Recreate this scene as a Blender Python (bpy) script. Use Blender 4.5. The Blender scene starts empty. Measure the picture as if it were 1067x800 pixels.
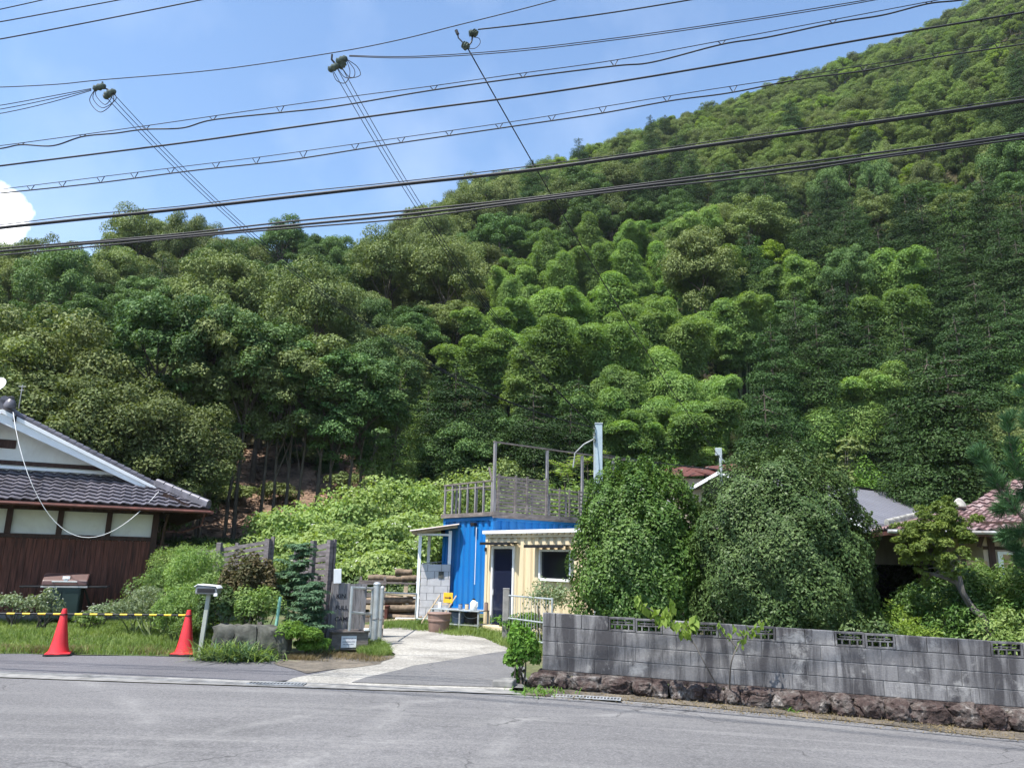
import bpy, bmesh, math, random
import numpy as np
from mathutils import Vector, Matrix, Euler, noise as mnoise

random.seed(7); rng = np.random.default_rng(11)
sc = bpy.context.scene
COL = sc.collection
R = math.radians

# ------------------------------------------------------------------ camera, sky, sun, exposure
EYE = 1.75; PITCH = 12.9; ROLL = 1.3; F = 800.0
cam_d = bpy.data.cameras.new('camera'); cam = bpy.data.objects.new('camera', cam_d); COL.objects.link(cam)
cam_d.sensor_width = 36; cam_d.lens = 36 * F / 1067; cam_d.clip_end = 6000; cam_d.clip_start = 0.05
CM = Euler((R(90 + PITCH), 0, 0)).to_matrix() @ Euler((0, 0, R(ROLL))).to_matrix()
cam.matrix_world = Matrix.Translation((0, 0, EYE)) @ CM.to_4x4()
sc.camera = cam

SUN_EL = 62; SUN_AZ = (-0.72, -0.69)            # towards the sun, seen from above: left and behind the viewer
sun_d = bpy.data.lights.new('sun', 'SUN'); sun = bpy.data.objects.new('sun', sun_d); COL.objects.link(sun)
sun_d.energy = 5.0; sun_d.angle = R(0.5); sun_d.color = (1.0, 0.955, 0.88)
sv = Vector((SUN_AZ[0], SUN_AZ[1], 0)).normalized() * math.cos(R(SUN_EL)) + Vector((0, 0, math.sin(R(SUN_EL))))
sun.rotation_euler = sv.to_track_quat('Z', 'Y').to_euler(); sun.location = (-10, -10, 30)

world = bpy.data.worlds.new('World'); sc.world = world; world.use_nodes = True
sc.view_settings.view_transform = 'Standard'; sc.view_settings.look = 'None'
sc.view_settings.gamma = 1.0; sc.view_settings.exposure = 0.93
cy = sc.cycles
cy.use_denoising = True; cy.max_bounces = 5; cy.diffuse_bounces = 3; cy.glossy_bounces = 2
cy.transmission_bounces = 4; cy.transparent_max_bounces = 8; cy.caustics_reflective = False; cy.caustics_refractive = False
cy.use_adaptive_sampling = True; cy.adaptive_threshold = 0.02
sc.render.use_persistent_data = False


def ray(px, py):
    v = CM @ Vector(((px - 533.5) / F, (400 - py) / F, -1.0))
    return v


def build_world():
    nt = world.node_tree; N = nt.nodes; L = nt.links; N.clear()
    out = N.new('ShaderNodeOutputWorld'); bg = N.new('ShaderNodeBackground'); sky = N.new('ShaderNodeTexSky')
    sky.sky_type = 'NISHITA'; sky.sun_disc = False; sky.sun_elevation = R(SUN_EL)
    sky.sun_rotation = math.atan2(SUN_AZ[0], SUN_AZ[1]); sky.altitude = 100
    sky.air_density = 1.2; sky.dust_density = 0.5; sky.ozone_density = 2.2
    bg.inputs[1].default_value = 0.135
    tc = N.new('ShaderNodeTexCoord')
    c = ray(-14, 226).normalized()
    sub = N.new('ShaderNodeVectorMath'); sub.operation = 'SUBTRACT'; L.new(tc.outputs['Generated'], sub.inputs[0]); sub.inputs[1].default_value = c
    mul = N.new('ShaderNodeVectorMath'); mul.operation = 'MULTIPLY'; mul.inputs[1].default_value = (1, 1, 1.15); L.new(sub.outputs[0], mul.inputs[0])
    ln = N.new('ShaderNodeVectorMath'); ln.operation = 'LENGTH'; L.new(mul.outputs[0], ln.inputs[0])
    nz = N.new('ShaderNodeTexNoise'); nz.inputs['Scale'].default_value = 34; nz.inputs['Detail'].default_value = 6; L.new(tc.outputs['Generated'], nz.inputs['Vector'])
    ma = N.new('ShaderNodeMath'); ma.operation = 'MULTIPLY_ADD'; ma.inputs[1].default_value = -0.045; L.new(nz.outputs['Fac'], ma.inputs[0]); L.new(ln.outputs['Value'], ma.inputs[2])
    mr = N.new('ShaderNodeMapRange'); mr.inputs['From Min'].default_value = 0.024; mr.inputs['From Max'].default_value = 0.014; L.new(ma.outputs[0], mr.inputs['Value'])
    # a few very thin veils of high cloud
    nv = N.new('ShaderNodeTexNoise'); nv.inputs['Scale'].default_value = 3.2; nv.inputs['Detail'].default_value = 5; L.new(tc.outputs['Generated'], nv.inputs['Vector'])
    mv = N.new('ShaderNodeMapRange'); mv.inputs['From Min'].default_value = 0.5; mv.inputs['From Max'].default_value = 0.8; mv.inputs['To Max'].default_value = 0.35; L.new(nv.outputs['Fac'], mv.inputs['Value'])
    m0 = N.new('ShaderNodeMixRGB'); m0.inputs[2].default_value = (5.0, 5.4, 6.2, 1); L.new(mv.outputs[0], m0.inputs[0]); L.new(sky.outputs[0], m0.inputs[1])
    mx = N.new('ShaderNodeMixRGB'); mx.inputs[2].default_value = (9, 9.2, 9.6, 1); L.new(mr.outputs[0], mx.inputs[0]); L.new(m0.outputs[0], mx.inputs[1])
    hs = N.new('ShaderNodeHueSaturation'); hs.inputs['Saturation'].default_value = 1.06; L.new(mx.outputs[0], hs.inputs['Color'])
    L.new(hs.outputs[0], bg.inputs[0]); L.new(bg.outputs[0], out.inputs[0])


build_world()


# ------------------------------------------------------------------ terrain
def sp(t, w):
    t = t / w
    return w * (t if t > 30 else math.log1p(math.exp(t)) if t > -30 else 0.0)


SKY_PX = [(-500, 300), (-200, 262), (0, 250), (150, 243), (250, 238), (370, 230), (430, 199), (500, 174), (560, 151), (640, 127), (700, 107),
          (760, 84), (830, 65), (900, 37), (960, 9), (1000, -10), (1067, -52), (1250, -150), (1500, -220)]
DIST_PX = [(-500, 105), (0, 105), (400, 120), (640, 175), (1067, 235), (1500, 250)]
TOE_PX = [(-500, 33), (0, 33), (500, 34), (700, 37), (900, 46), (1067, 48), (1500, 50)]


def lerp(tab, x):
    if x <= tab[0][0]: return tab[0][1]
    for (a, b), (c, d) in zip(tab, tab[1:]):
        if x <= c: return b + (d - b) * (x - a) / (c - a)
    return tab[-1][1]


AZ = []
for px, py in SKY_PX:
    v = ray(px, py); AZ.append((math.atan2(v.x, v.y), v.z / math.hypot(v.x, v.y), lerp(DIST_PX, px), lerp(TOE_PX, px)))
T_TAN = [(a[0], a[1]) for a in AZ]; T_D = [(a[0], a[2]) for a in AZ]; T_T = [(a[0], a[3]) for a in AZ]
TREE_H = 9.0


def terrain(x, y):
    z = -0.045 * sp(x, 1.6)
    if x > 6: z += 0.03 * (x - 6)
    fade = min(1, max(0, (48 - math.hypot(x, y)) / 12)); z *= fade
    # garden ground behind the block wall lies a little higher
    r = math.hypot(x, y)
    if r > 22:
        a = math.atan2(x, y)
        if abs(a) < 2.2:
            D = lerp(T_D, a); r0 = lerp(T_T, a); H = D * lerp(T_TAN, a) + EYE - TREE_H
            s = H / (D - r0)
            k = min(1, max(0, (2.2 - abs(a)) / 0.8))
            t = r - D
            h = s * sp(r - r0, 1.3) - s * 1.25 * sp(t, 9)
            h += 0.8 * min(1, max(0, (r - 50) / 30)) * (math.sin(x * .11 + y * .07) + math.sin(x * .05 - y * .13 + 1))
            z += h * k
    return z


def pt_on(px, py, rmin=3.0, off=0.0):
    """where the view ray through a pixel of the photograph meets the terrain"""
    v = ray(px, py); h = math.hypot(v.x, v.y); v = v / h
    r = rmin
    while r < 420:
        if EYE + v.z * r < terrain(v.x * r, v.y * r) + off: break
        r += 0.25
    lo, hi = r - 0.25, r
    for _ in range(20):
        m = (lo + hi) / 2
        if EYE + v.z * m < terrain(v.x * m, v.y * m) + off: hi = m
        else: lo = m
    return Vector((v.x * hi, v.y * hi, terrain(v.x * hi, v.y * hi)))


def P(px, py, Y):
    v = ray(px, py); v = v * (Y / v.y)
    return Vector((v.x, v.y, v.z + EYE))


def to_px(p):
    q = CM.transposed() @ (Vector(p) - Vector((0, 0, EYE)))
    if q.z > -0.01: return (-9999, -9999)
    return (533.5 - F * q.x / q.z, 400 + F * q.y / q.z)


# ------------------------------------------------------------------ materials
def nodes(name):
    m = bpy.data.materials.new(name); m.use_nodes = True
    nt = m.node_tree; nt.nodes.clear()
    o = nt.nodes.new('ShaderNodeOutputMaterial'); b = nt.nodes.new('ShaderNodeBsdfPrincipled')
    nt.links.new(b.outputs[0], o.inputs[0])
    return m, nt.nodes, nt.links, b, o


def noise(N, L, src, scale, detail=4, dist=0.0, rough=0.55):
    n = N.new('ShaderNodeTexNoise'); n.inputs['Scale'].default_value = scale; n.inputs['Detail'].default_value = detail
    n.inputs['Roughness'].default_value = rough; n.inputs['Distortion'].default_value = dist
    L.new(src, n.inputs['Vector']); return n.outputs['Fac']


def ramp(N, L, fac, stops):
    r = N.new('ShaderNodeValToRGB'); e = r.color_ramp.elements
    e[0].position = stops[0][0]; e[0].color = (*stops[0][1], 1)
    e[1].position = stops[1][0]; e[1].color = (*stops[1][1], 1)
    for p, c in stops[2:]:
        q = e.new(p); q.color = (*c, 1)
    L.new(fac, r.inputs[0]); return r.outputs[0]


def coords(N, L, kind='Object', scale=(1, 1, 1), rot=(0, 0, 0)):
    t = N.new('ShaderNodeTexCoord'); m = N.new('ShaderNodeMapping'); m.inputs['Scale'].default_value = scale; m.inputs['Rotation'].default_value = rot
    L.new(t.outputs[kind], m.inputs[0]); return m.outputs[0]


def mixc(N, L, fac, a, b, mode='MIX'):
    m = N.new('ShaderNodeMixRGB'); m.blend_type = mode
    for s, v in ((0, fac), (1, a), (2, b)):
        if isinstance(v, (int, float)): m.inputs[s].default_value = v
        elif isinstance(v, tuple): m.inputs[s].default_value = (*v, 1) if len(v) == 3 else v
        else: L.new(v, m.inputs[s])
    return m.outputs[0]


def bump(N, L, b, h, strength=0.4, dist=0.02):
    n = N.new('ShaderNodeBump'); n.inputs['Strength'].default_value = strength; n.inputs['Distance'].default_value = dist
    L.new(h, n.inputs['Height']); L.new(n.outputs[0], b.inputs['Normal'])


def sol(name, c, rough=0.6, var=0.25, scale=6, metal=0.0, bmp=0.15, stretch=(1, 1, 1), spec=0.4, dirt=None):
    """a paint, wood, stone or metal with mottled tone and a second, dirtier tone in patches"""
    m, N, L, b, o = nodes(name)
    v = coords(N, L, 'Object', stretch)
    a = noise(N, L, v, scale, 6)
    lo = tuple(x * (1 - var) for x in c); hi = tuple(min(1, x * (1 + var)) for x in c)
    col = ramp(N, L, a, [(0.3, lo), (0.7, hi)])
    if dirt:
        d = noise(N, L, v, scale * .35, 8, 0.6, 0.7)
        col = mixc(N, L, ramp(N, L, d, [(0.5, (0, 0, 0)), (0.72, (1, 1, 1))]), col, dirt)
    L.new(col, b.inputs['Base Color']); b.inputs['Roughness'].default_value = rough; b.inputs['Metallic'].default_value = metal
    b.inputs['Specular IOR Level'].default_value = spec
    if bmp: bump(N, L, b, noise(N, L, v, scale * 4, 5), bmp, 0.01)
    return m


def leafmat(name, c1, c2, trans=0.3, scale=9.0, rough=0.6, spec=0.18, objvar=0.28, tcol=None):
    """leaves: two tones mixed leaf by leaf, a tone of its own for each plant, light coming through"""
    m, N, L, b, o = nodes(name)
    v = coords(N, L, 'Object'); f = noise(N, L, v, scale, 3, 0, .8)
    f2 = noise(N, L, v, scale * .12, 2)
    add = N.new('ShaderNodeMath'); add.operation = 'MULTIPLY_ADD'; add.inputs[1].default_value = .45; L.new(f2, add.inputs[0]); L.new(f, add.inputs[2])
    sb = N.new('ShaderNodeMath'); sb.operation = 'SUBTRACT'; sb.inputs[1].default_value = .22; L.new(add.outputs[0], sb.inputs[0])
    col = ramp(N, L, sb.outputs[0], [(0.32, c1), (0.68, c2)])
    if objvar:
        oi = N.new('ShaderNodeObjectInfo'); hs = N.new('ShaderNodeHueSaturation')
        mr = N.new('ShaderNodeMapRange'); mr.inputs['To Min'].default_value = 1 - objvar; mr.inputs['To Max'].default_value = 1 + objvar; L.new(oi.outputs['Random'], mr.inputs['Value'])
        mh = N.new('ShaderNodeMapRange'); mh.inputs['To Min'].default_value = 0.505; mh.inputs['To Max'].default_value = 0.49
        mm = N.new('ShaderNodeMath'); mm.operation = 'MULTIPLY'; mm.inputs[1].default_value = 7.31; L.new(oi.outputs['Random'], mm.inputs[0])
        fr = N.new('ShaderNodeMath'); fr.operation = 'FRACT'; L.new(mm.outputs[0], fr.inputs[0]); L.new(fr.outputs[0], mh.inputs['Value'])
        L.new(mr.outputs[0], hs.inputs['Value']); L.new(mh.outputs[0], hs.inputs['Hue']); L.new(col, hs.inputs['Color']); col = hs.outputs[0]
    L.new(col, b.inputs['Base Color']); b.inputs['Roughness'].default_value = rough; b.inputs['Specular IOR Level'].default_value = spec
    t = N.new('ShaderNodeBsdfTranslucent'); L.new(mixc(N, L, 1.0, col, (1.25, 1.3, 0.5), 'MULTIPLY'), t.inputs[0])
    mx = N.new('ShaderNodeMixShader'); mx.inputs[0].default_value = trans
    L.new(b.outputs[0], mx.inputs[1]); L.new(t.outputs[0], mx.inputs[2]); L.new(mx.outputs[0], o.inputs[0])
    return m


def paint_mat(name, base, streak, faded):
    m, N, L, b, o = nodes(name)
    v = coords(N, L); vs = coords(N, L, 'Object', (5, 5, .32))
    c = mixc(N, L, ramp(N, L, noise(N, L, v, .9, 6, .3), [(.45, (0, 0, 0)), (.75, (.8, .8, .8))]), base, faded)
    c = mixc(N, L, ramp(N, L, noise(N, L, vs, 1.5, 8, .2, .7), [(.55, (0, 0, 0)), (.75, (.75, .75, .75))]), c, streak)
    c = mixc(N, L, ramp(N, L, noise(N, L, v, 7, 8, .2, .75), [(.66, (0, 0, 0)), (.72, (.8, .8, .8))]), c, tuple(x * .4 + .03 for x in streak))
    L.new(c, b.inputs['Base Color']); b.inputs['Roughness'].default_value = .5; b.inputs['Specular IOR Level'].default_value = .35
    bump(N, L, b, noise(N, L, v, 5, 5), .12, .02); return m


def rock_mat():
    m, N, L, b, o = nodes('dark_reddish_rock')
    v = coords(N, L)
    c = ramp(N, L, noise(N, L, v, 3.2, 9, .4, .75), [(.3, (.024, .020, .020)), (.47, (.085, .060, .055)), (.58, (.15, .13, .12)), (.66, (.36, .33, .31))])
    c = mixc(N, L, .6, c, ramp(N, L, noise(N, L, v, 26, 8, 0, .7), [(.35, (.35, .35, .35)), (.65, (1.3, 1.3, 1.3))]), 'MULTIPLY')
    L.new(c, b.inputs['Base Color']); b.inputs['Roughness'].default_value = .95; b.inputs['Specular IOR Level'].default_value = .2
    bump(N, L, b, noise(N, L, v, 14, 9, .3, .75), 1.0, .05); return m


M = {}
M['bark'] = sol('bark', (.085, .07, .055), .9, .4, 9, bmp=.6, stretch=(1, 1, .3))
M['bark_pale'] = sol('bark_pale', (.12, .108, .095), .9, .3, 9, bmp=.5, stretch=(1, 1, .3))
M['culm'] = sol('culm', (.16, .2, .08), .6, .3, 5)
M['leaf_oak'] = leafmat('leaf_oak', (.034, .085, .025), (.145, .235, .080), .22)
M['leaf_oak_dry'] = leafmat('leaf_oak_dry', (.062, .100, .030), (.215, .26, .095), .22)
M['leaf_far'] = leafmat('leaf_far', (.075, .135, .035), (.22, .29, .08), .2)  # ridge sunlight and thin haze put into a lighter, yellower leaf colour
M['leaf_yellow'] = leafmat('leaf_yellow', (.10, .17, .03), (.20, .28, .05), .35)
M['leaf_bamboo'] = leafmat('leaf_bamboo', (.095, .19, .045), (.255, .365, .115), .34, objvar=.28)
M['leaf_conifer'] = leafmat('leaf_conifer', (.016, .045, .012), (.058, .108, .028), .12)
M['leaf_cypress'] = leafmat('leaf_cypress', (.055, .095, .022), (.13, .19, .05), .2)
M['leaf_bush'] = leafmat('leaf_bush', (.12, .21, .05), (.34, .43, .16), .35, objvar=.2)
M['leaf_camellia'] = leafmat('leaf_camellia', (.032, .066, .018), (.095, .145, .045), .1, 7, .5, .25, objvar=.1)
M['leaf_fresh'] = leafmat('leaf_fresh', (.034, .090, .016), (.10, .18, .036), .2, 7, .5, .3, objvar=.1)
M['leaf_maple'] = leafmat('leaf_maple', (.075, .125, .025), (.19, .25, .06), .35, 7, objvar=.1)
M['leaf_rust'] = leafmat('leaf_rust', (.05, .06, .022), (.16, .12, .06), .2, 7, objvar=.1)
M['leaf_blue'] = leafmat('leaf_blue', (.045, .10, .05), (.12, .20, .11), .2, 7, objvar=.1)
M['leaf_weed'] = leafmat('leaf_weed', (.085, .16, .035), (.27, .36, .13), .35, 6, objvar=.2)
M['leaf_fern'] = leafmat('leaf_fern', (.06, .15, .02), (.16, .27, .05), .3, 6, objvar=.2)
M['leaf_grey'] = leafmat('leaf_grey', (.12, .17, .09), (.26, .31, .19), .3, 6, objvar=.1)
M['leaf_pine'] = leafmat('leaf_pine', (.03, .085, .035), (.09, .17, .07), .15, 6, objvar=.05)
M['leaf_lime'] = leafmat('leaf_lime', (.11, .20, .03), (.24, .34, .07), .4, 6, objvar=.05)
M['grass'] = leafmat('grass_blades', (.085, .155, .028), (.24, .31, .09), .35, 3, .6, .3, objvar=0)
M['dry_grass'] = leafmat('dry_grass_blades', (.13, .10, .055), (.28, .22, .13), .3, 3, .7, .2, objvar=0)
M['petal'] = sol('white_petals', (.8, .8, .74), .6, .1, 5, bmp=0)
M['petal_rust'] = sol('faded_flower_heads', (.42, .33, .25), .8, .2, 5, bmp=0)
M['dark_wood'] = sol('dark_stained_wood', (.05, .026, .020), .75, .5, 5, stretch=(4, 4, .5), bmp=.5)
M['plank_wood'] = sol('weathered_red_brown_planks', (.12, .044, .030), .8, .6, 5, stretch=(6, 6, .4), bmp=.6, dirt=(.03, .018, .016))
M['grey_wood'] = sol('silvered_grey_wood', (.175, .150, .138), .85, .4, 7, stretch=(.6, .6, 3), bmp=.5, dirt=(.08, .07, .07))
M['grey_wood_up'] = sol('silvered_upright_wood', (.22, .21, .215), .85, .3, 7, stretch=(4, 4, .5), bmp=.5, dirt=(.12, .115, .12))
M['fence_wood'] = sol('purplish_grey_boards', (.15, .132, .136), .85, .4, 7, stretch=(.6, .6, 3), bmp=.5)
M['new_wood'] = sol('pale_sawn_wood', (.5, .4, .28), .8, .25, 5, bmp=.3)
M['log'] = sol('log_bark', (.16, .12, .085), .9, .5, 8, bmp=.7)
M['log_end'] = sol('sawn_log_end', (.48, .36, .22), .85, .25, 10, bmp=.3)
M['plaster'] = sol('white_plaster', (.74, .75, .72), .85, .06, 3, bmp=.1, dirt=(.62, .62, .58))
M['white_paint'] = sol('white_painted_board', (.82, .84, .86), .5, .05, 3, bmp=.05)
M['white_metal'] = sol('white_metal', (.78, .79, .80), .4, .08, 4, bmp=.05, dirt=(.55, .54, .5))
M['tile'] = sol('smoked_grey_roof_tile', (.105, .10, .12), .38, .45, 2.5, bmp=.2, spec=.6, dirt=(.16, .15, .17))
M['tile_red'] = sol('faded_red_roof_tile', (.19, .12, .118), .65, .5, 6, bmp=.3, spec=.3, dirt=(.36, .30, .295))
M['ridge_white'] = sol('mortared_ridge', (.33, .32, .29), .7, .35, 9, bmp=.4, dirt=(.13, .11, .105))
M['rust_red'] = sol('rust_red_gutter', (.10, .034, .025), .6, .4, 6, bmp=.2)
M['metal_roof'] = sol('grey_metal_roofing', (.16, .16, .185), .45, .12, .6, metal=.0, bmp=.05, spec=.5)
M['steel'] = sol('galvanised_steel', (.42, .46, .48), .45, .2, 5, metal=.35, bmp=.1, dirt=(.3, .29, .27))
M['rail_grey'] = sol('worn_grey_steel', (.34, .35, .36), .6, .3, 6, metal=.2, bmp=.2, dirt=(.2, .16, .12))
M['pole_blue'] = sol('bluish_grey_square_post', (.36, .44, .49), .5, .12, 4, metal=.1, bmp=.1)
M['black'] = sol('black_rubber', (.012, .012, .014), .55, .3, 6)
M['wire'] = sol('black_cable', (.010, .011, .016), .6, .2, 3, bmp=0)
M['porcelain'] = sol('greenish_insulator', (.08, .10, .08), .3, .5, 30, bmp=.1)
M['blue_paint'] = paint_mat('blue_container_paint', (.006, .145, .43), (.015, .10, .25), (.03, .18, .42))
M['yellow_paint'] = paint_mat('cream_yellow_container_paint', (.60, .50, .33), (.40, .31, .19), (.64, .57, .42))
M['glass'] = sol('dark_window_glass', (.012, .014, .018), .06, .1, 3, bmp=0, spec=.6)
M['door_navy'] = sol('navy_glass_door', (.012, .016, .035), .12, .1, 3, bmp=0, spec=.6)
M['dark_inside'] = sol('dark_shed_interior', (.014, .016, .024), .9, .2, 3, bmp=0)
M['barn_wall'] = sol('dark_grey_barn_wall', (.10, .092, .085), .8, .25, 3, stretch=(1, 1, .4), bmp=.3)
M['tan_wall'] = sol('tan_clay_wall', (.46, .38, .30), .9, .12, 3, bmp=.2)
M['tan_panel'] = sol('brown_shutter_panel', (.36, .24, .15), .7, .2, 3, bmp=.2)
M['red_cone'] = sol('red_cone_plastic', (.62, .028, .035), .38, .1, 5, bmp=.03, spec=.5, dirt=(.50, .03, .035))
M['yellow_band'] = sol('yellow_band_plastic', (.75, .52, .04), .45, .1, 6, bmp=0)
M['clay'] = sol('brown_plastic_tub', (.22, .145, .12), .6, .2, 4, bmp=.1)
M['rock'] = rock_mat()
M['old_stone'] = sol('mossy_cut_stone', (.085, .085, .075), .95, .6, 5, bmp=1.0, dirt=(.04, .045, .03))
M['pale_block'] = sol('pale_concrete_block', (.50, .49, .50), .85, .12, 4, bmp=.3, dirt=(.40, .39, .40))
M['concrete'] = sol('old_kerb_concrete', (.22, .215, .205), .9, .35, 5, bmp=.4, dirt=(.12, .118, .113))
M['mailbox'] = sol('brushed_mailbox_metal', (.28, .29, .30), .4, .15, 4, metal=.4, bmp=.05, dirt=(.18, .18, .17))
M['post_cream'] = sol('aged_mail_post', (.33, .35, .31), .7, .2, 5, bmp=.2)
M['paper'] = sol('white_paper', (.80, .80, .84), .8, .05, 3, bmp=0)
M['ink'] = sol('ink', (.02, .02, .03), .8, .1, 3, bmp=0)
M['grey_ink'] = sol('faded_print', (.25, .25, .32), .8, .2, 60, bmp=0)
M['grill_lid'] = sol('brown_grill_lid', (.09, .045, .04), .4, .2, 4, bmp=.05, spec=.5)
M['grill_body'] = sol('dark_green_grill_cabinet', (.018, .036, .034), .45, .2, 4, bmp=.05)
M['sign_yellow'] = sol('yellow_warning_plate', (.75, .42, .03), .5, .1, 5, bmp=0)
M['blue_bucket'] = sol('grey_blue_bucket', (.16, .20, .28), .5, .2, 4, bmp=0)
M['tarnish'] = sol('rusty_tin_roof', (.33, .29, .27), .6, .3, 3, metal=.2, bmp=.2, dirt=(.28, .12, .06))
M['stake'] = sol('pale_green_stake', (.22, .45, .36), .6, .1, 4, bmp=0)


def blockwall_mat():
    m, N, L, b, o = nodes('stained_block_wall')
    v = coords(N, L); vz = coords(N, L, 'Object', (2.2, 2.2, .35))
    at = N.new('ShaderNodeAttribute'); at.attribute_name = 'tone'
    base = ramp(N, L, at.outputs['Fac'], [(0, (.14, .138, .145)), (1, (.255, .25, .253))])
    s1 = ramp(N, L, noise(N, L, vz, 1.6, 8, .5, .7), [(.43, (0, 0, 0)), (.58, (1, 1, 1))])
    c = mixc(N, L, s1, base, (.055, .053, .058))
    s2 = ramp(N, L, noise(N, L, v, 2.3, 8, .2, .7), [(.55, (0, 0, 0)), (.68, (1, 1, 1))])
    c = mixc(N, L, s2, c, (.33, .325, .32))
    c = mixc(N, L, .5, c, ramp(N, L, noise(N, L, v, 45, 6), [(.3, (.55, .55, .55)), (.7, (1, 1, 1))]), 'MULTIPLY')
    L.new(c, b.inputs['Base Color']); b.inputs['Roughness'].default_value = .95
    bump(N, L, b, noise(N, L, v, 60, 6), .5, .01); return m


M['block_wall'] = blockwall_mat()
M['mortar'] = sol('mortar_joint', (.13, .13, .135), .95, .2, 12, bmp=.3)


def asphalt(name, base, arcs=True):
    m, N, L, b, o = nodes(name)
    v = coords(N, L)
    big = noise(N, L, v, .25, 5, .6)
    c = ramp(N, L, big, [(.3, tuple(x * .82 for x in base)), (.7, tuple(x * 1.15 for x in base))])
    sp_ = noise(N, L, v, 42, 3, 0, .8)
    c = mixc(N, L, .75, c, ramp(N, L, sp_, [(.3, (.45, .45, .46)), (.55, (.95, .95, .95)), (.75, (1.7, 1.68, 1.62))]), 'MULTIPLY')
    if arcs:   # light curved marks left by cars swinging out of the drive
        for cx, cy_, rad, wd_ in ((-6.5, 9.5, 5.2, .22), (-6.5, 9.5, 6.6, .20), (4.5, 3.5, 7.4, .25), (4.5, 3.5, 8.9, .18), (-12, 4.0, 9.5, .2)):
            t = N.new('ShaderNodeTexCoord'); s = N.new('ShaderNodeVectorMath'); s.operation = 'DISTANCE'; s.inputs[1].default_value = (cx, cy_, 0); L.new(t.outputs['Object'], s.inputs[0])
            q = N.new('ShaderNodeMath'); q.operation = 'SUBTRACT'; q.inputs[1].default_value = rad; L.new(s.outputs['Value'], q.inputs[0])
            q2 = N.new('ShaderNodeMath'); q2.operation = 'ABSOLUTE'; L.new(q.outputs[0], q2.inputs[0])
            mr = N.new('ShaderNodeMapRange'); mr.inputs['From Min'].default_value = wd_; mr.inputs['From Max'].default_value = 0; mr.inputs['To Max'].default_value = .5; L.new(q2.outputs[0], mr.inputs['Value'])
            g = mixc(N, L, 1.0, mr.outputs[0], ramp(N, L, noise(N, L, v, 1.3, 7, .3, .7), [(.42, (0, 0, 0)), (.66, (1, 1, 1))]), 'MULTIPLY')
            c = mixc(N, L, g, c, (.27, .265, .258))
    if arcs:   # dusty tyre tracks, long and thin along the road and curling into the drive
        vs = coords(N, L, 'Object', (.10, 1.9, 1), (0, 0, R(4)))
        c = mixc(N, L, ramp(N, L, noise(N, L, vs, 1.4, 7, .25, .65), [(.5, (0, 0, 0)), (.72, (.3, .3, .3))]), c, (.25, .245, .24))
        vs2 = coords(N, L, 'Object', (.14, 2.6, 1), (0, 0, R(-22)))
        c = mixc(N, L, ramp(N, L, noise(N, L, vs2, 1.1, 6, .2, .6), [(.56, (0, 0, 0)), (.70, (.45, .45, .45))]), c, (.25, .245, .24))
        vd = coords(N, L, 'Object', (.06, 1.2, 1), (0, 0, R(2)))
        c = mixc(N, L, ramp(N, L, noise(N, L, vd, 1.3, 4, .3), [(.55, (0, 0, 0)), (.75, (.3, .3, .3))]), c, tuple(x * .62 for x in base))
    c = mixc(N, L, .8, c, ramp(N, L, noise(N, L, v, 16, 5, 0, .8), [(.32, (.72, .72, .72)), (.5, (1, 1, 1)), (.68, (1.22, 1.22, 1.2))]), 'MULTIPLY')
    wv = N.new('ShaderNodeVectorMath'); wv.operation = 'ADD'; nn_ = N.new('ShaderNodeTexNoise'); nn_.inputs['Scale'].default_value = 1.6; nn_.inputs['Detail'].default_value = 6; L.new(v, nn_.inputs['Vector'])
    L.new(v, wv.inputs[0]); L.new(nn_.outputs['Color'], wv.inputs[1])
    vc = N.new('ShaderNodeTexVoronoi'); vc.feature = 'DISTANCE_TO_EDGE'; vc.inputs['Scale'].default_value = .32; L.new(wv.outputs[0], vc.inputs['Vector'])
    ck = ramp(N, L, vc.outputs['Distance'], [(.0, (.75, .75, .75)), (.0055, (0, 0, 0))])
    ck = mixc(N, L, 1.0, ck, ramp(N, L, noise(N, L, v, .5, 3), [(.5, (0, 0, 0)), (.56, (1, 1, 1))]), 'MULTIPLY')
    c = mixc(N, L, ck, c, (.035, .034, .036))
    L.new(c, b.inputs['Base Color']); b.inputs['Roughness'].default_value = .9; b.inputs['Specular IOR Level'].default_value = .25
    bump(N, L, b, sp_, .5, .01); return m


M['asphalt'] = asphalt('old_asphalt', (.150, .147, .150))
M['asphalt2'] = asphalt('apron_asphalt', (.125, .122, .132), False)
M['asphalt3'] = asphalt('drive_asphalt', (.155, .153, .155), False)


def gravel_mat(name, cols, s=30, big=.8):
    m, N, L, b, o = nodes(name)
    v = coords(N, L)
    vo = N.new('ShaderNodeTexVoronoi'); vo.inputs['Scale'].default_value = s; L.new(v, vo.inputs['Vector'])
    c = ramp(N, L, noise(N, L, v, big, 7, .4), [(.32, cols[0]), (.6, cols[1])])
    g = ramp(N, L, vo.outputs['Color'], [(.1, (.55, .55, .54)), (.9, (1.2, 1.2, 1.18))])
    c = mixc(N, L, .7, c, g, 'MULTIPLY')
    L.new(c, b.inputs['Base Color']); b.inputs['Roughness'].default_value = .95
    bump(N, L, b, vo.outputs['Distance'], .5, .02); return m


M['gravel'] = gravel_mat('pale_gravel', ((.17, .16, .145), (.35, .335, .305)))
M['dirt'] = gravel_mat('dry_dirt', ((.06, .053, .045), (.16, .135, .105)), 22, 1.5)
M['soil'] = gravel_mat('brown_hill_soil', ((.05, .034, .025), (.26, .165, .11)), 9, .9)


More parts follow.
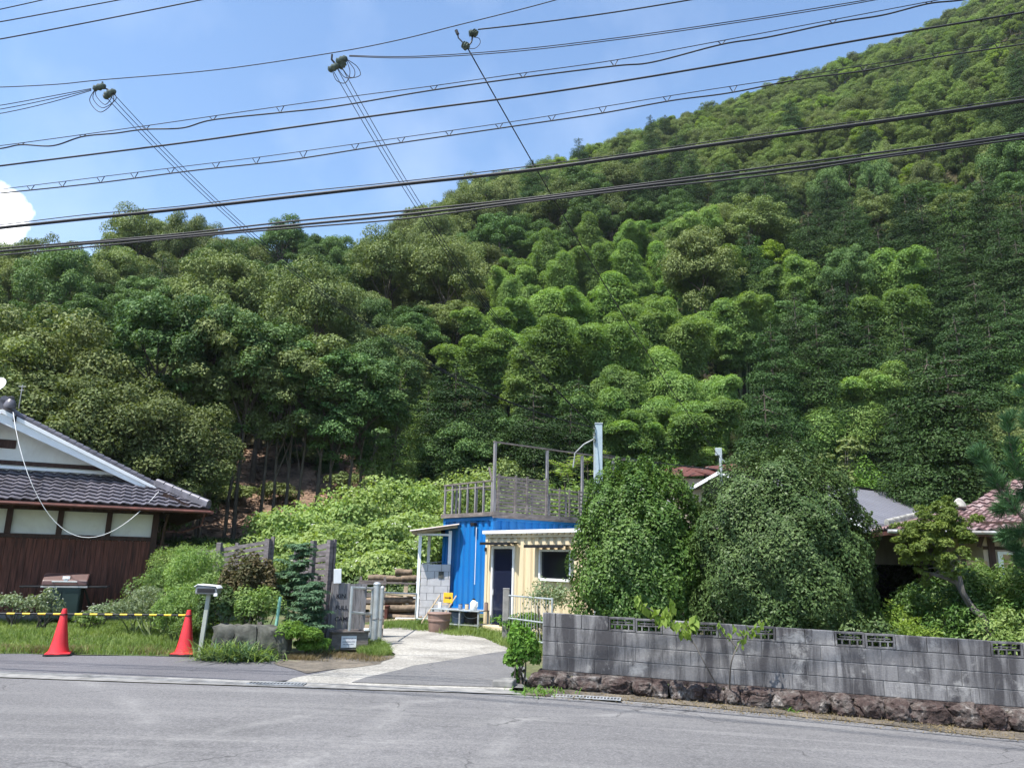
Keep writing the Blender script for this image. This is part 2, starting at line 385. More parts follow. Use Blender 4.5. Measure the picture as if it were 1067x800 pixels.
def ground_mat():
    m, N, L, b, o = nodes('rough_ground')
    v = coords(N, L)
    c = ramp(N, L, noise(N, L, v, .5, 8, .5), [(.35, (.05, .085, .022)), (.5, (.085, .11, .035)), (.68, (.16, .13, .08))])
    c = mixc(N, L, .7, c, ramp(N, L, noise(N, L, v, 9, 6), [(.3, (.5, .5, .5)), (.7, (1.3, 1.3, 1.3))]), 'MULTIPLY')
    L.new(c, b.inputs['Base Color']); b.inputs['Roughness'].default_value = 1
    bump(N, L, b, noise(N, L, v, 12, 6), .8, .05); return m


M['ground'] = ground_mat()
M['forest_floor'] = sol('forest_floor_litter', (.045, .040, .022), 1.0, .5, 1.2, bmp=.5, spec=.1, dirt=(.03, .045, .015))


# ------------------------------------------------------------------ object helpers
def tag(o, label=None, cat=None, group=None, kind=None):
    if label: o['label'] = label
    if cat: o['category'] = cat
    if group: o['group'] = group
    if kind: o['kind'] = kind
    return o


def link(name, me, mat, parent=None):
    o = bpy.data.objects.new(name, me); COL.objects.link(o)
    if mat is not None and not me.materials:
        for k in (mat if isinstance(mat, (list, tuple)) else [mat]): me.materials.append(M[k] if isinstance(k, str) else k)
    if parent is not None: o.parent = parent
    return o


def empty(name, loc, rz=0.0, label=None, cat=None, group=None, kind=None):
    o = bpy.data.objects.new(name, None); COL.objects.link(o); o.location = loc; o.rotation_euler = (0, 0, rz)
    o.empty_display_size = .2
    return tag(o, label, cat, group, kind)


def copy_tree(o, parent=None):
    c = o.copy(); COL.objects.link(c)
    if parent is not None: c.parent = parent
    for ch in [k for k in o.children]: copy_tree(ch, c)
    return c


class MB:
    def __init__(s): s.v = []; s.f = []; s.mi = []; s.tone = []; s.cur = 0; s.t = .5

    def add(s, vs, fs):
        n = len(s.v); s.v += [tuple(p) for p in vs]
        for f in fs: s.f.append(tuple(i + n for i in f)); s.mi.append(s.cur); s.tone.append(s.t)
        return s

    def box(s, x0, x1, y0, y1, z0, z1):
        x0, x1 = sorted((x0, x1)); y0, y1 = sorted((y0, y1)); z0, z1 = sorted((z0, z1))
        return s.add([(x0, y0, z0), (x1, y0, z0), (x1, y1, z0), (x0, y1, z0), (x0, y0, z1), (x1, y0, z1), (x1, y1, z1), (x0, y1, z1)],
                     [(0, 3, 2, 1), (4, 5, 6, 7), (0, 1, 5, 4), (1, 2, 6, 5), (2, 3, 7, 6), (3, 0, 4, 7)])

    def obox(s, c, size, rot=None):
        h = [k / 2 for k in size]; Rm = rot if rot is not None else Matrix.Identity(3); c = Vector(c)
        vs = [c + Rm @ Vector((a * h[0], b * h[1], d * h[2])) for d in (-1, 1) for a, b in ((-1, -1), (1, -1), (1, 1), (-1, 1))]
        return s.add(vs, [(0, 3, 2, 1), (4, 5, 6, 7), (0, 1, 5, 4), (1, 2, 6, 5), (2, 3, 7, 6), (3, 0, 4, 7)])

    def beam(s, a, b, w, h=None, up=(0, 0, 1)):
        a = Vector(a); b = Vector(b); d = b - a; L = d.length; x = d / L; u = Vector(up)
        y = u.cross(x)
        if y.length < 1e-4: y = Vector((0, 1, 0)).cross(x)
        y.normalize(); z = x.cross(y)
        return s.obox((a + b) / 2, (L, w, h or w), Matrix((x, y, z)).transposed())

    def tube(s, pts, r, n=8, cap=True):
        pts = [Vector(p) for p in pts]; m = len(pts)
        rs = r if isinstance(r, (list, tuple)) else [r] * m
        vs = []; prev = None
        for i, p in enumerate(pts):
            d = (pts[min(i + 1, m - 1)] - pts[max(i - 1, 0)])
            d = d.normalized() if d.length > 1e-9 else Vector((0, 0, 1))
            if prev is None:
                a = Vector((0, 0, 1)) if abs(d.z) < .9 else Vector((1, 0, 0)); x = d.cross(a).normalized()
            else:
                x = prev - d * prev.dot(d); x = x.normalized() if x.length > 1e-6 else d.orthogonal().normalized()
            prev = x; y = d.cross(x)
            for k in range(n):
                t = 2 * math.pi * k / n; vs.append(p + (x * math.cos(t) + y * math.sin(t)) * rs[i])
        fs = [(i * n + k, i * n + (k + 1) % n, (i + 1) * n + (k + 1) % n, (i + 1) * n + k) for i in range(m - 1) for k in range(n)]
        if cap: fs += [tuple(range(n - 1, -1, -1)), tuple((m - 1) * n + k for k in range(n))]
        return s.add(vs, fs)

    def lathe(s, prof, n=24, c=(0, 0, 0)):
        vs = []; m = len(prof)
        for r, z in prof:
            for k in range(n):
                t = 2 * math.pi * k / n; vs.append((c[0] + r * math.cos(t), c[1] + r * math.sin(t), c[2] + z))
        fs = [(i * n + k, i * n + (k + 1) % n, (i + 1) * n + (k + 1) % n, (i + 1) * n + k) for i in range(m - 1) for k in range(n)]
        fs += [tuple(range(n - 1, -1, -1)), tuple((m - 1) * n + k for k in range(n))]
        return s.add(vs, fs)

    def prism(s, poly, d):
        """poly: 3D outline, extruded by vector d"""
        n = len(poly); d = Vector(d); vs = [Vector(p) for p in poly] + [Vector(p) + d for p in poly]
        return s.add(vs, [tuple(range(n - 1, -1, -1)), tuple(range(n, 2 * n))] + [(i, (i + 1) % n, (i + 1) % n + n, i + n) for i in range(n)])

    def obj(s, name, mat, parent=None, smooth=False, bevel=0, normals=True):
        me = bpy.data.meshes.new(name); me.from_pydata(s.v, [], s.f)
        if normals:
            bm = bmesh.new(); bm.from_mesh(me); bmesh.ops.recalc_face_normals(bm, faces=bm.faces); bm.to_mesh(me); bm.free()
        me.update()
        o = link(name, me, mat, parent)
        if len(set(s.mi)) > 1: me.polygons.foreach_set('material_index', s.mi)
        if len(set(s.tone)) > 1:
            a = me.attributes.new('tone', 'FLOAT', 'FACE'); a.data.foreach_set('value', s.tone)
        if smooth:
            me.polygons.foreach_set('use_smooth', [True] * len(me.polygons))
            me.set_sharp_from_angle(angle=R(40))
        if bevel:
            b = o.modifiers.new('bevel', 'BEVEL'); b.width = bevel; b.segments = 2; b.limit_method = 'ANGLE'
        return o


def fast_mesh(name, V, Fq):
    me = bpy.data.meshes.new(name); nf = len(Fq); k = Fq.shape[1]
    me.vertices.add(len(V)); me.vertices.foreach_set('co', V.astype(np.float32).ravel())
    me.loops.add(nf * k); me.loops.foreach_set('vertex_index', Fq.astype(np.int32).ravel())
    me.polygons.add(nf); me.polygons.foreach_set('loop_start', np.arange(0, nf * k, k, dtype=np.int32))
    me.update(calc_edges=True); return me


def unit(a): return a / np.maximum(np.linalg.norm(a, axis=1, keepdims=True), 1e-9)


def leaves(name, pos, axis, nrm, L, W, fold=.12):
    """one four-cornered leaf for every position"""
    axis = unit(axis); side = unit(np.cross(axis, nrm)); n = unit(np.cross(side, axis))
    L = np.broadcast_to(L, (len(pos),))[:, None]; W = np.broadcast_to(W, (len(pos),))[:, None]
    V = np.stack([pos - axis * L * .5, pos + side * W * .5 + n * W * fold, pos + axis * L * .5, pos - side * W * .5 + n * W * fold], 1).reshape(-1, 3)
    Fq = np.arange(len(V)).reshape(-1, 4)
    return fast_mesh(name, V, Fq)


def rand_dir(n): return unit(rng.normal(size=(n, 3)))


def clump_leaves(clumps, size, aspect=.5, up=.5, jit=.7, droop=0.0, shell=.35):
    """clumps: list of (centre, radii, number); leaves lie near the skin of each clump"""
    Ps, As, Ns, Ls = [], [], [], []
    for c, r, n in clumps:
        d = rand_dir(n); d[:, 2] = np.where(d[:, 2] < -.35, -d[:, 2] * .8, d[:, 2]); d = unit(d)
        rad = 1 - shell * rng.random((n, 1)) ** 1.4
        p = np.array(c) + d * np.array(r) * rad
        nn = unit(d + np.array([0, 0, up]) + jit * rng.normal(size=(n, 3)) * .6)
        a = rng.normal(size=(n, 3)) + d * .8; a[:, 2] -= droop; a = a - nn * np.sum(a * nn, 1, keepdims=True)
        Ps.append(p); As.append(a); Ns.append(nn); Ls.append(size * (0.65 + .7 * rng.random(n)))
    return np.concatenate(Ps), np.concatenate(As), np.concatenate(Ns), np.concatenate(Ls)


def ledge(o):
    return o


def curve_pts(a, b, n=6, bow=0.1):
    a = Vector(a); b = Vector(b); L = (b - a).length; o = Vector((random.uniform(-1, 1), random.uniform(-1, 1), random.uniform(-.3, .6))) * L * bow
    return [a.lerp(b, i / (n - 1)) + o * math.sin(math.pi * i / (n - 1)) for i in range(n)]


# ------------------------------------------------------------------ the ground and what is laid on it
def build_ground():
    rs = list(np.arange(0.6, 36, 0.6)) + list(np.arange(36, 130, 1.6)) + list(np.arange(130, 420, 4)) + [500, 700, 1000]
    na = 300; V = [(0, 0, terrain(0, 0) - .03)]; Fc = []
    for r in rs:
        for k in range(na):
            a = 2 * math.pi * k / na; x, y = r * math.sin(a), r * math.cos(a)
            V.append((x, y, terrain(x, y) - (.03 if r < 38 else 0)))
    for k in range(na): Fc.append((0, 1 + k, 1 + (k + 1) % na))
    for i in range(len(rs) - 1):
        b = 1 + i * na
        for k in range(na):
            k2 = (k + 1) % na
            Fc.append((b + k, b + na + k, b + na + k2, b + k2))
    me = bpy.data.meshes.new('ground'); me.from_pydata(V, [], Fc); me.update()
    me.polygons.foreach_set('use_smooth', [True] * len(me.polygons))
    o = link('ground', me, ['ground', 'forest_floor']); tag(o, kind='structure')
    me.polygons.foreach_set('material_index', [1 if (V[f[0]][0] ** 2 + V[f[0]][1] ** 2) > 37 ** 2 and V[f[0]][1] > -10 else 0 for f in Fc])
    return o


build_ground()


def wob(pts, amp, step=.5, closed=True, seed=1):
    """an outline walked in short steps with an uneven edge"""
    rr = random.Random(seed); out = []
    n = len(pts)
    for i in range(n if closed else n - 1):
        a = Vector(pts[i]); b = Vector(pts[(i + 1) % n]); L = (b - a).length; k = max(1, int(L / step))
        for j in range(k):
            p = a.lerp(b, j / k)
            if j: p = p + Vector((rr.uniform(-amp, amp), rr.uniform(-amp, amp)))
            out.append(p)
    if not closed: out.append(Vector(pts[-1]))
    return out


def sheet(name, pts, mat, off, step=1.0, thick=0.0, smooth=False, label=None, cat=None, kind='structure'):
    bm = bmesh.new(); vs = [bm.verts.new((p[0], p[1], 0)) for p in pts]; f = bm.faces.new(vs)
    bmesh.ops.triangulate(bm, faces=[f])
    xs = [p[0] for p in pts]; ys = [p[1] for p in pts]
    for ax, lo, hi in ((0, min(xs), max(xs)), (1, min(ys), max(ys))):
        lo = max(lo, -30); hi = min(hi, 30)
        t = math.ceil(lo / step) * step
        while t < hi:
            co = (t, 0, 0) if ax == 0 else (0, t, 0); no = (1, 0, 0) if ax == 0 else (0, 1, 0)
            bmesh.ops.bisect_plane(bm, geom=bm.verts[:] + bm.edges[:] + bm.faces[:], plane_co=co, plane_no=no); t += step
    for v in bm.verts: v.co.z = terrain(v.co.x, v.co.y) + off
    bmesh.ops.recalc_face_normals(bm, faces=bm.faces)
    if sum(f.normal.z for f in bm.faces) < 0: bmesh.ops.reverse_faces(bm, faces=bm.faces)
    if thick:
        bmesh.ops.remove_doubles(bm, verts=bm.verts, dist=.001)
        ext = bmesh.ops.extrude_face_region(bm, geom=bm.faces[:])
        for v in [g for g in ext['geom'] if isinstance(g, bmesh.types.BMVert)]: v.co.z -= thick
        bmesh.ops.recalc_face_normals(bm, faces=bm.faces)
    me = bpy.data.meshes.new(name); bm.to_mesh(me); bm.free()
    o = link(name, me, mat)
    if kind: tag(o, kind=kind)
    else: tag(o, label, cat)
    return o


def g2(px, py, rmin=3.0):
    p = pt_on(px, py, rmin); return Vector((p.x, p.y))


E_FAR = [g2(0, 700), g2(140, 705), g2(275, 710), g2(400, 715), g2(530, 719)]       # garden side of the concrete strip
E_NEAR = [g2(0, 706), g2(140, 711), g2(275, 715.5), g2(400, 719.5), g2(545, 724)]   # road side of it
dl = (E_NEAR[0] - E_NEAR[2]).normalized()
LEFT_N = E_NEAR[0] + dl * 30; LEFT_F = E_FAR[0] + dl * 30
W_A = g2(563, 716); W_B = g2(1067, 763)                                            # foot of the block wall
wd = (W_B - W_A).normalized(); wn = Vector((wd.y, -wd.x))                           # towards the road
if wn.y > 0: wn = -wn
RD = [g2(545, 724), g2(640, 729), g2(740, 737), g2(900, 753), g2(1067, 771)]
RR = RD[-1] + wd * 30
road = [LEFT_N] + E_NEAR[:-1] + RD + [RR, Vector((60, -12)), Vector((-60, -12))]
sheet('road', road, 'asphalt', .000, 1.0)
strip = [LEFT_N] + E_NEAR + [E_FAR[-1]] + E_FAR[::-1][1:] + [LEFT_F]
sheet('kerb_strip', wob(strip, .012, .4), 'concrete', .012, 1.0)
dirt_edge = RD + [RR, W_B + wd * 30 - wn * .4, W_A - wn * .4]
sheet('roadside_dirt', wob(dirt_edge, .05, .35), 'dirt', .008, 1.0)
apron = [LEFT_F] + E_FAR[:3] + [g2(312, 708), g2(345, 699), g2(372, 692), g2(325, 690), g2(300, 687), g2(215, 685), g2(0, 681), g2(0, 681) + dl * 30]
sheet('apron', wob(apron, .05, .4), 'asphalt2', .004, 1.0)
grav = [g2(296, 711), g2(318, 704), g2(352, 697), g2(392, 692), g2(412, 682), g2(398, 672), g2(376, 664), g2(384, 657.5), g2(405, 653), g2(432, 655),
        g2(470, 659), g2(505, 665), g2(534, 673), g2(540, 690), g2(545, 712), g2(530, 719), g2(400, 715)]
sheet('gravel_drive', wob(grav, .06, .3), 'gravel', .008, 1.0)
wedge = [g2(366, 711.5), g2(400, 702), g2(430, 694), g2(470, 688), g2(500, 682.5), g2(531, 678), g2(543, 689), g2(547, 704), g2(547, 717.5), g2(520, 716.5), g2(470, 715), g2(410, 713)]
sheet('drive_asphalt', wob(wedge, .05, .4), 'asphalt3', .015, 1.0)
lawn = [g2(0, 681), g2(213, 684), g2(222, 672), Vector((-5.5, 17)), Vector((-6.2, 20.5)), Vector((-20, 20.5)), Vector((-22, 12.3))]
lawn_o = sheet('lawn', wob(lawn, .04, .4), 'ground', .006, 1.0)
sheet('bare_earth', wob([g2(300, 687), g2(350, 681), g2(395, 683), g2(412, 684), g2(396, 692), g2(352, 697), g2(320, 702), g2(285, 691)], .06, .3), 'dirt', .013, 1.0)
# white strip of road on the bank behind the fence and the bare soil of the bank
sheet('back_path', [g2(150, 575, 30), g2(200, 573.5, 30), g2(246, 573, 30), g2(250, 567, 30), g2(200, 567, 30), g2(150, 569, 30)], 'gravel', .05, 2.0)
sheet('bank_soil', wob([g2(150, 566, 30), g2(260, 566, 30), g2(430, 560, 30), g2(440, 500, 30), g2(395, 470, 30), g2(300, 462, 30), g2(200, 470, 30), g2(150, 500, 30)], .5, 1.5), 'soil', .04, 1.0)

# kerb stone at the foot of the wall and drain gratings in the strip
k0 = pt_on(524, 716); kb = MB(); kb.prism([(k0.x - .16, k0.y - .02, terrain(k0.x, k0.y)), (k0.x + .14, k0.y - .06, terrain(k0.x, k0.y)), (k0.x + .2, k0.y + .24, terrain(k0.x, k0.y)), (k0.x - .02, k0.y + .30, terrain(k0.x, k0.y))], (0, 0, .10))
o = kb.obj('kerb_stone', 'concrete', bevel=.02); tag(o, 'short block of kerb concrete beside the small green shrub at the wall end', 'kerb stone')


def grating(px, py, L, ang, label):
    c = pt_on(px, py); t = empty('drain_grating', (c.x, c.y, c.z + .014), ang, label, 'drain grating')
    b = MB(); w = .2
    b.box(-L / 2, L / 2, -w / 2, -w / 2 + .02, 0, .012); b.box(-L / 2, L / 2, w / 2 - .02, w / 2, 0, .012)
    b.obj('frame', 'rail_grey', t)
    b = MB(); n = int(L / .045)
    for i in range(n):
        x = -L / 2 + .01 + i * (L - .03) / (n - 1); b.box(x, x + .014, -w / 2 + .02, w / 2 - .02, .0, .009)
    b.obj('bars', 'rail_grey', t)
    b = MB(); b.box(-L / 2, L / 2, -w / 2 + .021, w / 2 - .021, -.001, .001); b.obj('pit', 'black', t)


sl = E_NEAR[3] - E_NEAR[1]; ga = math.atan2(sl.y, sl.x)
grating(288, 713.2, .8, ga, 'steel drain grating set in the concrete strip at the mouth of the drive')
wa = math.atan2(wd.y, wd.x)
grating(611, 727.5, .95, wa, 'pale steel drain grating at the road edge before the stone wall footing')


# ------------------------------------------------------------------ tiled roofs
def tile_slope(o0, u, v, vlen, lim, tw=.27, course=.24, amp=.035, step=.028, curve=None):
    """rounded pan tiles: o0 eave corner, u along the eave, v up the slope, lim(t) = (left, right) along u at t metres up"""
    b = MB(); u = Vector(u).normalized(); v = Vector(v).normalized(); n = u.cross(v).normalized()
    if n.z < 0: n = -n
    nc = int(math.ceil(vlen / course))
    for i in range(nc):
        t0 = i * course; t1 = min(vlen, t0 + course)
        l0, r0 = lim(t0); l1, r1 = lim(t1)
        k0 = min(l0, l1); k1 = max(r0, r1)
        if k1 - k0 < .02: continue
        m = max(2, int((k1 - k0) / (tw / 6))); rows = []
        for (t, l, r, hh) in ((t0, l0, r0, step + .018), (t0 + .001, l0, r0, step + .018 if i else step), (t1, l1, r1, 0)):
            row = []
            for j in range(m + 1):
                x = k0 + (k1 - k0) * j / m; x = min(max(x, l), r)
                ph = (x / tw) % 1.0
                w = abs(math.sin(math.pi * ph)) ** .8
                w = math.sin(2 * math.pi * ph) * .5 + .28 * math.sin(4 * math.pi * ph)
                cz = curve(t) if curve else 0
                row.append(Vector(o0) + u * x + v * t + n * (w * amp + hh + cz))
            rows.append(row)
        lip = [p - n * (.022 + amp * .2) for p in rows[0]]
        vs = lip + rows[0] + rows[2]; q = m + 1
        b.add(vs, [(j, j + 1, q + j + 1, q + j) for j in range(m)] + [(q + j, q + j + 1, 2 * q + j + 1, 2 * q + j) for j in range(m)])
    return b


def ridge_line(b, pts, w=.2, h=.16, round_=.1, gap=.28):
    for a, c in zip(pts, pts[1:]):
        a = Vector(a); c = Vector(c)
        b.beam(a + Vector((0, 0, h * .3)), c + Vector((0, 0, h * .3)), w, h)
        L = (c - a).length; n = max(1, int(L / gap))
        for i in range(n):
            p = a.lerp(c, i / n) + Vector((0, 0, h * .85)); q = a.lerp(c, (i + .93) / n) + Vector((0, 0, h * .85))
            b.tube([p, q], [round_ * 1.06, round_ * .94], 10)


# ------------------------------------------------------------------ white gabled house on the left
def left_house():
    c = P(158, 600, 21.0); rz = R(27)
    z0 = terrain(c.x, c.y)
    H = empty('farmhouse', (c.x, c.y, 0), rz, 'white gabled farmhouse with grey tiled roof and dark red-brown boarded wall', 'house')
    W = 7.9; D = 8.5; EZ = 2.9; S = .46; OX = 1.15; OY = 1.0; ax = -W / 2; VY = .30; GY = .85
    rise = S * (OX - ax); RZ = EZ + rise; ca = math.atan(S)
    # walls: plaster core, boards, posts, panels
    b = MB(); b.box(-W + .02, -.02, .06, D, 2.0, EZ + .35); b.obj('plaster_wall', 'plaster', H)
    b = MB(); b.box(-W + .01, -.01, .05, D - .01, .2, 2.0); b.obj('backing_wall', 'dark_wood', H)
    b = MB(); x = -W; i = 0
    rr = random.Random(3)
    while x < -.03:
        w = rr.uniform(.13, .2); d = rr.uniform(0, .018); b.box(x + .004, min(x + w, -.0) - .004, -.02 + d, .045, .22 + rr.uniform(0, .02), 2.02); x += w
    b.obj('board_wall', 'plank_wood', H)
    b = MB(); y = .06
    while y < D - .1:
        w = rr.uniform(.16, .22); b.box(-.01, .02 + rr.uniform(0, .012), y, y + w - .008, .22, 2.02); y += w
    b.obj('side_board_wall', 'plank_wood', H)
    b = MB(); b.box(-W - .03, .05, -.05, D, -.35, .2); b.obj('foundation', 'concrete', H, bevel=.01)
    b = MB(); b.box(-W, .0, -.035, .05, 2.021, 2.13); b.box(-W, 0, -.03, .05, 2.72, 2.84); b.obj('beam', 'dark_wood', H, bevel=.006)
    for i in range(8):
        x = -.0 - i * 1.11
        b = MB(); b.box(x - .13, x, -.045, .05, 2.131, 2.719)
        if i == 0: b = MB(); b.box(-.14, .012, -.05, .06, .2, 2.719)
        b.obj('post', 'dark_wood', H, bevel=.006)
    b = MB(); b.tube([(.20, -.35, 2.75), (.16, -.1, 2.35), (.10, -.09, 1.2), (.06, -.09, .1)], .035, 8); b.obj('drainpipe', 'dark_wood', H, True)
    b = MB(); b.box(.05, .32, .10, .14, .0, 1.95); b.obj('side_panel', 'dark_wood', H)
    # roof slab under the tiles
    yb = D + .8
    def rp(x, y, dz=0): return Vector((x, y, EZ + S * (OX - x) + dz if x > ax else EZ + S * (x - (2 * ax - OX)) + dz))
    b = MB(); th = .1
    XR = OX; XL = 2 * ax - OX
    b.prism([rp(XR, -OY, -.02), rp(XR, yb, -.02), rp(ax, yb, -.02), rp(ax, VY, -.02), rp(XR - (OY + VY), VY, -.02)], (0, 0, -th))
    b.prism([rp(XL, -OY, -.02), rp(XL, yb, -.02), rp(ax, yb, -.02), rp(ax, VY, -.02), rp(XL + (OY + VY), VY, -.02)], (0, 0, -th))
    gz_ = EZ + S * (GY + OY)
    b.prism([(XR, -OY, EZ - .02), (XL, -OY, EZ - .02), (XL + OY + GY, GY, gz_ - .02), (XR - OY - GY, GY, gz_ - .02)], (0, 0, -th))
    roof = b.obj('roof', 'dark_wood', H)
    cs = math.cos(ca)
    # front skirt tiles
    vl = (OY + GY) / cs
    t1 = tile_slope((XL, -OY, EZ), (1, 0, 0), (0, 1, S), vl, lambda t: (t * cs, (XR - XL) - t * cs))
    t1.obj('front_tiles', 'tile', H, True)
    vl = (XR - ax) / cs
    # right slope: u runs along -y ... use u=(0,1,0) from the front corner
    t2 = tile_slope((XR, -OY, EZ), (0, 1, 0), (-1, 0, S), vl, lambda t: (t * cs if t * cs < OY + VY else OY + VY, yb + OY))
    t2.obj('side_tiles', 'tile', H, True)
    t3 = tile_slope((XL, -OY, EZ), (0, 1, 0), (1, 0, S), vl, lambda t: (t * cs if t * cs < OY + VY else OY + VY, yb + OY))
    t3.obj('side_tiles', 'tile', H, True)
    # hips and verge tiles and main ridge
    for sx in (1, -1):
        X = XR if sx > 0 else XL
        b = MB(); ridge_line(b, [(X - sx * .03, -OY + .03, EZ + .05), (X - sx * (OY + VY), VY, EZ + S * (OY + VY) + .05)], .18, .12, .075)
        b.obj('hip_ridge', 'tile', H, True)
        b = MB(); n = 22
        for i in range(n):
            t0 = i / n; t1_ = (i + 1.05) / n
            xa = X - sx * (OY + VY) + (ax - (X - sx * (OY + VY))) * t0; xb = X - sx * (OY + VY) + (ax - (X - sx * (OY + VY))) * t1_
            za = EZ + S * abs(X - xa); zb = EZ + S * abs(X - xb)
            b.tube([(xa, VY + .02, za + .06), (xb, VY + .02, zb + .035)], .07, 8)
        b.obj('verge_tiles', 'tile', H, True)
        # white bargeboard with two steps
        xa = X - sx * (OY + VY - .25); xb = ax
        b = MB(); za = EZ + S * abs(X - xa); zb = RZ
        pl = [(xa, VY - .05, za - .03), (xb, VY - .05, zb - .03), (xb, VY - .05, zb - .36), (xa, VY - .05, za - .20)]
        b.prism(pl, (0, .07, 0))
        pl = [(xa, VY - .09, za - .02), (xb, VY - .09, zb - .02), (xb, VY - .09, zb - .13), (xa, VY - .09, za - .10)]
        b.prism(pl, (0, .04, 0)); b.obj('bargeboard', 'white_paint', H, bevel=.006)
        b = MB(); xe = X - sx * (OY + GY)
        b.prism([(xb, VY, RZ - .10), (xa, VY, za - .10), (xa, GY, za - .10), (xb, GY, RZ - .10)], (0, 0, -.03)); b.obj('soffit', 'white_paint', H)
    b = MB(); ridge_line(b, [(ax, VY - .05, RZ + .05), (ax, yb, RZ + .05)], .24, .22, .1); b.obj('main_ridge', 'tile', H, True)
    b = MB(); b.lathe([(.0, 0), (.13, .02), (.15, .09), (.11, .2), (.07, .25), (.09, .31), (0.02, .33)], 12, (ax + .15, VY - .12, RZ + .0)); b.obj('ridge_end_tile', 'tile', H, True)
    # gable wall
    xr = XR - OY - GY
    b = MB(); b.prism([(xr, GY - .02, gz_ - .05), (2 * ax - xr, GY - .02, gz_ - .05), (ax, GY - .02, RZ - .12)], (0, .12, 0)); b.obj('gable_wall', 'plaster', H)
    b = MB(); b.box(2 * ax - xr + .2, xr - .55, GY - .07, GY - .021, gz_ + .13, gz_ + .24); b.obj('gable_beam', 'dark_wood', H)
    b = MB(); b.box(2 * ax - xr + .1, xr - .2, GY - .1, GY - .021, gz_ + .02, gz_ + .09); b.obj('gable_sill', 'white_paint', H)
    b = MB(); b.box(ax - .6, ax + .36, GY - .06, GY - .02, gz_ + .55, gz_ + .78); b.obj('gable_vent', 'dark_wood', H, bevel=.05)
    # gutter in rust red, rafters under the corner
    b = MB(); b.tube([(XL, -OY - .06, EZ - .07), (XR + .05, -OY - .06, EZ - .10)], .045, 8); b.obj('front_gutter', 'rust_red', H, True)
    b = MB(); b.tube([(XR + .06, -OY - .1, EZ - .10), (XR + .06, yb, EZ - .08)], .05, 8); b.obj('side_gutter', 'rust_red', H, True)
    b = MB()
    for i in range(26):
        y = -.9 + i * .38; b.beam((0, y, EZ + S * OX - .19), (XR - .05, y, EZ - .16), .045, .06)
    for i in range(24):
        x = XR - .25 - i * .42; b.beam((x, .05, EZ + .5 * 1.05 - .19), (x, -OY + .05, EZ - .16), .045, .06)
    b.obj('rafters', 'dark_wood', H)
    b = MB(); b.tube([(XR - .1, -OY, EZ - .12), (XR - .15, -OY + .1, EZ - .45), (.6, -.2, EZ - .62), (.2, -.1, EZ - .6)], .018, 6); b.obj('gutter_pipe', 'rust_red', H, True)
    # drooping white cable along the gable
    b = MB(); A = Vector((ax + .3, VY - .12, RZ - .16)); B = Vector((XR - OY - .25, -.35, EZ + .42))
    pts = []
    A2 = A + Vector((0, -.2, 0))
    for i in range(25):
        t = i / 24; p = A2.lerp(B, t); p.y = -1.25 + .9 * abs(2 * t - 1) ** 6; p.z -= 4 * 2.1 * t * (1 - t) * (1 + .25 * (0.5 - t)); pts.append(p)
    o = MB().tube([A] + pts + [B + Vector((0, .1, -.05))], .007, 6).obj('hanging_cable', 'white_metal', None, True)
    o.matrix_world = H.matrix_basis.copy(); tag(o, 'white cable sagging in a long loop across the tiled eave of the gabled house', 'cable')
    b = MB(); b.lathe([(.03, 0), (.045, .03), (.03, .06), (.045, .09), (.03, .15)], 10, (ax + .3, VY - .13, RZ - .32)); b.obj('cable_knob', 'black', H, True)
    # satellite dish standing on the ridge
    w = H.matrix_basis @ Vector((ax - .20, VY + .35, RZ + .20))
    d = empty('satellite_dish', w, rz, 'round white satellite dish on the ridge of the gabled house', 'satellite dish')
    b = MB(); b.tube([(0, 0, -.1), (0, 0, .32)], .022, 8); b.obj('mast', 'rail_grey', d, True)
    dm = MB(); prof = [(0.001, .02), (.12, .03), (.22, .06), (.30, .11), (.31, .105), (.22, .045), (.1, .01), (.001, 0)]
    dm.lathe(prof, 24); o = dm.obj('reflector', 'white_metal', d, True); o.location = (-.02, -.05, .42); o.rotation_euler = (R(62), 0, R(-25)); o.scale = (.7, .75, .9)
    b = MB(); b.tube([(0, -.06, .40), (-.15, -.38, .52)], .012, 6); b.tube([(-.15, -.38, .50), (-.17, -.42, .55)], .03, 8); b.obj('feed_arm', 'rail_grey', d, True)
    w = H.matrix_basis @ Vector((ax + .28, VY + .5, RZ + .22))
    b = MB(); b.tube([(0, 0, -.1), (0, 0, .55)], .012, 6); b.tube([(-.1, 0, .5), (.1, 0, .5)], .008, 6); b.tube([(-.06, 0, .4), (.06, 0, .4)], .008, 6)
    o = b.obj('antenna', 'rail_grey', None, True); o.location = w; tag(o, 'thin grey aerial on the tiled ridge right of the white dish', 'antenna')
    return H


HOUSE = left_house()


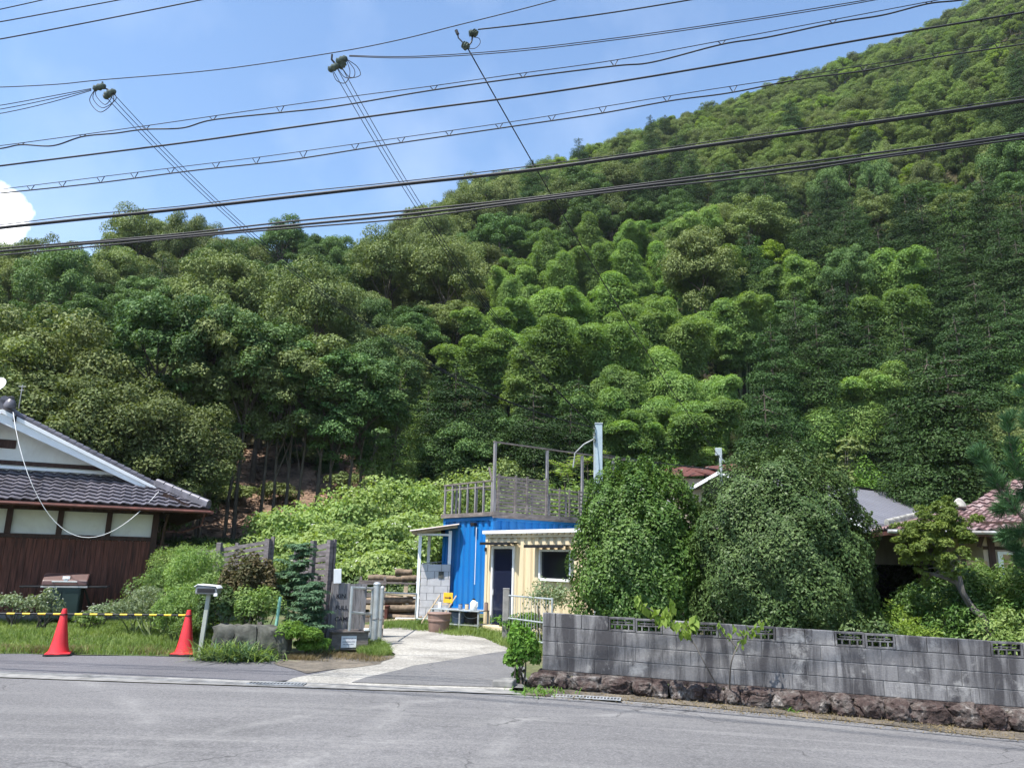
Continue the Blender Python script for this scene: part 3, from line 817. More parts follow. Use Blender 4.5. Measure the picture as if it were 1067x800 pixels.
# ------------------------------------------------------------------ barbecue on its trolley
def grill():
    c = P(66, 642, 19.5); t = empty('barbecue_grill', (c.x, c.y, terrain(c.x, c.y) + .0), R(20), 'dark green barbecue grill with brown lid against the boarded wall', 'barbecue')
    b = MB(); b.box(-.46, .34, -.28, .28, .12, .86); b.obj('cabinet', 'grill_body', t, bevel=.02)
    b = MB(); b.box(-.43, -.06, -.295, -.281, .16, .82); b.obj('door', 'grill_body', t, bevel=.006)
    b = MB(); b.box(-.04, .31, -.295, -.281, .16, .82); b.obj('door', 'grill_body', t, bevel=.006)
    b = MB(); b.prism([(-.52, -.30, .90), (-.52, .30, .90), (-.52, .30, 1.04), (-.52, .12, 1.19), (-.52, -.08, 1.19), (-.52, -.28, 1.02)], (.98, 0, 0)); b.obj('lid', 'grill_lid', t, bevel=.03)
    b = MB(); b.tube([(-.3, -.34, 1.0), (.24, -.34, 1.0)], .016, 8); b.box(-.29, -.27, -.34, -.27, .99, 1.01); b.box(.21, .23, -.34, -.27, .99, 1.01); b.obj('handle', 'steel', t, True)
    b = MB(); b.box(-.10, .06, -.235, -.205, 1.06, 1.13); b.tube([(-.02, -.28, 1.04), (-.02, -.22, 1.05)], .045, 14); b.obj('thermometer', 'white_metal', t, True)
    b = MB(); b.box(-.98, -.48, -.25, .25, .86, .90); b.obj('side_shelf', 'black', t, bevel=.01)
    b = MB(); b.box(.36, .90, -.25, .25, .86, .90); b.obj('side_shelf', 'black', t, bevel=.01)
    b = MB(); b.box(-.53, .47, -.29, .29, .86, .90); b.obj('rim', 'rail_grey', t, bevel=.005)
    for x in (-.42, .30):
        b = MB(); b.tube([(x - .02, -.24, .07), (x + .03, -.24, .07)], .07, 16); b.obj('wheel', 'black', t, True)
    for x in (-.42, .30): b = MB(); b.box(x - .025, x + .025, .18, .23, 0, .12); b.obj('leg', 'black', t)
    b = MB(); b.prism([(.36, -.1, .85), (.40, -.1, .85), (.70, .2, .05), (.62, .2, .05)], (0, .04, 0)); b.obj('brace', 'black', t)


grill()


# ------------------------------------------------------------------ cones with a striped bar
def cone_proto():
    t = empty('traffic_cone', (0, 0, 0))
    b = MB(); n = 6
    b.prism([(-.19, -.14, 0), (-.14, -.19, 0), (.14, -.19, 0), (.19, -.14, 0), (.19, .14, 0), (.14, .19, 0), (-.14, .19, 0), (-.19, .14, 0)], (0, 0, .022)); b.obj('foot_plate', 'black', t, bevel=.004)
    b = MB(); b.lathe([(.175, .024), (.172, .034), (.150, .045), (.130, .10), (.105, .22), (.045, .60), (.033, .665), (.030, .675), (.020, .678)], 28)
    b.obj('body', 'red_cone', t, True)
    b = MB(); b.prism([(-.17, -.17, .0235), (.17, -.17, .0235), (.17, .17, .0235), (-.17, .17, .0235)], (0, 0, .016)); b.obj('flange', 'red_cone', t, bevel=.006)
    b = MB(); b.lathe([(.048, .585), (.050, .585), (.050, .597), (.048, .597)], 20); b.obj('bar_ring', 'black', t, True)
    return t


pc = cone_proto(); C1 = pt_on(60.5, 682.5); C2 = pt_on(192, 682.5)
C0 = C1 + (C1 - C2)
pc.location = C1 + Vector((0, 0, .006)); pc.rotation_euler.z = .4
pc.scale = (1.12, 1.12, 1.12)
tag(pc, 'red traffic cone in front of the barbecue grill, left of two in the picture', 'traffic cone', 'cones holding the striped bars')
c2 = copy_tree(pc); c2.location = C2 + Vector((0, 0, .006)); c2.rotation_euler.z = .1; c2['label'] = 'red traffic cone beside the post-mounted mailbox'
c3 = copy_tree(pc); c3.location = C0 + Vector((0, 0, .006)); c3.rotation_euler.z = .8; c3['label'] = 'red traffic cone at the far left end of the striped bars, beyond the grill'


def bar(a, b_, label):
    t = empty('cone_bar', (0, 0, 0), 0, label, 'barrier bar', 'striped bars between cones')
    A = a + Vector((0, 0, .674)); B = b_ + Vector((0, 0, .674)); d = (B - A).normalized(); A += d * .05; B -= d * .05
    L = (B - A).length; n = int(L / .115)
    k = MB()
    for i in range(n):
        p = A.lerp(B, i / n); q = A.lerp(B, (i + 1) / n)
        k.cur = i % 2; k.tube([p, q], .0165 if i % 2 else .016, 10)
    k.obj('striped_tube', ['black', 'yellow_band'], t, True)
    for p in (a, b_):
        r = MB(); pts = [p + Vector((.060 * math.cos(q), .060 * math.sin(q), .674)) for q in np.linspace(0, 2 * math.pi, 17)]
        r.tube(pts, .008, 6, False); r.obj('end_ring', 'black', t, True)


bar(C1, C2, 'yellow and black striped bar between the two red cones')
bar(C0, C1, 'yellow and black striped bar running left from the cone before the grill')


# ------------------------------------------------------------------ mailbox on a post
def mailbox():
    c = pt_on(206, 684); t = empty('mailbox', (c.x, c.y, c.z), R(3), 'grey metal mailbox on a leaning post beside the low stone wall', 'mailbox')
    b = MB(); b.beam((0.03, 0, 0), (.08, 0, 1.06), .07, .062, (0, 1, 0)); b.obj('post', 'post_cream', t, bevel=.005)
    b = MB(); pr = [(-.13, 1.05), (.25, 1.05), (.25, 1.14), (.22, 1.18), (-.09, 1.20), (-.13, 1.16)]
    b.prism([(x, -.12, z) for x, z in pr], (0, .25, 0)); b.obj('box', 'mailbox', t, bevel=.02)
    b = MB(); b.box(-.09, .21, -.135, -.121, 1.08, 1.15); b.obj('slot_flap', 'black', t, bevel=.004)
    b = MB(); b.prism([(x, -.14, z) for x, z in [(-.14, 1.17), (-.09, 1.205), (.22, 1.185), (.26, 1.145), (.26, 1.158), (.222, 1.20), (-.09, 1.22), (-.15, 1.18)]], (0, .29, 0)); b.obj('lid', 'white_metal', t, bevel=.003)
    b = MB(); b.box(.20, .26, -.13, -.09, 1.02, 1.07); b.obj('latch', 'white_metal', t, bevel=.005)


mailbox()


# ------------------------------------------------------------------ low stone wall under the shrubs
def rock_mesh(b, c, r, seed, flat=.25):
    rr = random.Random(seed); bm = bmesh.new(); bmesh.ops.create_icosphere(bm, subdivisions=4, radius=1)
    k = [(rand_vec(rr), rr.uniform(.68, .98)) for _ in range(14)]
    vs = []; ph = [rr.uniform(0, 6) for _ in range(6)]
    for v in bm.verts:
        p = v.co.copy()
        for n, d in k:
            e = p.dot(n) - d
            if e > 0: p -= n * e * .9
        w_ = mnoise.fractal(p * 2.2 + Vector(ph[:3]), .9, 2.1, 5) * .17 + mnoise.fractal(p * 7 + Vector(ph[3:]), .8, 2.1, 3) * .035
        p = Vector([math.copysign(abs(k_) ** .8, k_) for k_ in p]) * (1 + w_)
        vs.append(Vector(c) + Vector((p.x * r[0], p.y * r[1], p.z * r[2])))
    b.t = rr.random(); b.add(vs, [tuple(x.index for x in f.verts) for f in bm.faces]); bm.free()


def rand_vec(rr):
    while True:
        v = Vector((rr.uniform(-1, 1), rr.uniform(-1, 1), rr.uniform(-1, 1)))
        if .2 < v.length < 1: return v.normalized()


def stone_wall():
    a = pt_on(218, 685); e = pt_on(297, 687); d = (e - a); L = d.length; ang = math.atan2(d.y, d.x)
    t = empty('low_stone_wall', (a.x, a.y, a.z), ang, 'low dark wall of rough cut stones under the shrubs, right of the mailbox', 'stone wall')
    x = 0; rr = random.Random(5); i = 0
    while x < L - .1:
        w = min(rr.uniform(.28, .42), L - x)
        b = MB(); bm = bmesh.new(); bmesh.ops.create_cube(bm, size=1); bmesh.ops.subdivide_edges(bm, edges=bm.edges, cuts=7, use_grid_fill=True)
        vs = []
        for v in bm.verts:
            p = v.co; q = Vector((p.x * w, p.y * .34, p.z * .56)); n = p.normalized()
            q += mnoise.noise_vector(Vector((p.x * 3 + x * 5, p.y * 3, p.z * 3))) * .05
            k = (abs(p.x) * 2) ** 6 + (abs(p.z) * 2) ** 6; q.y *= 1 - .18 * min(1, k); q.z *= 1 - .06 * (abs(p.x) * 2) ** 4
            vs.append(q + Vector((x + w / 2, .18, .25)))
        b.add(vs, [tuple(k.index for k in f.verts) for f in bm.faces]); bm.free()
        b.obj('stone', 'old_stone', t, True); x += w + .004; i += 1


stone_wall()


# ------------------------------------------------------------------ slatted board fence, in leaning panels
def slat_fence(name, label, p0, p1, z0a, z1a, z0b, z1b, nslat, nv, gap=.35, rails=True, mat='fence_wood', cat='fence', seed=1, posts=(), group=None):
    """p0, p1 plan points; z0/z1 bottom and top at both ends"""
    rr = random.Random(seed)
    A = Vector((p0[0], p0[1], 0)); B = Vector((p1[0], p1[1], 0)); d = (B - A).normalized(); n = Vector((d.y, -d.x, 0))
    t = empty(name, (A.x, A.y, min(z0a, z0b)), 0, label, cat, group); o = Vector((A.x, A.y, min(z0a, z0b)))
    for i in range(nslat):
        f0 = i / nslat; f1 = (i + 1 - gap) / nslat
        def at(s, f): return A.lerp(B, s) + Vector((0, 0, (z0a + (z1a - z0a) * f) * (1 - s) + (z0b + (z1b - z0b) * f) * s)) - o
        j = rr.uniform(-.008, .008); yy = n * (.022 + rr.uniform(0, .006))
        b = MB(); s0 = rr.uniform(-.008, 0); s1 = 1 + rr.uniform(0, .008)
        b.prism([at(s0, f0) + yy + Vector((0, 0, j)), at(s1, f0) + yy - Vector((0, 0, j)), at(s1, f1) + yy - Vector((0, 0, j)), at(s0, f1) + yy + Vector((0, 0, j))], -n * .018)
        b.obj('slat', mat, t)
    for k in range(nv):
        s = k / (nv - 1) if nv > 1 else .5
        zb = z0a * (1 - s) + z0b * s; zt = z1a * (1 - s) + z1b * s
        p = A.lerp(B, s)
        b = MB(); b.beam(Vector((p.x, p.y, zb - .02)) - o - n * .03, Vector((p.x, p.y, zt + .03)) - o - n * .03, .07, .05, tuple(n)); b.obj('upright', mat, t)
    for s, zb, zt in posts:
        p = A.lerp(B, s); b = MB(); b.beam(Vector((p.x, p.y, zb)) - o + n * .06, Vector((p.x, p.y, zt)) - o + n * .06, .11, .09, tuple(n)); b.obj('post', mat, t)
    return t


def at_px(pa, pb, Ya, Yb):
    return P(*pa, Ya), P(*pb, Yb)


# far run (rises to the right) and the tall near panel by the sign
fa = P(208, 590, 18.0); fa2 = P(208, 573, 18.0); fb = P(282, 582, 17.6); fb2 = P(282, 561, 17.6)
zt = terrain(fa.x, fa.y)
slat_fence('slat_fence', 'long dark slatted fence run rising above the rust-tinged shrub', (fa.x, fa.y), (fb.x, fb.y), fa.z - .25, fa2.z, fb.z - .1, fb2.z + .02, 5, 3, .3, seed=2,
           posts=((.28, zt, fa2.z + .18), (.02, zt, fa2.z + .02), (.96, zt, fb2.z)))
fc = P(302, 640, 16.8); fc2 = P(302, 572, 16.8); fd = P(345, 600, 16.0); fd2 = P(346, 563, 16.0)
zt2 = terrain(fd.x, fd.y)
slat_fence('slat_fence', 'tall leaning panel of dark horizontal boards left of the painted wooden sign', (fc.x, fc.y), (fd.x, fd.y), fd.z - .35, fc2.z, fd.z - .38, fd2.z, 8, 2, .18, seed=4,
           posts=((.55, zt2, fc2.z + .18), (.98, zt2, fd2.z + .01), (.72, zt2, fd.z), (.80, zt2, fd.z - .1)))


# ------------------------------------------------------------------ wooden sign, planter with notice, gate
def text_mesh(txt, size, ext=.003):
    cu = bpy.data.curves.new('lettering', 'FONT'); cu.body = txt; cu.size = size; cu.extrude = ext; cu.align_x = 'LEFT'; cu.offset = .0015
    o = bpy.data.objects.new('lettering', cu); COL.objects.link(o)
    dg = bpy.context.evaluated_depsgraph_get(); me = bpy.data.meshes.new_from_object(o.evaluated_get(dg))
    bpy.data.objects.remove(o); return me


def camp_sign():
    Y = 15.85; a = P(343, 671, Y); z0 = terrain(a.x, a.y); b0 = P(379, 671, Y + .25)
    ang = math.atan2(b0.y - a.y, b0.x - a.x); W = (Vector((b0.x, b0.y)) - Vector((a.x, a.y))).length
    top = P(348, 607, Y).z - z0
    t = empty('camp_sign', (a.x, a.y, z0), ang, 'grey upright board sign painted with black words, KIN FULL CAMP', 'sign')
    n = 6; rr = random.Random(9)
    for i in range(n):
        x0 = i * W / n; b = MB(); b.box(x0 + .003, x0 + W / n - .003, 0, .02 + rr.uniform(0, .004), .15, top - .02 * i / n + rr.uniform(-.01, .01)); b.obj('plank', 'grey_wood_up', t)
    b = MB(); b.box(0, W, .025, .055, .3, .37); b.obj('back_rail', 'grey_wood_up', t); b = MB(); b.box(0, W, .025, .055, top - .2, top - .13); b.obj('back_rail', 'grey_wood_up', t)
    for s, zz, w in (('KIN', .74, .115), ('FULL', .56, .115), ('CAMP', .385, .115)):
        me = text_mesh(s, w, .002); o = link('lettering', me, 'ink', t); o.rotation_euler = (R(90), 0, 0); o.location = (.07, -.004, top * zz + .03)
    p = MB(); p.beam((-.03, .09, 0), (.02, .09, top + .02), .07, .07, (0, 1, 0)); p.obj('post', 'grey_wood_up', t)
    # white plate hung by the post
    w = P(351.5, 600, Y - .05)
    o = MB().box(-.075, .075, -.008, .008, -.14, .14).obj('white_plate', 'white_paint', None, bevel=.004); o.location = (w.x, w.y + .02, w.z); o.rotation_euler = (0, R(-3), ang)
    tag(o, 'small blank white plate above the left end of the wooden sign', 'plate')
    # planter trough with a notice
    q = P(345, 676, Y - .5); zq = terrain(q.x, q.y)
    t = empty('planter_trough', (q.x, q.y, zq), ang, 'low grey wooden trough under the sign with a white notice on its front', 'planter')
    for (x0, x1, y0, y1) in ((0, .70, 0, .022), (0, .70, .30, .322), (0, .022, .023, .299), (.678, .70, .023, .299)):
        b = MB(); b.box(x0, x1, y0, y1, .02, .33); b.obj('side_board', 'grey_wood', t, bevel=.003)
    b = MB(); b.box(-.02, .72, -.03, .03, .331, .36); b.box(-.02, .72, .29, .35, .331, .36); b.obj('rim', 'grey_wood', t, bevel=.003)
    b = MB(); b.box(.02, .68, .02, .30, .24, .29); b.obj('earth', 'dirt', t)
    b = MB(); b.box(.18, .47, -.006, -.0015, .06, .27); pp = b.obj('notice', 'paper', t)
    rr = random.Random(2)
    for row, (zz, h) in enumerate(((.225, .018), (.165, .022), (.12, .022))):
        x = .205 + (.02 if row == 2 else 0); b = MB()
        while x < .44 - (.03 if row == 2 else 0):
            w_ = rr.uniform(.008, .02); b.box(x, x + w_, -.0075, -.0062, zz - h / 2 * rr.uniform(.5, 1), zz + h / 2 * rr.uniform(.5, 1)); x += w_ + rr.uniform(.004, .008)
        b.obj('line_of_print', 'grey_ink', pp)
    b = MB(); b.box(.60, .69, -.06, .02, .361, .41); o = b.obj('small_white_box', 'white_paint', None, bevel=.008); o.matrix_world = t.matrix_basis.copy(); tag(o, 'tiny white box on the right rim of the wooden trough', 'box')


camp_sign()


def rail_gate(p0, p1, z0a, z1a, z0b, z1b, nbar, label, name='metal_gate', mid=(.45,), bar=.006, fr=.022, mat='rail_grey', cat='gate'):
    A = Vector((p0[0], p0[1], 0)); B = Vector((p1[0], p1[1], 0)); o = Vector((A.x, A.y, min(z0a, z0b)))
    t = empty(name, o, 0, label, cat)
    def at(s, f): return A.lerp(B, s) + Vector((0, 0, (z0a + (z1a - z0a) * f) * (1 - s) + (z0b + (z1b - z0b) * f) * s)) - o
    for f in (0, 1) + tuple(mid): MB().tube([at(0, f), at(1, f)], fr, 8).obj('rail', mat, t, True)
    for s in (0, 1): MB().tube([at(s, -.03), at(s, 1.03)], fr * 1.15, 8).obj('stile', mat, t, True)
    b = MB()
    for i in range(1, nbar): b.tube([at(i / nbar, 0), at(i / nbar, 1)], bar, 6)
    if nbar > 1: b.obj('bars', mat, t, True)
    return t


ga0 = P(364, 655, 15.6); ga1 = P(386, 655, 16.4)
rail_gate((ga0.x, ga0.y), (ga1.x, ga1.y), P(362, 662, 15.6).z, P(365, 612, 15.6).z, P(386, 664, 16.4).z, P(386, 613, 16.4).z, 1, 'narrow rusty-white pipe gate leaf standing before the wooden sign', mid=(.48,), fr=.026, mat='steel')


def round_post(px, pyb, pyt, Y, r, label, mat='steel', cap=True, name='gate_post'):
    b0 = P(px, pyb, Y); z0 = terrain(b0.x, b0.y); h = P(px, pyt, Y).z - z0
    t = empty(name, (b0.x, b0.y, z0), 0, label, 'gate post')
    b = MB(); b.tube([(0, 0, 0), (0, 0, h)], r, 14); b.obj('shaft', mat, t, True)
    b = MB(); b.lathe([(r * 1.08, h + .001), (r * 1.1, h + .02), (r * .7, h + .05), (r * .1, h + .06)], 14); b.obj('cap', mat, t, True)
    b = MB(); b.lathe([(r * 1.12, h * .42), (r * 1.16, h * .43), (r * 1.12, h * .45)], 14); b.obj('band', 'rail_grey', t, True)
    return t


round_post(389.5, 668, 609, 16.6, .075, 'thick round galvanised gate post right of the wooden sign')
round_post(395.5, 666, 613, 17.0, .04, 'thinner grey gate post just behind the thick round one')
gb = P(396, 617, 15.0); gc = P(433, 618, 18.5)
t = empty('chain_rail', (0, 0, 0), 0, 'single pale pipe rail across the yard before the stacked firewood', 'rail')
MB().tube([P(396, 617, 17.0), P(434, 618.5, 22.3)], .02, 8).obj('pipe', 'steel', t, True)
e = P(434, 618.5, 22.3); MB().tube([(e.x, e.y, terrain(e.x, e.y)), e], .022, 8).obj('pipe_foot', 'steel', t, True)
# short grey picket rack seen behind the gate
pk = P(377, 640, 18.0)
t = empty('wooden_rack', (pk.x - .12, pk.y, terrain(pk.x, pk.y)), R(6), 'small grey wooden rack of stacked slats between sign and gate post', 'rack')
for i in range(8):
    z = .2 + i * .135; MB().box(0, .62, -.02, .01, z, z + .075 + .02 * (i % 2)).obj('slat', 'grey_wood' if i % 3 else 'new_wood', t)
for x in (.02, .56): MB().box(x, x + .05, .012, .06, 0, 1.32).obj('leg', 'grey_wood', t)


# ------------------------------------------------------------------ blue and yellow containers, deck, lean-to
L0 = Vector((-1.95, 23.2, 0)); U = Vector((.62, -.78, 0)).normalized(); V_ = Vector((-U.y, U.x, 0)); UANG = math.atan2(U.y, U.x)


def fr(u, v, z): return L0 + U * u + V_ * v + Vector((0, 0, z))


def corrugated(b, x0, x1, z0, z1, y, depth=.05, pitch=.278, flip=1, holes=()):
    """trapezoid ribs along x on the plane y, solid sheet; holes: (xa, xb, za, zb) are cut out"""
    prof = []; x = x0; k = 0
    while x < x1:
        for dx, dy in ((0, 0), (.075, 0), (.11, depth), (.205, depth), (.24, 0)):
            if x + dx < x1: prof.append((x + dx, y + dy * flip))
        x += pitch
    prof.append((x1, y))
    cuts = sorted({h[0] for h in holes} | {h[1] for h in holes})
    for c in cuts:
        for i in range(len(prof) - 1):
            if prof[i][0] < c < prof[i + 1][0]:
                f = (c - prof[i][0]) / (prof[i + 1][0] - prof[i][0]); prof.insert(i + 1, (c, prof[i][1] + f * (prof[i + 1][1] - prof[i][1]))); break
    zs = sorted({z0, z1} | {h[2] for h in holes} | {h[3] for h in holes}); n = len(prof); vs = []
    for z in zs: vs += [(p[0], p[1], z) for p in prof]
    fs = []
    for j in range(len(zs) - 1):
        for i in range(n - 1):
            mx = (prof[i][0] + prof[i + 1][0]) / 2; mz = (zs[j] + zs[j + 1]) / 2
            if any(h[0] < mx < h[1] and h[2] < mz < h[3] for h in holes): continue
            fs.append((j * n + i, j * n + i + 1, (j + 1) * n + i + 1, (j + 1) * n + i))
    b.add(vs, fs)


def frame_box(b, x0, x1, y0, y1, z0, z1, t=.11):
    for x in (x0, x1 - t):
        for y in (y0, y1 - t): b.box(x, x + t, y, y + t, z0, z1)
    for z in (z0, z1 - t):
        for y in (y0, y1 - t): b.box(x0 + t, x1 - t, y, y + t, z, z + t)
        for x in (x0, x1 - t): b.box(x, x + t, y0 + t, y1 - t, z, z + t)


# local axes: x = u (the end wall / the long wall of the yellow one), y = v
BZ = .32
BL = empty('blue_container', fr(0, 0, BZ), UANG, 'bright blue shipping container raised on blocks with a deck on its roof', 'shipping container')
b = MB(); frame_box(b, 0, 2.44, 0, 6.06, 0, 2.59); b.obj('corner_frame', 'blue_paint', BL, bevel=.008)
b = MB(); corrugated(b, .11, 2.33, .11, 2.48, .03); b.obj('end_wall', 'blue_paint', BL, normals=False)
for xx, nm in ((2.41, 'long_wall'), (.03, 'long_wall')):
    b = MB(); corrugated(b, .11, 5.95, .11, 2.48, 0, flip=1); b.v = [(xx - y if xx > 1 else xx + y, x, z) for x, y, z in b.v]; b.obj(nm, 'blue_paint', BL, normals=False)
b = MB(); b.box(.11, 2.33, 5.95, 6.0, .11, 2.48); b.obj('rear_wall', 'blue_paint', BL)
b = MB(); b.box(.05, 2.39, .05, 6.0, 2.50, 2.56); b.obj('roof_panel', 'blue_paint', BL)
b = MB(); b.box(.06, 2.38, .06, 6.0, .02, .1); b.obj('floor_panel', 'blue_paint', BL)
for x in (0, 2.29):
    for z in (-.001, 2.46): b = MB(); b.box(x, x + .15, -.012, .16, z, z + .13); b.obj('corner_casting', 'blue_paint', BL, bevel=.01)
b = MB(); b.tube([(1.72, -.03, 2.3), (1.72, -.03, .75)], .012, 6); b.obj('door_rod', 'white_metal', BL, True)
b = MB(); b.obox((1.62, -.06, 2.38), (.16, .12, .10)); b.obj('flood_lamp', 'black', BL, bevel=.01)
b = MB(); b.obox((.10, -.06, 2.15), (.10, .10, .18)); b.obj('lamp_bracket', 'black', BL, bevel=.01)
for x, y in ((.1, .1), (2.1, .1), (.1, 5.6), (2.1, 5.6)):
    p = fr(x, y, 0); b = MB(); b.box(0, .3, 0, .4, 0, BZ - .002 - terrain(p.x, p.y)); o = b.obj('footing_block', 'pale_block', None, bevel=.01); o.location = (p.x, p.y, terrain(p.x, p.y)); o.rotation_euler.z = UANG
    tag(o, 'pale concrete block under the %s corner of the blue container' % {(.1, .1): 'front left', (2.1, .1): 'front right', (.1, 5.6): 'back left', (2.1, 5.6): 'back right'}[(x, y)], 'block', 'blocks under the blue container')

YZ = -.14
YC = empty('yellow_container', fr(2.56, -.33, YZ), UANG, 'cream yellow shipping container hut with a glass door and a window', 'shipping container')
s_d0, s_d1, s_w0, s_w1 = .30, 1.24, 2.22, 3.36
b = MB(); frame_box(b, 0, 6.06, 0, 2.44, 0, 2.55, .10); b.obj('corner_frame', 'yellow_paint', YC, bevel=.008)
b = MB(); corrugated(b, .10, 5.96, .10, 2.45, .03, holes=((s_d0, s_d1, .11, 2.25), (s_w0, s_w1, 1.42, 2.16))); b.obj('front_wall', 'yellow_paint', YC, normals=False)
b = MB(); b.box(.10, 5.96, 2.38, 2.42, .1, 2.45); b.obj('back_wall', 'yellow_paint', YC)
b = MB(); corrugated(b, .10, 2.34, .10, 2.45, 0); b.v = [(.03 + y, x, z) for x, y, z in b.v]; b.obj('end_wall', 'yellow_paint', YC, normals=False)
b = MB(); b.box(6.0, 6.03, .1, 2.34, .1, 2.45); b.obj('end_wall', 'yellow_paint', YC)
b = MB(); b.box(.1, 5.96, .07, 2.38, .02, .08); b.obj('floor_panel', 'dark_wood', YC)
b = MB(); corrugated(b, -.05, 6.12, 2.552, 2.60, -.06, .03, .2); b.box(-.05, 6.12, -.02, 2.5, 2.575, 2.60); b.obj('roof_sheet', 'white_metal', YC, normals=False)
b = MB(); b.box(-.05, 6.12, -.075, -.062, 2.50 + .055, 2.64); b.obj('white_fascia', 'white_metal', YC)
b = MB()
x = .02
while x < 6.0: b.box(x, x + .12, -.04, -.003, 2.515, 2.55); x += .2
b.obj('rib_ends', 'yellow_paint', YC)
D = MB(); D.box(s_d0, s_d0 + .06, -.02, .09, .10, 2.25); D.box(s_d1 - .06, s_d1, -.02, .09, .10, 2.25); D.box(s_d0 + .06, s_d1 - .06, -.02, .09, 2.17, 2.25); D.box(s_d0 + .06, s_d1 - .06, -.02, .09, .10, .15); D.obj('door_frame', 'white_metal', YC, bevel=.005)
D = MB(); D.box(s_d0 + .061, s_d1 - .061, .02, .05, .151, 2.169); dd = D.obj('door', 'door_navy', YC); MB().tube([(s_d0 + .10, -.01, 1.0), (s_d0 + .10, -.01, 1.14)], .012, 8).obj('handle', 'white_metal', dd, True)
D = MB(); D.box(s_d0 - .12, s_d1 + .14, -.32, .02, 2.30, 2.33); D.box(s_d0 - .12, s_d1 + .14, -.32, -.30, 2.26, 2.30); D.obj('door_hood', 'black', YC)
D = MB(); D.box(s_w0, s_w0 + .05, -.03, .10, 1.42, 2.16); D.box(s_w1 - .05, s_w1, -.03, .10, 1.42, 2.16); D.box(s_w0 + .05, s_w1 - .05, -.03, .10, 2.11, 2.16); D.box(s_w0 + .05, s_w1 - .05, -.05, .10, 1.42, 1.48); wf = D.obj('window_frame', 'white_metal', YC, bevel=.005)
D = MB(); D.box(s_w0 + .051, s_w1 - .051, .03, .05, 1.481, 2.109); D.obj('pane', 'glass', wf)
D = MB(); D.box(s_w0 - .2, s_w1 + .08, -.34, .02, 2.235, 2.262); D.box(s_w0 - .2, s_w1 + .08, -.34, -.32, 2.19, 2.235); D.obj('window_hood', 'black', YC)
D = MB(); D.box(s_d0 - .28, s_d0 - .22, -.05, .0, 2.1, 2.2); D.obj('porch_lamp', 'black', YC, bevel=.01)
p = fr(2.56 + s_d0, -.7, 0); o = MB().box(-.15, 1.1, -.05, .3, 0, .17).obj('door_step', 'yellow_paint', None, bevel=.01); o.location = (p.x, p.y, terrain(p.x, p.y)); o.rotation_euler.z = UANG; tag(o, 'yellow painted timber step below the navy glass door', 'step')

# deck with rails on the blue container
DZ = BZ + 2.595
DK = empty('roof_deck', fr(0, 0, DZ), UANG, 'weathered timber roof deck with rails and slatted screens on the blue container', 'deck')
b = MB()
for i in range(16): b.box(.02 + i * .152, .02 + i * .152 + .14, -.03, 6.1, .06, .085)
b.obj('floor_boards', 'grey_wood', DK)
for y in (.1, 2.0, 4.0, 5.9): MB().box(-.03, 2.47, y, y + .08, .0, .059).obj('joist', 'grey_wood', DK)
MB().box(2.47, 2.51, -.05, 6.12, -.05, .12).obj('edge_board', 'grey_wood', DK)
MB().box(-.04, 2.469, -.07, -.031, .0, .11).obj('edge_board', 'grey_wood', DK)
for i in range(7):
    x = .02 + i * .385; MB().box(x, x + .05, -.02, .03, .086, .95).obj('baluster', 'grey_wood_up', DK)
MB().box(-.02, 2.42, -.03, .04, .951, .99).obj('hand_rail', 'grey_wood', DK)
MB().box(-.02, 2.42, -.01, .02, .80, .84).obj('lower_rail', 'grey_wood', DK)
PY = [0.0, 1.93, 3.35, 4.7, 6.0]
for i, y in enumerate(PY): MB().box(2.41, 2.48, y - .035, y + .035, .121 if 0 else .086, 2.02 - .02 * i).obj('post', 'grey_wood_up', DK)
MB().box(2.41, 2.47, -.05, 6.05, 2.021, 2.06).obj('top_bar', 'grey_wood', DK)
MB().beam((2.38, -.01, .95), (2.20, -.01, 1.35), .04).obj('brace', 'grey_wood', DK)
rr = random.Random(4)
for i in range(10):
    z = .15 + i * .098; MB().box(2.485, 2.50, .06 + rr.uniform(-.02, .02), 1.88, z, z + .078).obj('screen_slat', 'grey_wood', DK)
for y in (.08, .68, 1.1, 1.84): MB().box(2.501, 2.52, y, y + .07, .12, 1.16).obj('screen_batten', 'grey_wood', DK)
for i in range(7):
    z = .15 + i * .115; MB().box(2.485, 2.50, 2.0, 6.0, z, z + .045).obj('screen_slat', 'grey_wood', DK)
for y in (2.35, 2.75, 3.15, 3.7, 4.2, 5.2): MB().box(2.501, 2.52, y, y + .05, .12, .92).obj('screen_batten', 'grey_wood', DK)
for i in range(8):
    y = .4 + i * .75; MB().box(-.0, .05, y, y + .05, .086, .95).obj('baluster', 'grey_wood_up', DK)
MB().box(-.01, .06, .05, 6.0, .951, .99).obj('hand_rail', 'grey_wood', DK)

# lean-to left of the blue container: pale block wall, white posts, tin roof
lt = fr(0, 0, 0)
A = P(436, 648, 22.6); Bq = P(468, 648, 22.7); z0 = terrain(A.x, A.y)
ang = R(4); Wd = (Vector((Bq.x, Bq.y)) - Vector((A.x, A.y))).length - .02
LT = empty('lean_to_shelter', (A.x, A.y, z0), ang, 'open lean-to of pale concrete blocks with a rusty tin roof beside the blue container', 'shelter')
b = MB(); rr = random.Random(8); hz = .2; nrow = 8
for r_ in range(nrow):
    x = -.2 * (r_ % 2)
    while x < Wd:
        x0 = max(x, 0); x1 = min(x + .39, Wd)
        if x1 - x0 > .04: b.t = rr.random(); b.box(x0 + .004, x1 - .004, 0, .12 + rr.uniform(-.004, .004), r_ * hz + .004, (r_ + 1) * hz - .004)
        x += .395
b.obj('block_wall', 'pale_block', LT)
MB().box(.01, Wd - .01, .01, .11, .0, nrow * hz - .01).obj('mortar_core', 'mortar', LT)
MB().box(Wd * .60, Wd * .78, -.02, -.003, nrow * hz - .38, nrow * hz - .2).obj('vent_block', 'old_stone', LT)
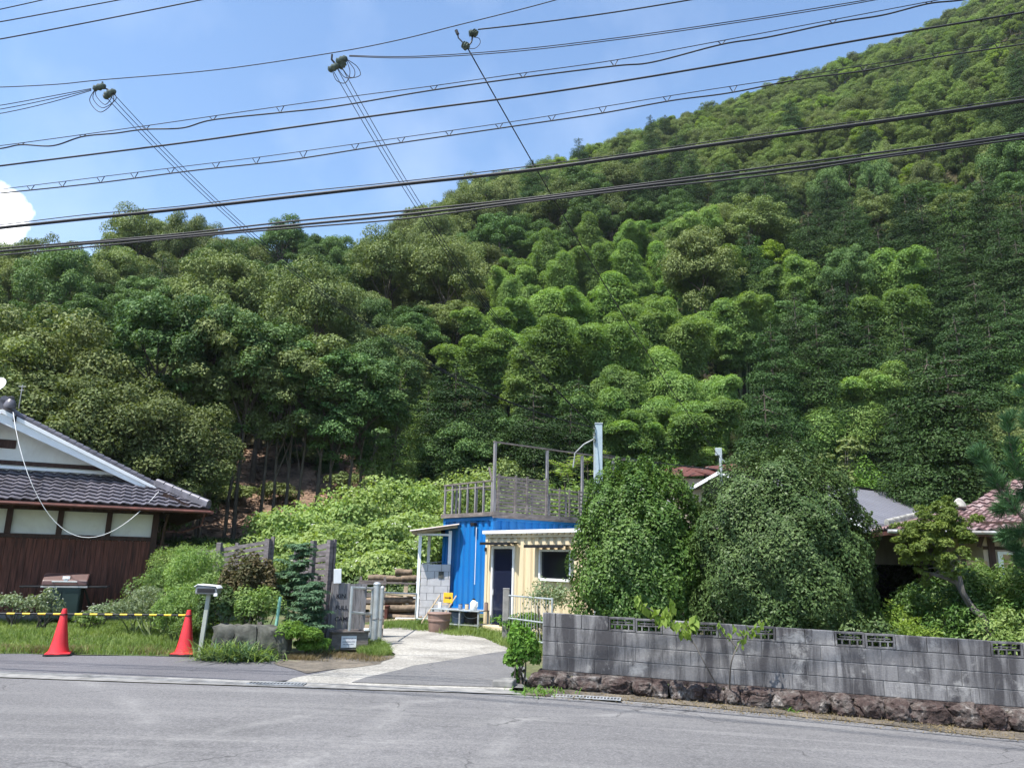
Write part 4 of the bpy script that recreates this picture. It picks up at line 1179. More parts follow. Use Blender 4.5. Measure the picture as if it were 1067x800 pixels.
for x in (-.005, Wd - .09):
    z1 = 2.55; zb = nrow * hz + .002 if x > 0 else 0
    MB().box(x - (.1 if x < 0 else 0), x + .09 - (.1 if x < 0 else 0), -.02, .07, zb, z1 - .12 * (x < 0)).obj('post', 'white_paint', LT, bevel=.004)
MB().box(-.15, Wd, -.03, .05, 2.40, 2.46).obj('beam', 'white_paint', LT)
b = MB(); corrugated(b, 0, 3.0, 0, 1, 0, .03, .15)
prof = sorted({(round(x, 4), y) for x, y, z in b.v}); b = MB(); vs = []
for (x, y) in prof:
    for t_ in (0, 1): vs.append((-.35 + (Wd + .55) * t_, -.45 + x * .8, 2.50 + .22 * t_ + y))
fs = [(2 * i, 2 * i + 1, 2 * i + 3, 2 * i + 2) for i in range(len(prof) - 1)]
b.add(vs, fs); b.obj('tin_roof', 'tarnish', LT, normals=False).modifiers.new('t', 'SOLIDIFY').thickness = .006
for y in (-.3, .9, 2.2): MB().beam((-.3, y * .7, 2.455), (Wd + .15, y * .7, 2.665), .05, .07).obj('rafter', 'new_wood', LT)
for x in (.1, Wd - .1): MB().box(x, x + .09, 1.7, 1.79, 0, 2.45).obj('post', 'white_paint', LT)
MB().tube([(-.02, 1.1, nrow * .2), (Wd, 1.1, 1.7)], .02, 6).obj('tie_rail', 'rail_grey', LT, True)

# square bluish steel post with a cable arm
pp = P(623, 560, 15.9); zp = terrain(pp.x, pp.y); hp = P(623.5, 442, 15.9).z - zp
t = empty('utility_pole', (pp.x, pp.y, zp), 0, 'bluish grey square steel pole rising between the deck and the round shrub', 'utility pole')
MB().box(-.05, .095, -.05, .05, 0, hp).obj('shaft', 'pole_blue', t, bevel=.006)
MB().box(-.085, -.051, -.035, .035, 0, hp - .25).obj('cable_duct', 'steel', t, bevel=.004)
MB().box(-.06, .105, -.06, .06, hp + .001, hp + .025).obj('cap', 'steel', t, bevel=.004)
MB().tube([(-.05, 0, hp - .3), (-.28, .05, hp - .42), (-.46, .1, hp - .6), (-.5, .12, hp - .9)], .014, 6).obj('arm', 'rail_grey', t, True)
for i in range(3): MB().lathe([(.012, 0), (.03, .01), (.018, .03), (.03, .05), (.01, .07)], 10, (-.075, -.07, hp - .12 - i * .13)).obj('insulator', 'porcelain', t, True)
POLE_TOP = Vector((pp.x - .05, pp.y - .07, zp + hp - .08))

# low metal fence beside the yellow hut
f0 = P(528, 664, 18.2); f1 = P(575, 672, 16.6)
rail_gate((f0.x, f0.y), (f1.x, f1.y), P(528, 663, 18.2).z, P(528, 620, 18.2).z, P(575, 671, 16.6).z, P(575, 624, 16.6).z, 16, 'low pale metal railing in front of the yellow hut', 'metal_railing', (.45,), .006, .018, 'steel', 'railing')
f0 = P(526.5, 664, 18.2); z0 = terrain(f0.x, f0.y); o = empty('railing_post', (f0.x, f0.y, z0), 0, 'square grey concrete post at the left end of the low metal railing', 'post')
h = P(527, 614, 18.2).z - z0; MB().box(-.075, .075, -.06, .06, 0, h).obj('shaft', 'concrete', o, bevel=.02); MB().prism([(-.08, -.065, h + .001), (.08, -.065, h + .001), (.08, .065, h + .001), (-.08, .065, h + .001)], (0, 0, .03)).obj('cap', 'concrete', o, bevel=.014)


# ------------------------------------------------------------------ things standing before the blue container
def put(px, py, Y):
    p = P(px, py, Y); return Vector((p.x, p.y, terrain(p.x, p.y)))


a = put(464, 650, 20.9); a2 = put(499, 650, 20.4); L_ = (a2 - a).length
T = empty('metal_work_table', a, math.atan2(a2.y - a.y, a2.x - a.x), 'long low grey metal table before the blue container', 'table')
MB().box(-.35, L_ + .1, -.2, .35, .47, .50).obj('table_top', 'steel', T, bevel=.005)
for x in (-.32, L_ / 2, L_ + .05):
    for y in (-.17, .30): MB().box(x, x + .04, y, y + .04, 0, .469).obj('leg', 'steel', T)
MB().box(-.3, L_ + .05, -.15, .3, .12, .14).obj('lower_shelf', 'steel', T)
tm = T.matrix_basis.copy(); tm = Matrix.Translation(a) @ Matrix.Rotation(T.rotation_euler.z, 4, 'Z')


def on_table(x, y, z=.502): return tm @ Vector((x, y, z))


t = empty('warning_sign', on_table(.06, .0), T.rotation_euler.z, 'small square yellow sign with a black arrow standing on the metal table', 'sign')
MB().tube([(0, .02, 0), (0, .02, .48)], .01, 6).obj('stake', 'rail_grey', t, True)
MB().box(-.15, .14, -.006, .006, .14, .40).obj('plate', 'sign_yellow', t, bevel=.006)
MB().prism([(-.11, -.0075, .255), (.04, -.0075, .255), (.04, -.0075, .225), (.11, -.0075, .27), (.04, -.0075, .315), (.04, -.0075, .285), (-.11, -.0075, .285)], (0, .001, 0)).obj('arrow', 'ink', t)
t = empty('jug', on_table(.86, -.02), T.rotation_euler.z, 'white plastic jug with dark cap on the metal table', 'jug')
MB().lathe([(.08, 0), (.095, .02), (.095, .17), (.06, .22), (.035, .24), (.035, .25)], 16).obj('body', 'white_metal', t, True)
MB().lathe([(.038, .251), (.038, .285), (.01, .29)], 12).obj('cap', 'black', t, True)
MB().tube([(.07, 0, .2), (.12, 0, .19), (.12, 0, .1), (.09, 0, .07)], .01, 6).obj('handle', 'white_metal', t, True)
for x, r_, h_, m_, lab in ((-.22, .05, .16, 'white_metal', 'white tin on the left end of the metal table'), (.42, .055, .12, 'blue_bucket', 'small grey-blue pot on the metal table beside the yellow sign'), (.62, .05, .13, 'new_wood', 'small tan pot on the metal table left of the white jug'), (1.2, .05, .19, 'clay', 'brown bottle on the right half of the metal table')):
    t = empty('pot', on_table(x, .04), 0, lab, 'pot')
    MB().lathe([(r_ * .8, 0), (r_, .01), (r_, h_ * .9), (r_ * .85, h_)], 14).obj('body', m_, t, True); MB().lathe([(r_ * .86, h_ + .001), (r_ * .86, h_ + .012), (r_ * .2, h_ + .014)], 14).obj('lid', 'black', t, True)
for px, r_, h_, m_, lab, Y in ((478, .2, .42, 'blue_bucket', 'grey-blue bucket under the metal table, left one', 20.9), (491, .2, .44, 'black', 'black bucket under the metal table, right of the grey-blue one', 20.75)):
    p = put(px, 650, Y); t = empty('bucket', p, 0, lab, 'bucket'); b = MB(); b.lathe([(r_ * .78, 0), (r_ * .8, .01), (r_, h_ - .02), (r_ * 1.05, h_ - .02), (r_ * 1.05, h_), (r_ * .94, h_), (r_ * .75, .03), (.001, .03)], 20); b.obj('shell', m_, t, True)
    pts = [Vector((r_ * math.cos(q), -.02, h_ - .03 - r_ * .55 * math.sin(q))) for q in np.linspace(0, math.pi, 13)]; MB().tube([p_ + Vector((0, -r_ * .98, 0)) * (math.sin(i / 12 * math.pi)) for i, p_ in enumerate(pts)], .006, 6).obj('bail', 'steel', t, True)
p = put(457, 657, 19.9); t = empty('brown_tub', p, 0, 'big brown plastic tub with a lid beside the little wooden ladder', 'tub')
b = MB(); b.lathe([(.24, 0), (.25, .02), (.265, .25), (.285, .26), (.285, .30), (.275, .31), (.29, .43)], 24); b.obj('shell', 'clay', t, True); b = MB(); b.lathe([(.30, .431), (.31, .44), (.30, .46), (.02, .475)], 24); b.obj('lid', 'clay', t, True)
# wooden step ladder lying back on the block wall
p = put(437, 655, 21.4); t = empty('step_ladder', p, R(-8), 'short pale wooden ladder leaning on the concrete block lean-to wall', 'ladder')
for x in (0, .46): MB().beam((x, 0, .01), (x + .42, .42, .78), .03, .07, (0, 1, 0)).obj('stile', 'new_wood', t)
for k in (.08, .38, .70): MB().beam((k * .42, k * .42, k * .78 + .01), (.46 + k * .42, k * .42, k * .78 + .01), .09, .022).obj('rung', 'new_wood', t)
MB().box(-.1, .55, -.06, .02, 0, .02).obj('foot_board', 'new_wood', t)


# firewood, trestle and boards behind the gate
def log(p, d, L, r, lab, grp='logs in the firewood heap'):
    d = Vector(d).normalized(); t = empty('firewood_log', p, 0, lab, 'log', grp)
    pts = [d * (L * (i / 4 - .5)) + Vector((0, 0, .015 * math.sin(i * 1.7))) for i in range(5)]
    MB().tube(pts, [r, r * 1.03, r * .98, r, r * .95], 12).obj('bark', 'log', t, True)
    for e_, s in ((0, -1), (4, 1)):
        c = pts[e_]; MB().tube([c + d * .001 * s, c + d * .006 * s], [r * .93, r * .9], 12).obj('cut_end', 'log_end', t, True)


base = put(413, 652, 23.0)
LG = [(-.55, -.1, .12, .1, 2.0, 'bottom'), (-.1, -.3, .11, -.05, 1.7, 'bottom'), (.35, .1, .13, .08, 1.9, 'bottom'), (-.5, .05, .34, -.12, 1.6, 'second layer'), (.1, -.15, .34, .2, 1.7, 'second layer'), (-.3, .0, .54, .15, 1.4, 'upper'), (.25, .1, .56, -.2, 1.3, 'top')]
wl = ['longest reddish log along the left foot of the firewood heap', 'front log at the foot of the firewood heap', 'right-hand log at the foot of the firewood heap beside the block wall', 'left log in the middle of the firewood heap', 'right log in the middle of the firewood heap', 'left one of the two topmost logs of the firewood heap', 'right one of the two topmost logs of the firewood heap']
for (x, y, z, sl_, L, _), lab in zip(LG, wl): log(base + Vector((x * .9, y, z)), (1, sl_, sl_ * .3), L, random.uniform(.085, .115), lab)
wt = put(418, 648, 23.9); t = empty('log_trestle', wt, R(3), 'trestle of weathered beams behind the firewood with bark logs on top', 'trestle')
for x in (-.85, .05, .95): MB().beam((x, 0, 0), (x + .05, 0, .98), .12, .12, (0, 1, 0)).obj('leg', 'new_wood', t)
MB().box(-1.1, 1.25, -.08, .08, .981, 1.04).obj('beam', 'grey_wood', t)
MB().box(-.0, 1.2, -.12, -.085, .42, .62).obj('pale_board', 'white_paint', t)
for x, L, z, lab in ((-.5, 1.1, 1.14, 'dark bark log on the left half of the trestle'), (.55, 1.2, 1.15, 'dark bark log on the right half of the trestle'), (.0, .5, 1.33, 'short pale log topmost on the trestle')): log(wt + Vector((x, 0, z)), (1, .04, .01), L, .095, lab, 'logs on the trestle')
for i, (x, y, z, L, m_, lab) in enumerate(((-.2, -.75, .05, 1.7, 'new_wood', 'pale plank lying on the grass before the firewood'), (.5, -.6, .10, .9, 'white_paint', 'short white plank before the firewood beside the block wall'), (.1, -.55, .72, 1.2, 'new_wood', 'pale sawn plank lying across the top of the firewood heap'))):
    o = MB().box(-L / 2, L / 2, -.07, .07, -.02, .02).obj('plank', m_, None, bevel=.003); o.location = base + Vector((x, y + .5 * (i == 2), z)); o.rotation_euler = (0, R(4 * (i - 1)), R(7 * i - 5)); tag(o, lab, 'plank')
p = put(396, 655, 22.6); t = empty('rusty_bin', p, 0, 'small rusty brown box left of the firewood heap', 'bin'); MB().box(-.22, .2, -.15, .15, 0, .40).obj('box', 'rust_red', t, bevel=.01); MB().box(-.24, .22, -.17, .17, .401, .43).obj('lid', 'rust_red', t, bevel=.005)


# ------------------------------------------------------------------ the long concrete block wall on rocks
def block_wall():
    a = W_A - wn * .20; d = wd; L = (W_B - W_A).length + 6
    ang = math.atan2(d.y, d.x)
    # heights measured at both ends of what the photo shows
    def zt_(px, py, s):
        Y = (a + d * s).y; return P(px, py, Y).z
    s1 = (W_B - W_A).length
    zA = P(566, 637.5, a.y).z; zB = P(1067, 668.5, (a + d * s1).y).z
    hA = .82; sl_ = (zB - zA) / s1
    T = empty('block_wall', (a.x, a.y, 0), ang, 'long stained grey concrete block wall with pierced vents on a rough stone footing', 'wall')
    top = lambda x: zA + sl_ * x
    rr = random.Random(12)
    vents = []                      # (start of the block, in half block units) from pixels
    pv = [(648, 672), (676, 700), (740, 764), (795, 822), (888, 918), (922, 952), (1030, 1060)]
    w2 = lambda px: ((a + d * 0).x, )
    def s_of(px):                   # where a column of the photo meets the wall
        v = ray(px, 650); v = Vector((v.x, v.y)); # solve a + d s = v t
        det = d.x * (-v.y) - d.y * (-v.x); return (-(a.x) * (-v.y) - (-(a.y)) * (-v.x)) / det
    bw = .395
    vk = sorted({round(s_of((p + q) / 2) / bw - .5) for p, q in pv})
    b = MB(); core = MB(); th = .06
    nrow = 4; rh = hA / nrow
    for r_ in range(nrow):
        k = 0; off = -bw / 2 if r_ % 2 else 0
        x = off
        while x < L:
            x0 = max(x, 0); x1 = min(x + bw, L); top_row = r_ == nrow - 1
            if x1 - x0 > .03 and not (top_row and round(x / bw) in vk and off == 0 and False):
                kk = round(x0 / bw)
                isv = top_row and any(abs(x - v * bw - (off)) < .01 for v in vk)
                if not isv:
                    b.t = min(1, max(0, rr.gauss(.5, .24)))
                    z0 = top(x0) - hA + r_ * rh; z1 = top(x1) - hA + r_ * rh; dy = rr.uniform(-.002, .002); g = .004
                    b.add([(x0 + g, -th + dy, z0 + g), (x1 - g, -th + dy, z1 + g), (x1 - g, th, z1 + g), (x0 + g, th, z0 + g), (x0 + g, -th + dy, z0 + rh - g), (x1 - g, -th + dy, z1 + rh - g), (x1 - g, th, z1 + rh - g), (x0 + g, th, z0 + rh - g)],
                          [(0, 3, 2, 1), (4, 5, 6, 7), (0, 1, 5, 4), (1, 2, 6, 5), (2, 3, 7, 6), (3, 0, 4, 7)])
            x += bw
    b.obj('block_courses', 'block_wall', T, bevel=.006)
    # recessed mortar: behind the lower rows, and between blocks of the top row
    e = .008
    core.add([(e, -th + e, top(0) - hA), (L, -th + e, top(L) - hA), (L, th - e, top(L) - hA), (e, th - e, top(0) - hA), (e, -th + e, top(0) - rh), (L, -th + e, top(L) - rh), (L, th - e, top(L) - rh), (e, th - e, top(0) - rh)],
             [(0, 3, 2, 1), (4, 5, 6, 7), (0, 1, 5, 4), (1, 2, 6, 5), (2, 3, 7, 6), (3, 0, 4, 7)])
    core.obj('mortar', 'mortar', T)
    off = -bw / 2 if (nrow - 1) % 2 else 0
    for v in vk:
        x0 = v * bw + off; x1 = x0 + bw; z = top((x0 + x1) / 2) - rh; zz = z + rh
        q = MB(); q.t = .95; g = .004; ft = .030
        q.t = .94
        q.box(x0 + g, x1 - g, -th, th, z + g, z + ft); q.box(x0 + g, x1 - g, -th, th, zz - ft, zz - g)
        q.box(x0 + g, x0 + ft, -th, th, z + ft, zz - ft); q.box(x1 - ft, x1 - g, -th, th, z + ft, zz - ft)
        m = (z + zz) / 2; c = (x0 + x1) / 2
        q.box(x0 + ft, x1 - ft, -th * .8, th * .8, m - .009, m + .009)
        for dx, za, zb in ((-.06, m + .009, zz - ft), (.06, m + .009, zz - ft), (-.10, z + ft, m - .009), (.10, z + ft, m - .009), (0, z + ft, m - .009)): q.box(c + dx - .009, c + dx + .009, -th * .8, th * .8, za, zb)
        q.box(c - .13, c + .13, -th * .8, th * .8, m + .028, m + .040)
        q.obj('vent_block', 'block_wall', T, bevel=.002)
    # ledge under the blocks and the rocks
    q = MB(); 
    q.add([(-.05, -.10, top(0) - hA - .05), (L, -.10, top(L) - hA - .05), (L, .12, top(L) - hA - .05), (-.05, .12, top(0) - hA - .05), (-.05, -.10, top(0) - hA - .001), (L, -.10, top(L) - hA - .001), (L, .12, top(L) - hA - .001), (-.05, .12, top(0) - hA - .001)],
          [(0, 3, 2, 1), (4, 5, 6, 7), (0, 1, 5, 4), (1, 2, 6, 5), (2, 3, 7, 6), (3, 0, 4, 7)]); q.obj('ledge', 'rock', T)
    x = -.18; i = 0
    while x < L - .2:
        w = rr.uniform(.20, .52) if i else .4
        pw = a + d * (x + w / 2); zg = terrain(pw.x, pw.y); zt = top(x + w / 2) - hA - .02; H_ = zt - zg
        q = MB(); rock_mesh(q, (x + w / 2, -.06 - rr.uniform(0, .05), zg + H_ * .48), (w * .54, .20, H_ * .62), 100 + i); q.obj('rock', 'rock', T, False)
        if rr.random() < .6:
            q = MB(); w2_ = w * .4; rock_mesh(q, (x + w, -.13, zg + .05), (w2_ * .6, .10, .09), 300 + i); q.obj('rock', 'rock', T, False)
        x += w * .92; i += 1
    return T, top, a, d


WALL, wtop, wa0, wdir = block_wall()


# ------------------------------------------------------------------ grey barn and red tiled house behind the wall
def barn():
    d = Vector((.82, .57, 0)).normalized(); n = Vector((-d.y, d.x, 0))       # along the ridge, and away from the viewer
    rz_ = P(750, 491, 26.2).z; R0 = P(750, 500, 26.2); R0.z = 0
    run = 5.0; ez = 3.02; rise = rz_ - ez; E0 = R0 - n * run
    lo = 0.0; hi = 15.0
    ang = math.atan2(d.y, d.x)
    T = empty('grey_roofed_barn', (E0.x, E0.y, 0), ang, 'dark open-fronted barn with a plain grey metal roof behind the tall hedge', 'barn')
    gz_ = .1
    b = MB(); b.prism([(lo, 0, ez), (hi, 0, ez), (hi, run, ez + rise), (lo, run, ez + rise)], (0, 0, -.05)); b.prism([(lo, 2 * run, ez), (hi, 2 * run, ez), (hi, run + .002, ez + rise), (lo, run + .002, ez + rise)], (0, 0, -.05)); rf = b.obj('roof', 'metal_roof', T)
    b = MB(); x = lo + .2
    while x < hi:
        b.prism([(x, 0, ez + .001), (x + .02, 0, ez + .001), (x + .02, run, ez + rise + .001), (x, run, ez + rise + .001)], (0, 0, .008)); x += .45
    b.obj('standing_seams', 'metal_roof', rf)
    b = MB(); b.beam((lo, run, ez + rise + .02), (hi, run, ez + rise + .02), .22, .07); b.obj('ridge_cap', 'black', rf)
    b = MB(); b.box(lo, hi, -.03, -.005, ez - .18, ez - .0); b.obj('fascia', 'rail_grey', T); b = MB(); b.box(lo, 3.0, -.06, -.031, ez - .30, ez - .12); b.obj('white_gutter', 'white_metal', T, bevel=.01)
    b = MB(); b.prism([(lo - .03, -.05, ez - .16), (lo - .03, run, ez + rise - .10), (lo - .03, 2 * run + .05, ez - .12), (lo - .03, 2 * run + .05, ez), (lo - .03, run, ez + rise + .02), (lo - .03, -.05, ez)], (.025, 0, 0)); b.obj('bargeboard', 'white_paint', T)
    # walls: upper band of dark board over a wide black opening
    b = MB(); b.box(lo + .5, hi - .4, .75, .9, ez - 1.15, ez + .2); b.obj('upper_wall', 'barn_wall', T)
    b = MB(); b.box(lo + .5, hi - .4, 4.5, 4.6, gz_, ez + .9); b.obj('inner_wall', 'dark_inside', T)
    for x in (lo + .5, hi - .5): MB().box(x - .02, x + .1, .91, 4.5, gz_ - .3, ez + .1).obj('side_wall', 'dark_inside', T)
    b = MB(); b.prism([(lo + .45, .9, ez), (lo + .45, 2 * run - 1, ez), (lo + .45, run, ez + rise - .15)], (.06, 0, 0)); b.obj('gable_wall', 'barn_wall', T)
    b = MB(); b.prism([(lo + .45, .9, 0), (lo + .45, 2 * run - 1, 0), (lo + .45, 2 * run - 1, ez - .001), (lo + .45, .9, ez - .001)], (.045, 0, 0)); b.obj('gable_wall_foot', 'barn_wall', T)
    for x in (lo + .6, 4.5, 9.0, hi - .6): MB().box(x, x + .14, .76, .89, gz_ - .3, ez - 1.151).obj('post', 'dark_wood', T)
    b = MB(); b.box(lo + .5, hi - .5, 1, 4.4, ez - .1, ez - .05); b.obj('ceiling', 'dark_inside', T)


barn()


def red_house():
    A = P(926, 551, 20.5); Bp = P(1000, 532, 23.3); Cp = P(1075, 488, 26.0); ez = A.z
    HR = R(-12); T = empty('red_tiled_house', (A.x, A.y, 0), HR, 'tan walled house with a faded red tile roof behind the garden shrubs', 'house')
    o = Vector((A.x, A.y, 0)); a = Vector((0, 0, ez)); iR = Matrix.Rotation(-HR, 3, 'Z'); b_ = iR @ (Bp - o); c_ = iR @ (Cp - o)
    hgt = lambda t: t        # along slope
    # front slope as courses between a curved hip and far right
    y0 = 0; yB = b_.y; yC = c_.y; XR = 16
    def prof(y): # height along depth, steeper above
        if y < yB: return ez + (b_.z - ez) * (y / yB)
        return b_.z + (c_.z - b_.z) * (y - yB) / (yC - yB)
    def hipx(y):
        if y < yB: return b_.x * y / yB
        return b_.x + (c_.x - b_.x) * (y - yB) / (yC - yB)
    v1 = Vector((0, yB, b_.z - ez)); L1 = v1.length
    t1 = tile_slope((0, 0, ez), (1, 0, 0), v1, L1, lambda t: (hipx(t / L1 * yB), XR), .30, .30, .05, .03)
    t1.obj('front_tiles', 'tile_red', T, True)
    v2 = Vector((0, yC - yB, c_.z - b_.z)); L2 = v2.length
    t2 = tile_slope((0, yB, b_.z), (1, 0, 0), v2, L2, lambda t: (hipx(yB + t / L2 * (yC - yB)), XR), .30, .30, .05, .03)
    t2.obj('upper_tiles', 'tile_red', T, True)
    # left-hand slope falling away from the hip
    b = MB(); lz = ez - .0
    b.prism([(0, 0, ez - .04), (XR, 0, ez - .04), (XR, yB, b_.z - .04), (b_.x, yB, b_.z - .04)], (0, 0, -.1)); b.prism([(b_.x, yB, b_.z - .04), (XR, yB, b_.z - .04), (XR, yC, c_.z - .04), (c_.x, yC, c_.z - .04)], (0, 0, -.1))
    b.prism([(0, 0, ez - .05), (b_.x, yB, b_.z - .05), (b_.x, yB + 2.2, b_.z - .05), (0, yB + 2.2, ez - .05)], (0, 0, -.1)); b.obj('roof', 'rust_red', T)
    t3 = tile_slope((0, 0, ez), (0, 1, 0), Vector((b_.x, 0, b_.z - ez)), math.hypot(b_.x, b_.z - ez), lambda t: (t / math.hypot(b_.x, b_.z - ez) * yB, yB + 2.2), .30, .30, .05, .03); t3.obj('side_tiles', 'tile_red', T, True)
    b = MB(); b.prism([(b_.x + .02, yB + .5, b_.z), (c_.x, yC, c_.z - .1), (XR, yC, c_.z - .1), (XR, yC + 5, b_.z), (b_.x + 2.5, yC + 5, b_.z)], (0, 0, -.05)); b.obj('back_roof', 'tile_red', T)
    b = MB(); ridge_line(b, [(-.05, -.05, ez + .12), (b_.x - .15, yB - .15, b_.z + .10)], .13, .09, .055, .36); b.obj('hip_ridge', 'ridge_white', T, True)
    b = MB(); b.lathe([(.15, 0), (.19, .04), (.17, .13), (.11, .23), (.05, .29), (.01, .30)], 14, (b_.x, yB - .02, b_.z + .08)); b.obj('ridge_end_tile', 'ridge_white', T, True)
    b = MB(); b.tube([(-.05, -.1, ez - .06), (XR, -.1, ez - .09)], .05, 8); b.obj('gutter', 'rail_grey', T, True)
    b = MB(); b.box(0, XR, -.05, .0, ez - .16, ez - .05); b.obj('eave_board', 'rust_red', T)
    # walls set back under the eave
    wy = .85; wx = 2.5; zz = .2
    b = MB(); b.box(wx, XR - 1, wy, yB + 1.2, zz - .4, ez + .15); b.obj('wall', 'tan_wall', T)
    
    def pxs(px):
        v = ray(px, 600); x_ = iR @ Vector((v.x, v.y, 0)); oo = iR @ Vector((-A.x, -A.y, 0)); return oo.x + x_.x * (wy - oo.y) / x_.y
    for px, w in ((1036, .16), (1060, .12), (1100, .14), (1005, .12)): MB().box(pxs(px) - w / 2, pxs(px) + w / 2, wy - .04, wy - .002, zz, ez - .02).obj('post', 'dark_wood', T)
    for z, h in ((1.95, .09), (ez - .18, .1)): MB().box(wx, XR - 1.1, wy - .03, wy - .001, z + .35, z + .35 + h).obj('beam', 'dark_wood', T)
    MB().beam((pxs(1023), wy - .03, 2.0 + .36), (pxs(1029), wy - .03, ez - .05), .10, .05, (0, 1, 0)).obj('brace', 'dark_wood', T)
    x0 = pxs(1037) + .1; x1 = pxs(1090)
    b = MB(); b.box(x0, x0 + .12, wy - .06, wy - .003, .8, 2.25); b.box(x0 + .62, x0 + .72, wy - .06, wy - .003, .8, 2.25); b.box(x0 + .12, x1, wy - .06, wy - .003, 2.18, 2.25); wf = b.obj('window_frame', 'white_metal', T, bevel=.005)
    b = MB(); b.box(x0 + .121, x0 + .619, wy - .03, wy - .003, .8, 2.179); b.obj('shutter', 'tan_panel', wf); b = MB(); b.box(x0 + .721, x1, wy - .04, wy - .003, .8, 2.179); b.obj('pane', 'glass', wf)
    b = MB(); b.box(pxs(1000), pxs(1030), wy - .035, wy - .003, 1.0, 2.0); b.obj('panel', 'tan_panel', T)


red_house()

# small ruined red roof behind the round shrubs with its service pole
p = P(742, 520, 27.5); T = empty('ruined_shed', (p.x, p.y, terrain(p.x, p.y)), R(8), 'half collapsed shed with a rusty red sheet roof glimpsed between the round shrubs', 'shed')
h = P(742, 492, 27.5).z - terrain(p.x, p.y)
b = MB(); b.box(-1.2, 1.6, 0, 1.6, 0, h - .25); b.obj('wall', 'tan_wall', T)
for i, (x0, x1, z, s) in enumerate(((-1.35, -.2, 0, .1), (-.35, .7, .12, -.06), (.5, 1.9, .18, .12))):
    b = MB(); b.prism([(x0, -.35, h - .22 + z), (x1, -.3, h - .22 + z + s), (x1 - .1, 1.8, h + .3 + z + s), (x0, 1.8, h + .25 + z)], (0, 0, -.03)); b.obj('roof_sheet', 'rust_red', T)
for i in range(5): MB().beam((-1.1 + i * .55, -.5, h - .05 + .07 * (i % 2)), (-.6 + i * .6, .2, h + .22), .05, .02).obj('loose_board', 'grey_wood' if i % 2 else 'rust_red', T)
p = P(752.5, 520, 24.0); zp = terrain(p.x, p.y); hq = P(752.5, 474, 24.0).z - zp
T = empty('service_pole', (p.x, p.y, zp), 0, 'thin pale service pole with a small bracket before the ruined red roof', 'utility pole')
MB().tube([(0, 0, 0), (0, 0, hq)], .05, 10).obj('shaft', 'steel', T, True)
MB().beam((-.05, 0, hq - .05), (.28, 0, hq - .35), .04, .03).obj('bracket', 'steel', T); MB().box(-.16, .04, -.05, .05, hq - .02, hq + .22).obj('junction_box', 'steel', T, bevel=.01)
SPOLE = Vector((p.x, p.y, zp + hq - .1))


# ------------------------------------------------------------------ overhead lines
def smooth(pts, n=8):
    out = []; k = len(pts)
    for i in range(k - 1):
        p0 = pts[max(i - 1, 0)]; p1 = pts[i]; p2 = pts[i + 1]; p3 = pts[min(i + 2, k - 1)]
        for j in range(n):
            t = j / n; out.append(.5 * ((2 * p1) + (p2 - p0) * t + (2 * p0 - 5 * p1 + 4 * p2 - p3) * t * t + (3 * p1 - p0 - 3 * p2 + p3) * t ** 3))
    out.append(pts[-1]); return out


def line(tab, Y0, Y1, ext=70):
    """a line along the road through table points, its distance going evenly from Y0 at the left edge to Y1 at the right"""
    pts = [P(x, y, Y0 + (Y1 - Y0) * x / 1067) for x, y in tab]
    d0 = (pts[0] - pts[1]).normalized(); d1 = (pts[-1] - pts[-2]).normalized()
    return [pts[0] + d0 * 9] + smooth(pts) + [pts[-1] + d1 * 9]


def wire(name, label, parts, cat='power line', group='lines overhead'):
    """parts: (part name, points, radius, material)"""
    if len(parts) == 1:
        o = MB().tube(parts[0][1], parts[0][2], 6).obj(name, 'wire', None, True); return tag(o, label, cat, group)
    t = empty(name, (0, 0, 0), 0, label, cat, group)
    for nm, pts, r_, m_ in parts: MB().tube(pts, r_, 6).obj(nm, m_, t, True)
    return t


wire('power_line', 'thin wire cutting the top left corner of the sky, uppermost of three', [('c', line([(-60, 23), (0, 10), (45, 0), (140, -22)], 9, 9), .007, 'wire')])
wire('power_line', 'thin wire at the top left of the sky, middle of three', [('c', line([(-60, 33), (0, 23), (60, 12), (125, 0), (220, -18)], 9.3, 9), .008, 'wire')])
wire('power_line', 'thin wire at the top left of the sky, lowest of three', [('c', line([(-60, 51), (0, 41), (100, 22), (210, 0), (330, -25)], 9.6, 9), .009, 'wire')])
MS = [(-60, 92), (0, 91), (60, 88), (105, 83.5), (225, 73), (345, 55.5), (415, 42), (475, 27), (535, 12), (580, 0), (650, -20)]
wire('messenger_wire', 'single thin wire carrying the three clusters of insulators', [('c', line(MS, 11.5, 8.5), .0075, 'wire')])


def bundle_pair(label, tabT, tabC, Y0, Y1, rT, rC, hang, seed):
    """thin carrier wire with a cable under it, held by small v-shaped hangers"""
    t = empty('slung_cable', (0, 0, 0), 0, label, 'power line', 'lines overhead')
    MB().tube(line(tabT, Y0, Y1), rT, 6).obj('carrier_wire', 'wire', t, True)
    pts = line(tabC, Y0, Y1)
    MB().tube(pts, rC, 6).obj('cable', 'wire', t, True)
    for px in hang:
        Y = Y0 + (Y1 - Y0) * px / 1067
        a = P(px - 4.0, lerp(tabT, px - 4), Y); c = P(px + 4.0, lerp(tabT, px + 4), Y); m = P(px, lerp(tabC, px) + .5, Y)
        MB().tube([a, a.lerp(m, .75), m, c.lerp(m, .75), c], .0055, 6).obj('hanger', 'wire', t, True)
    return t


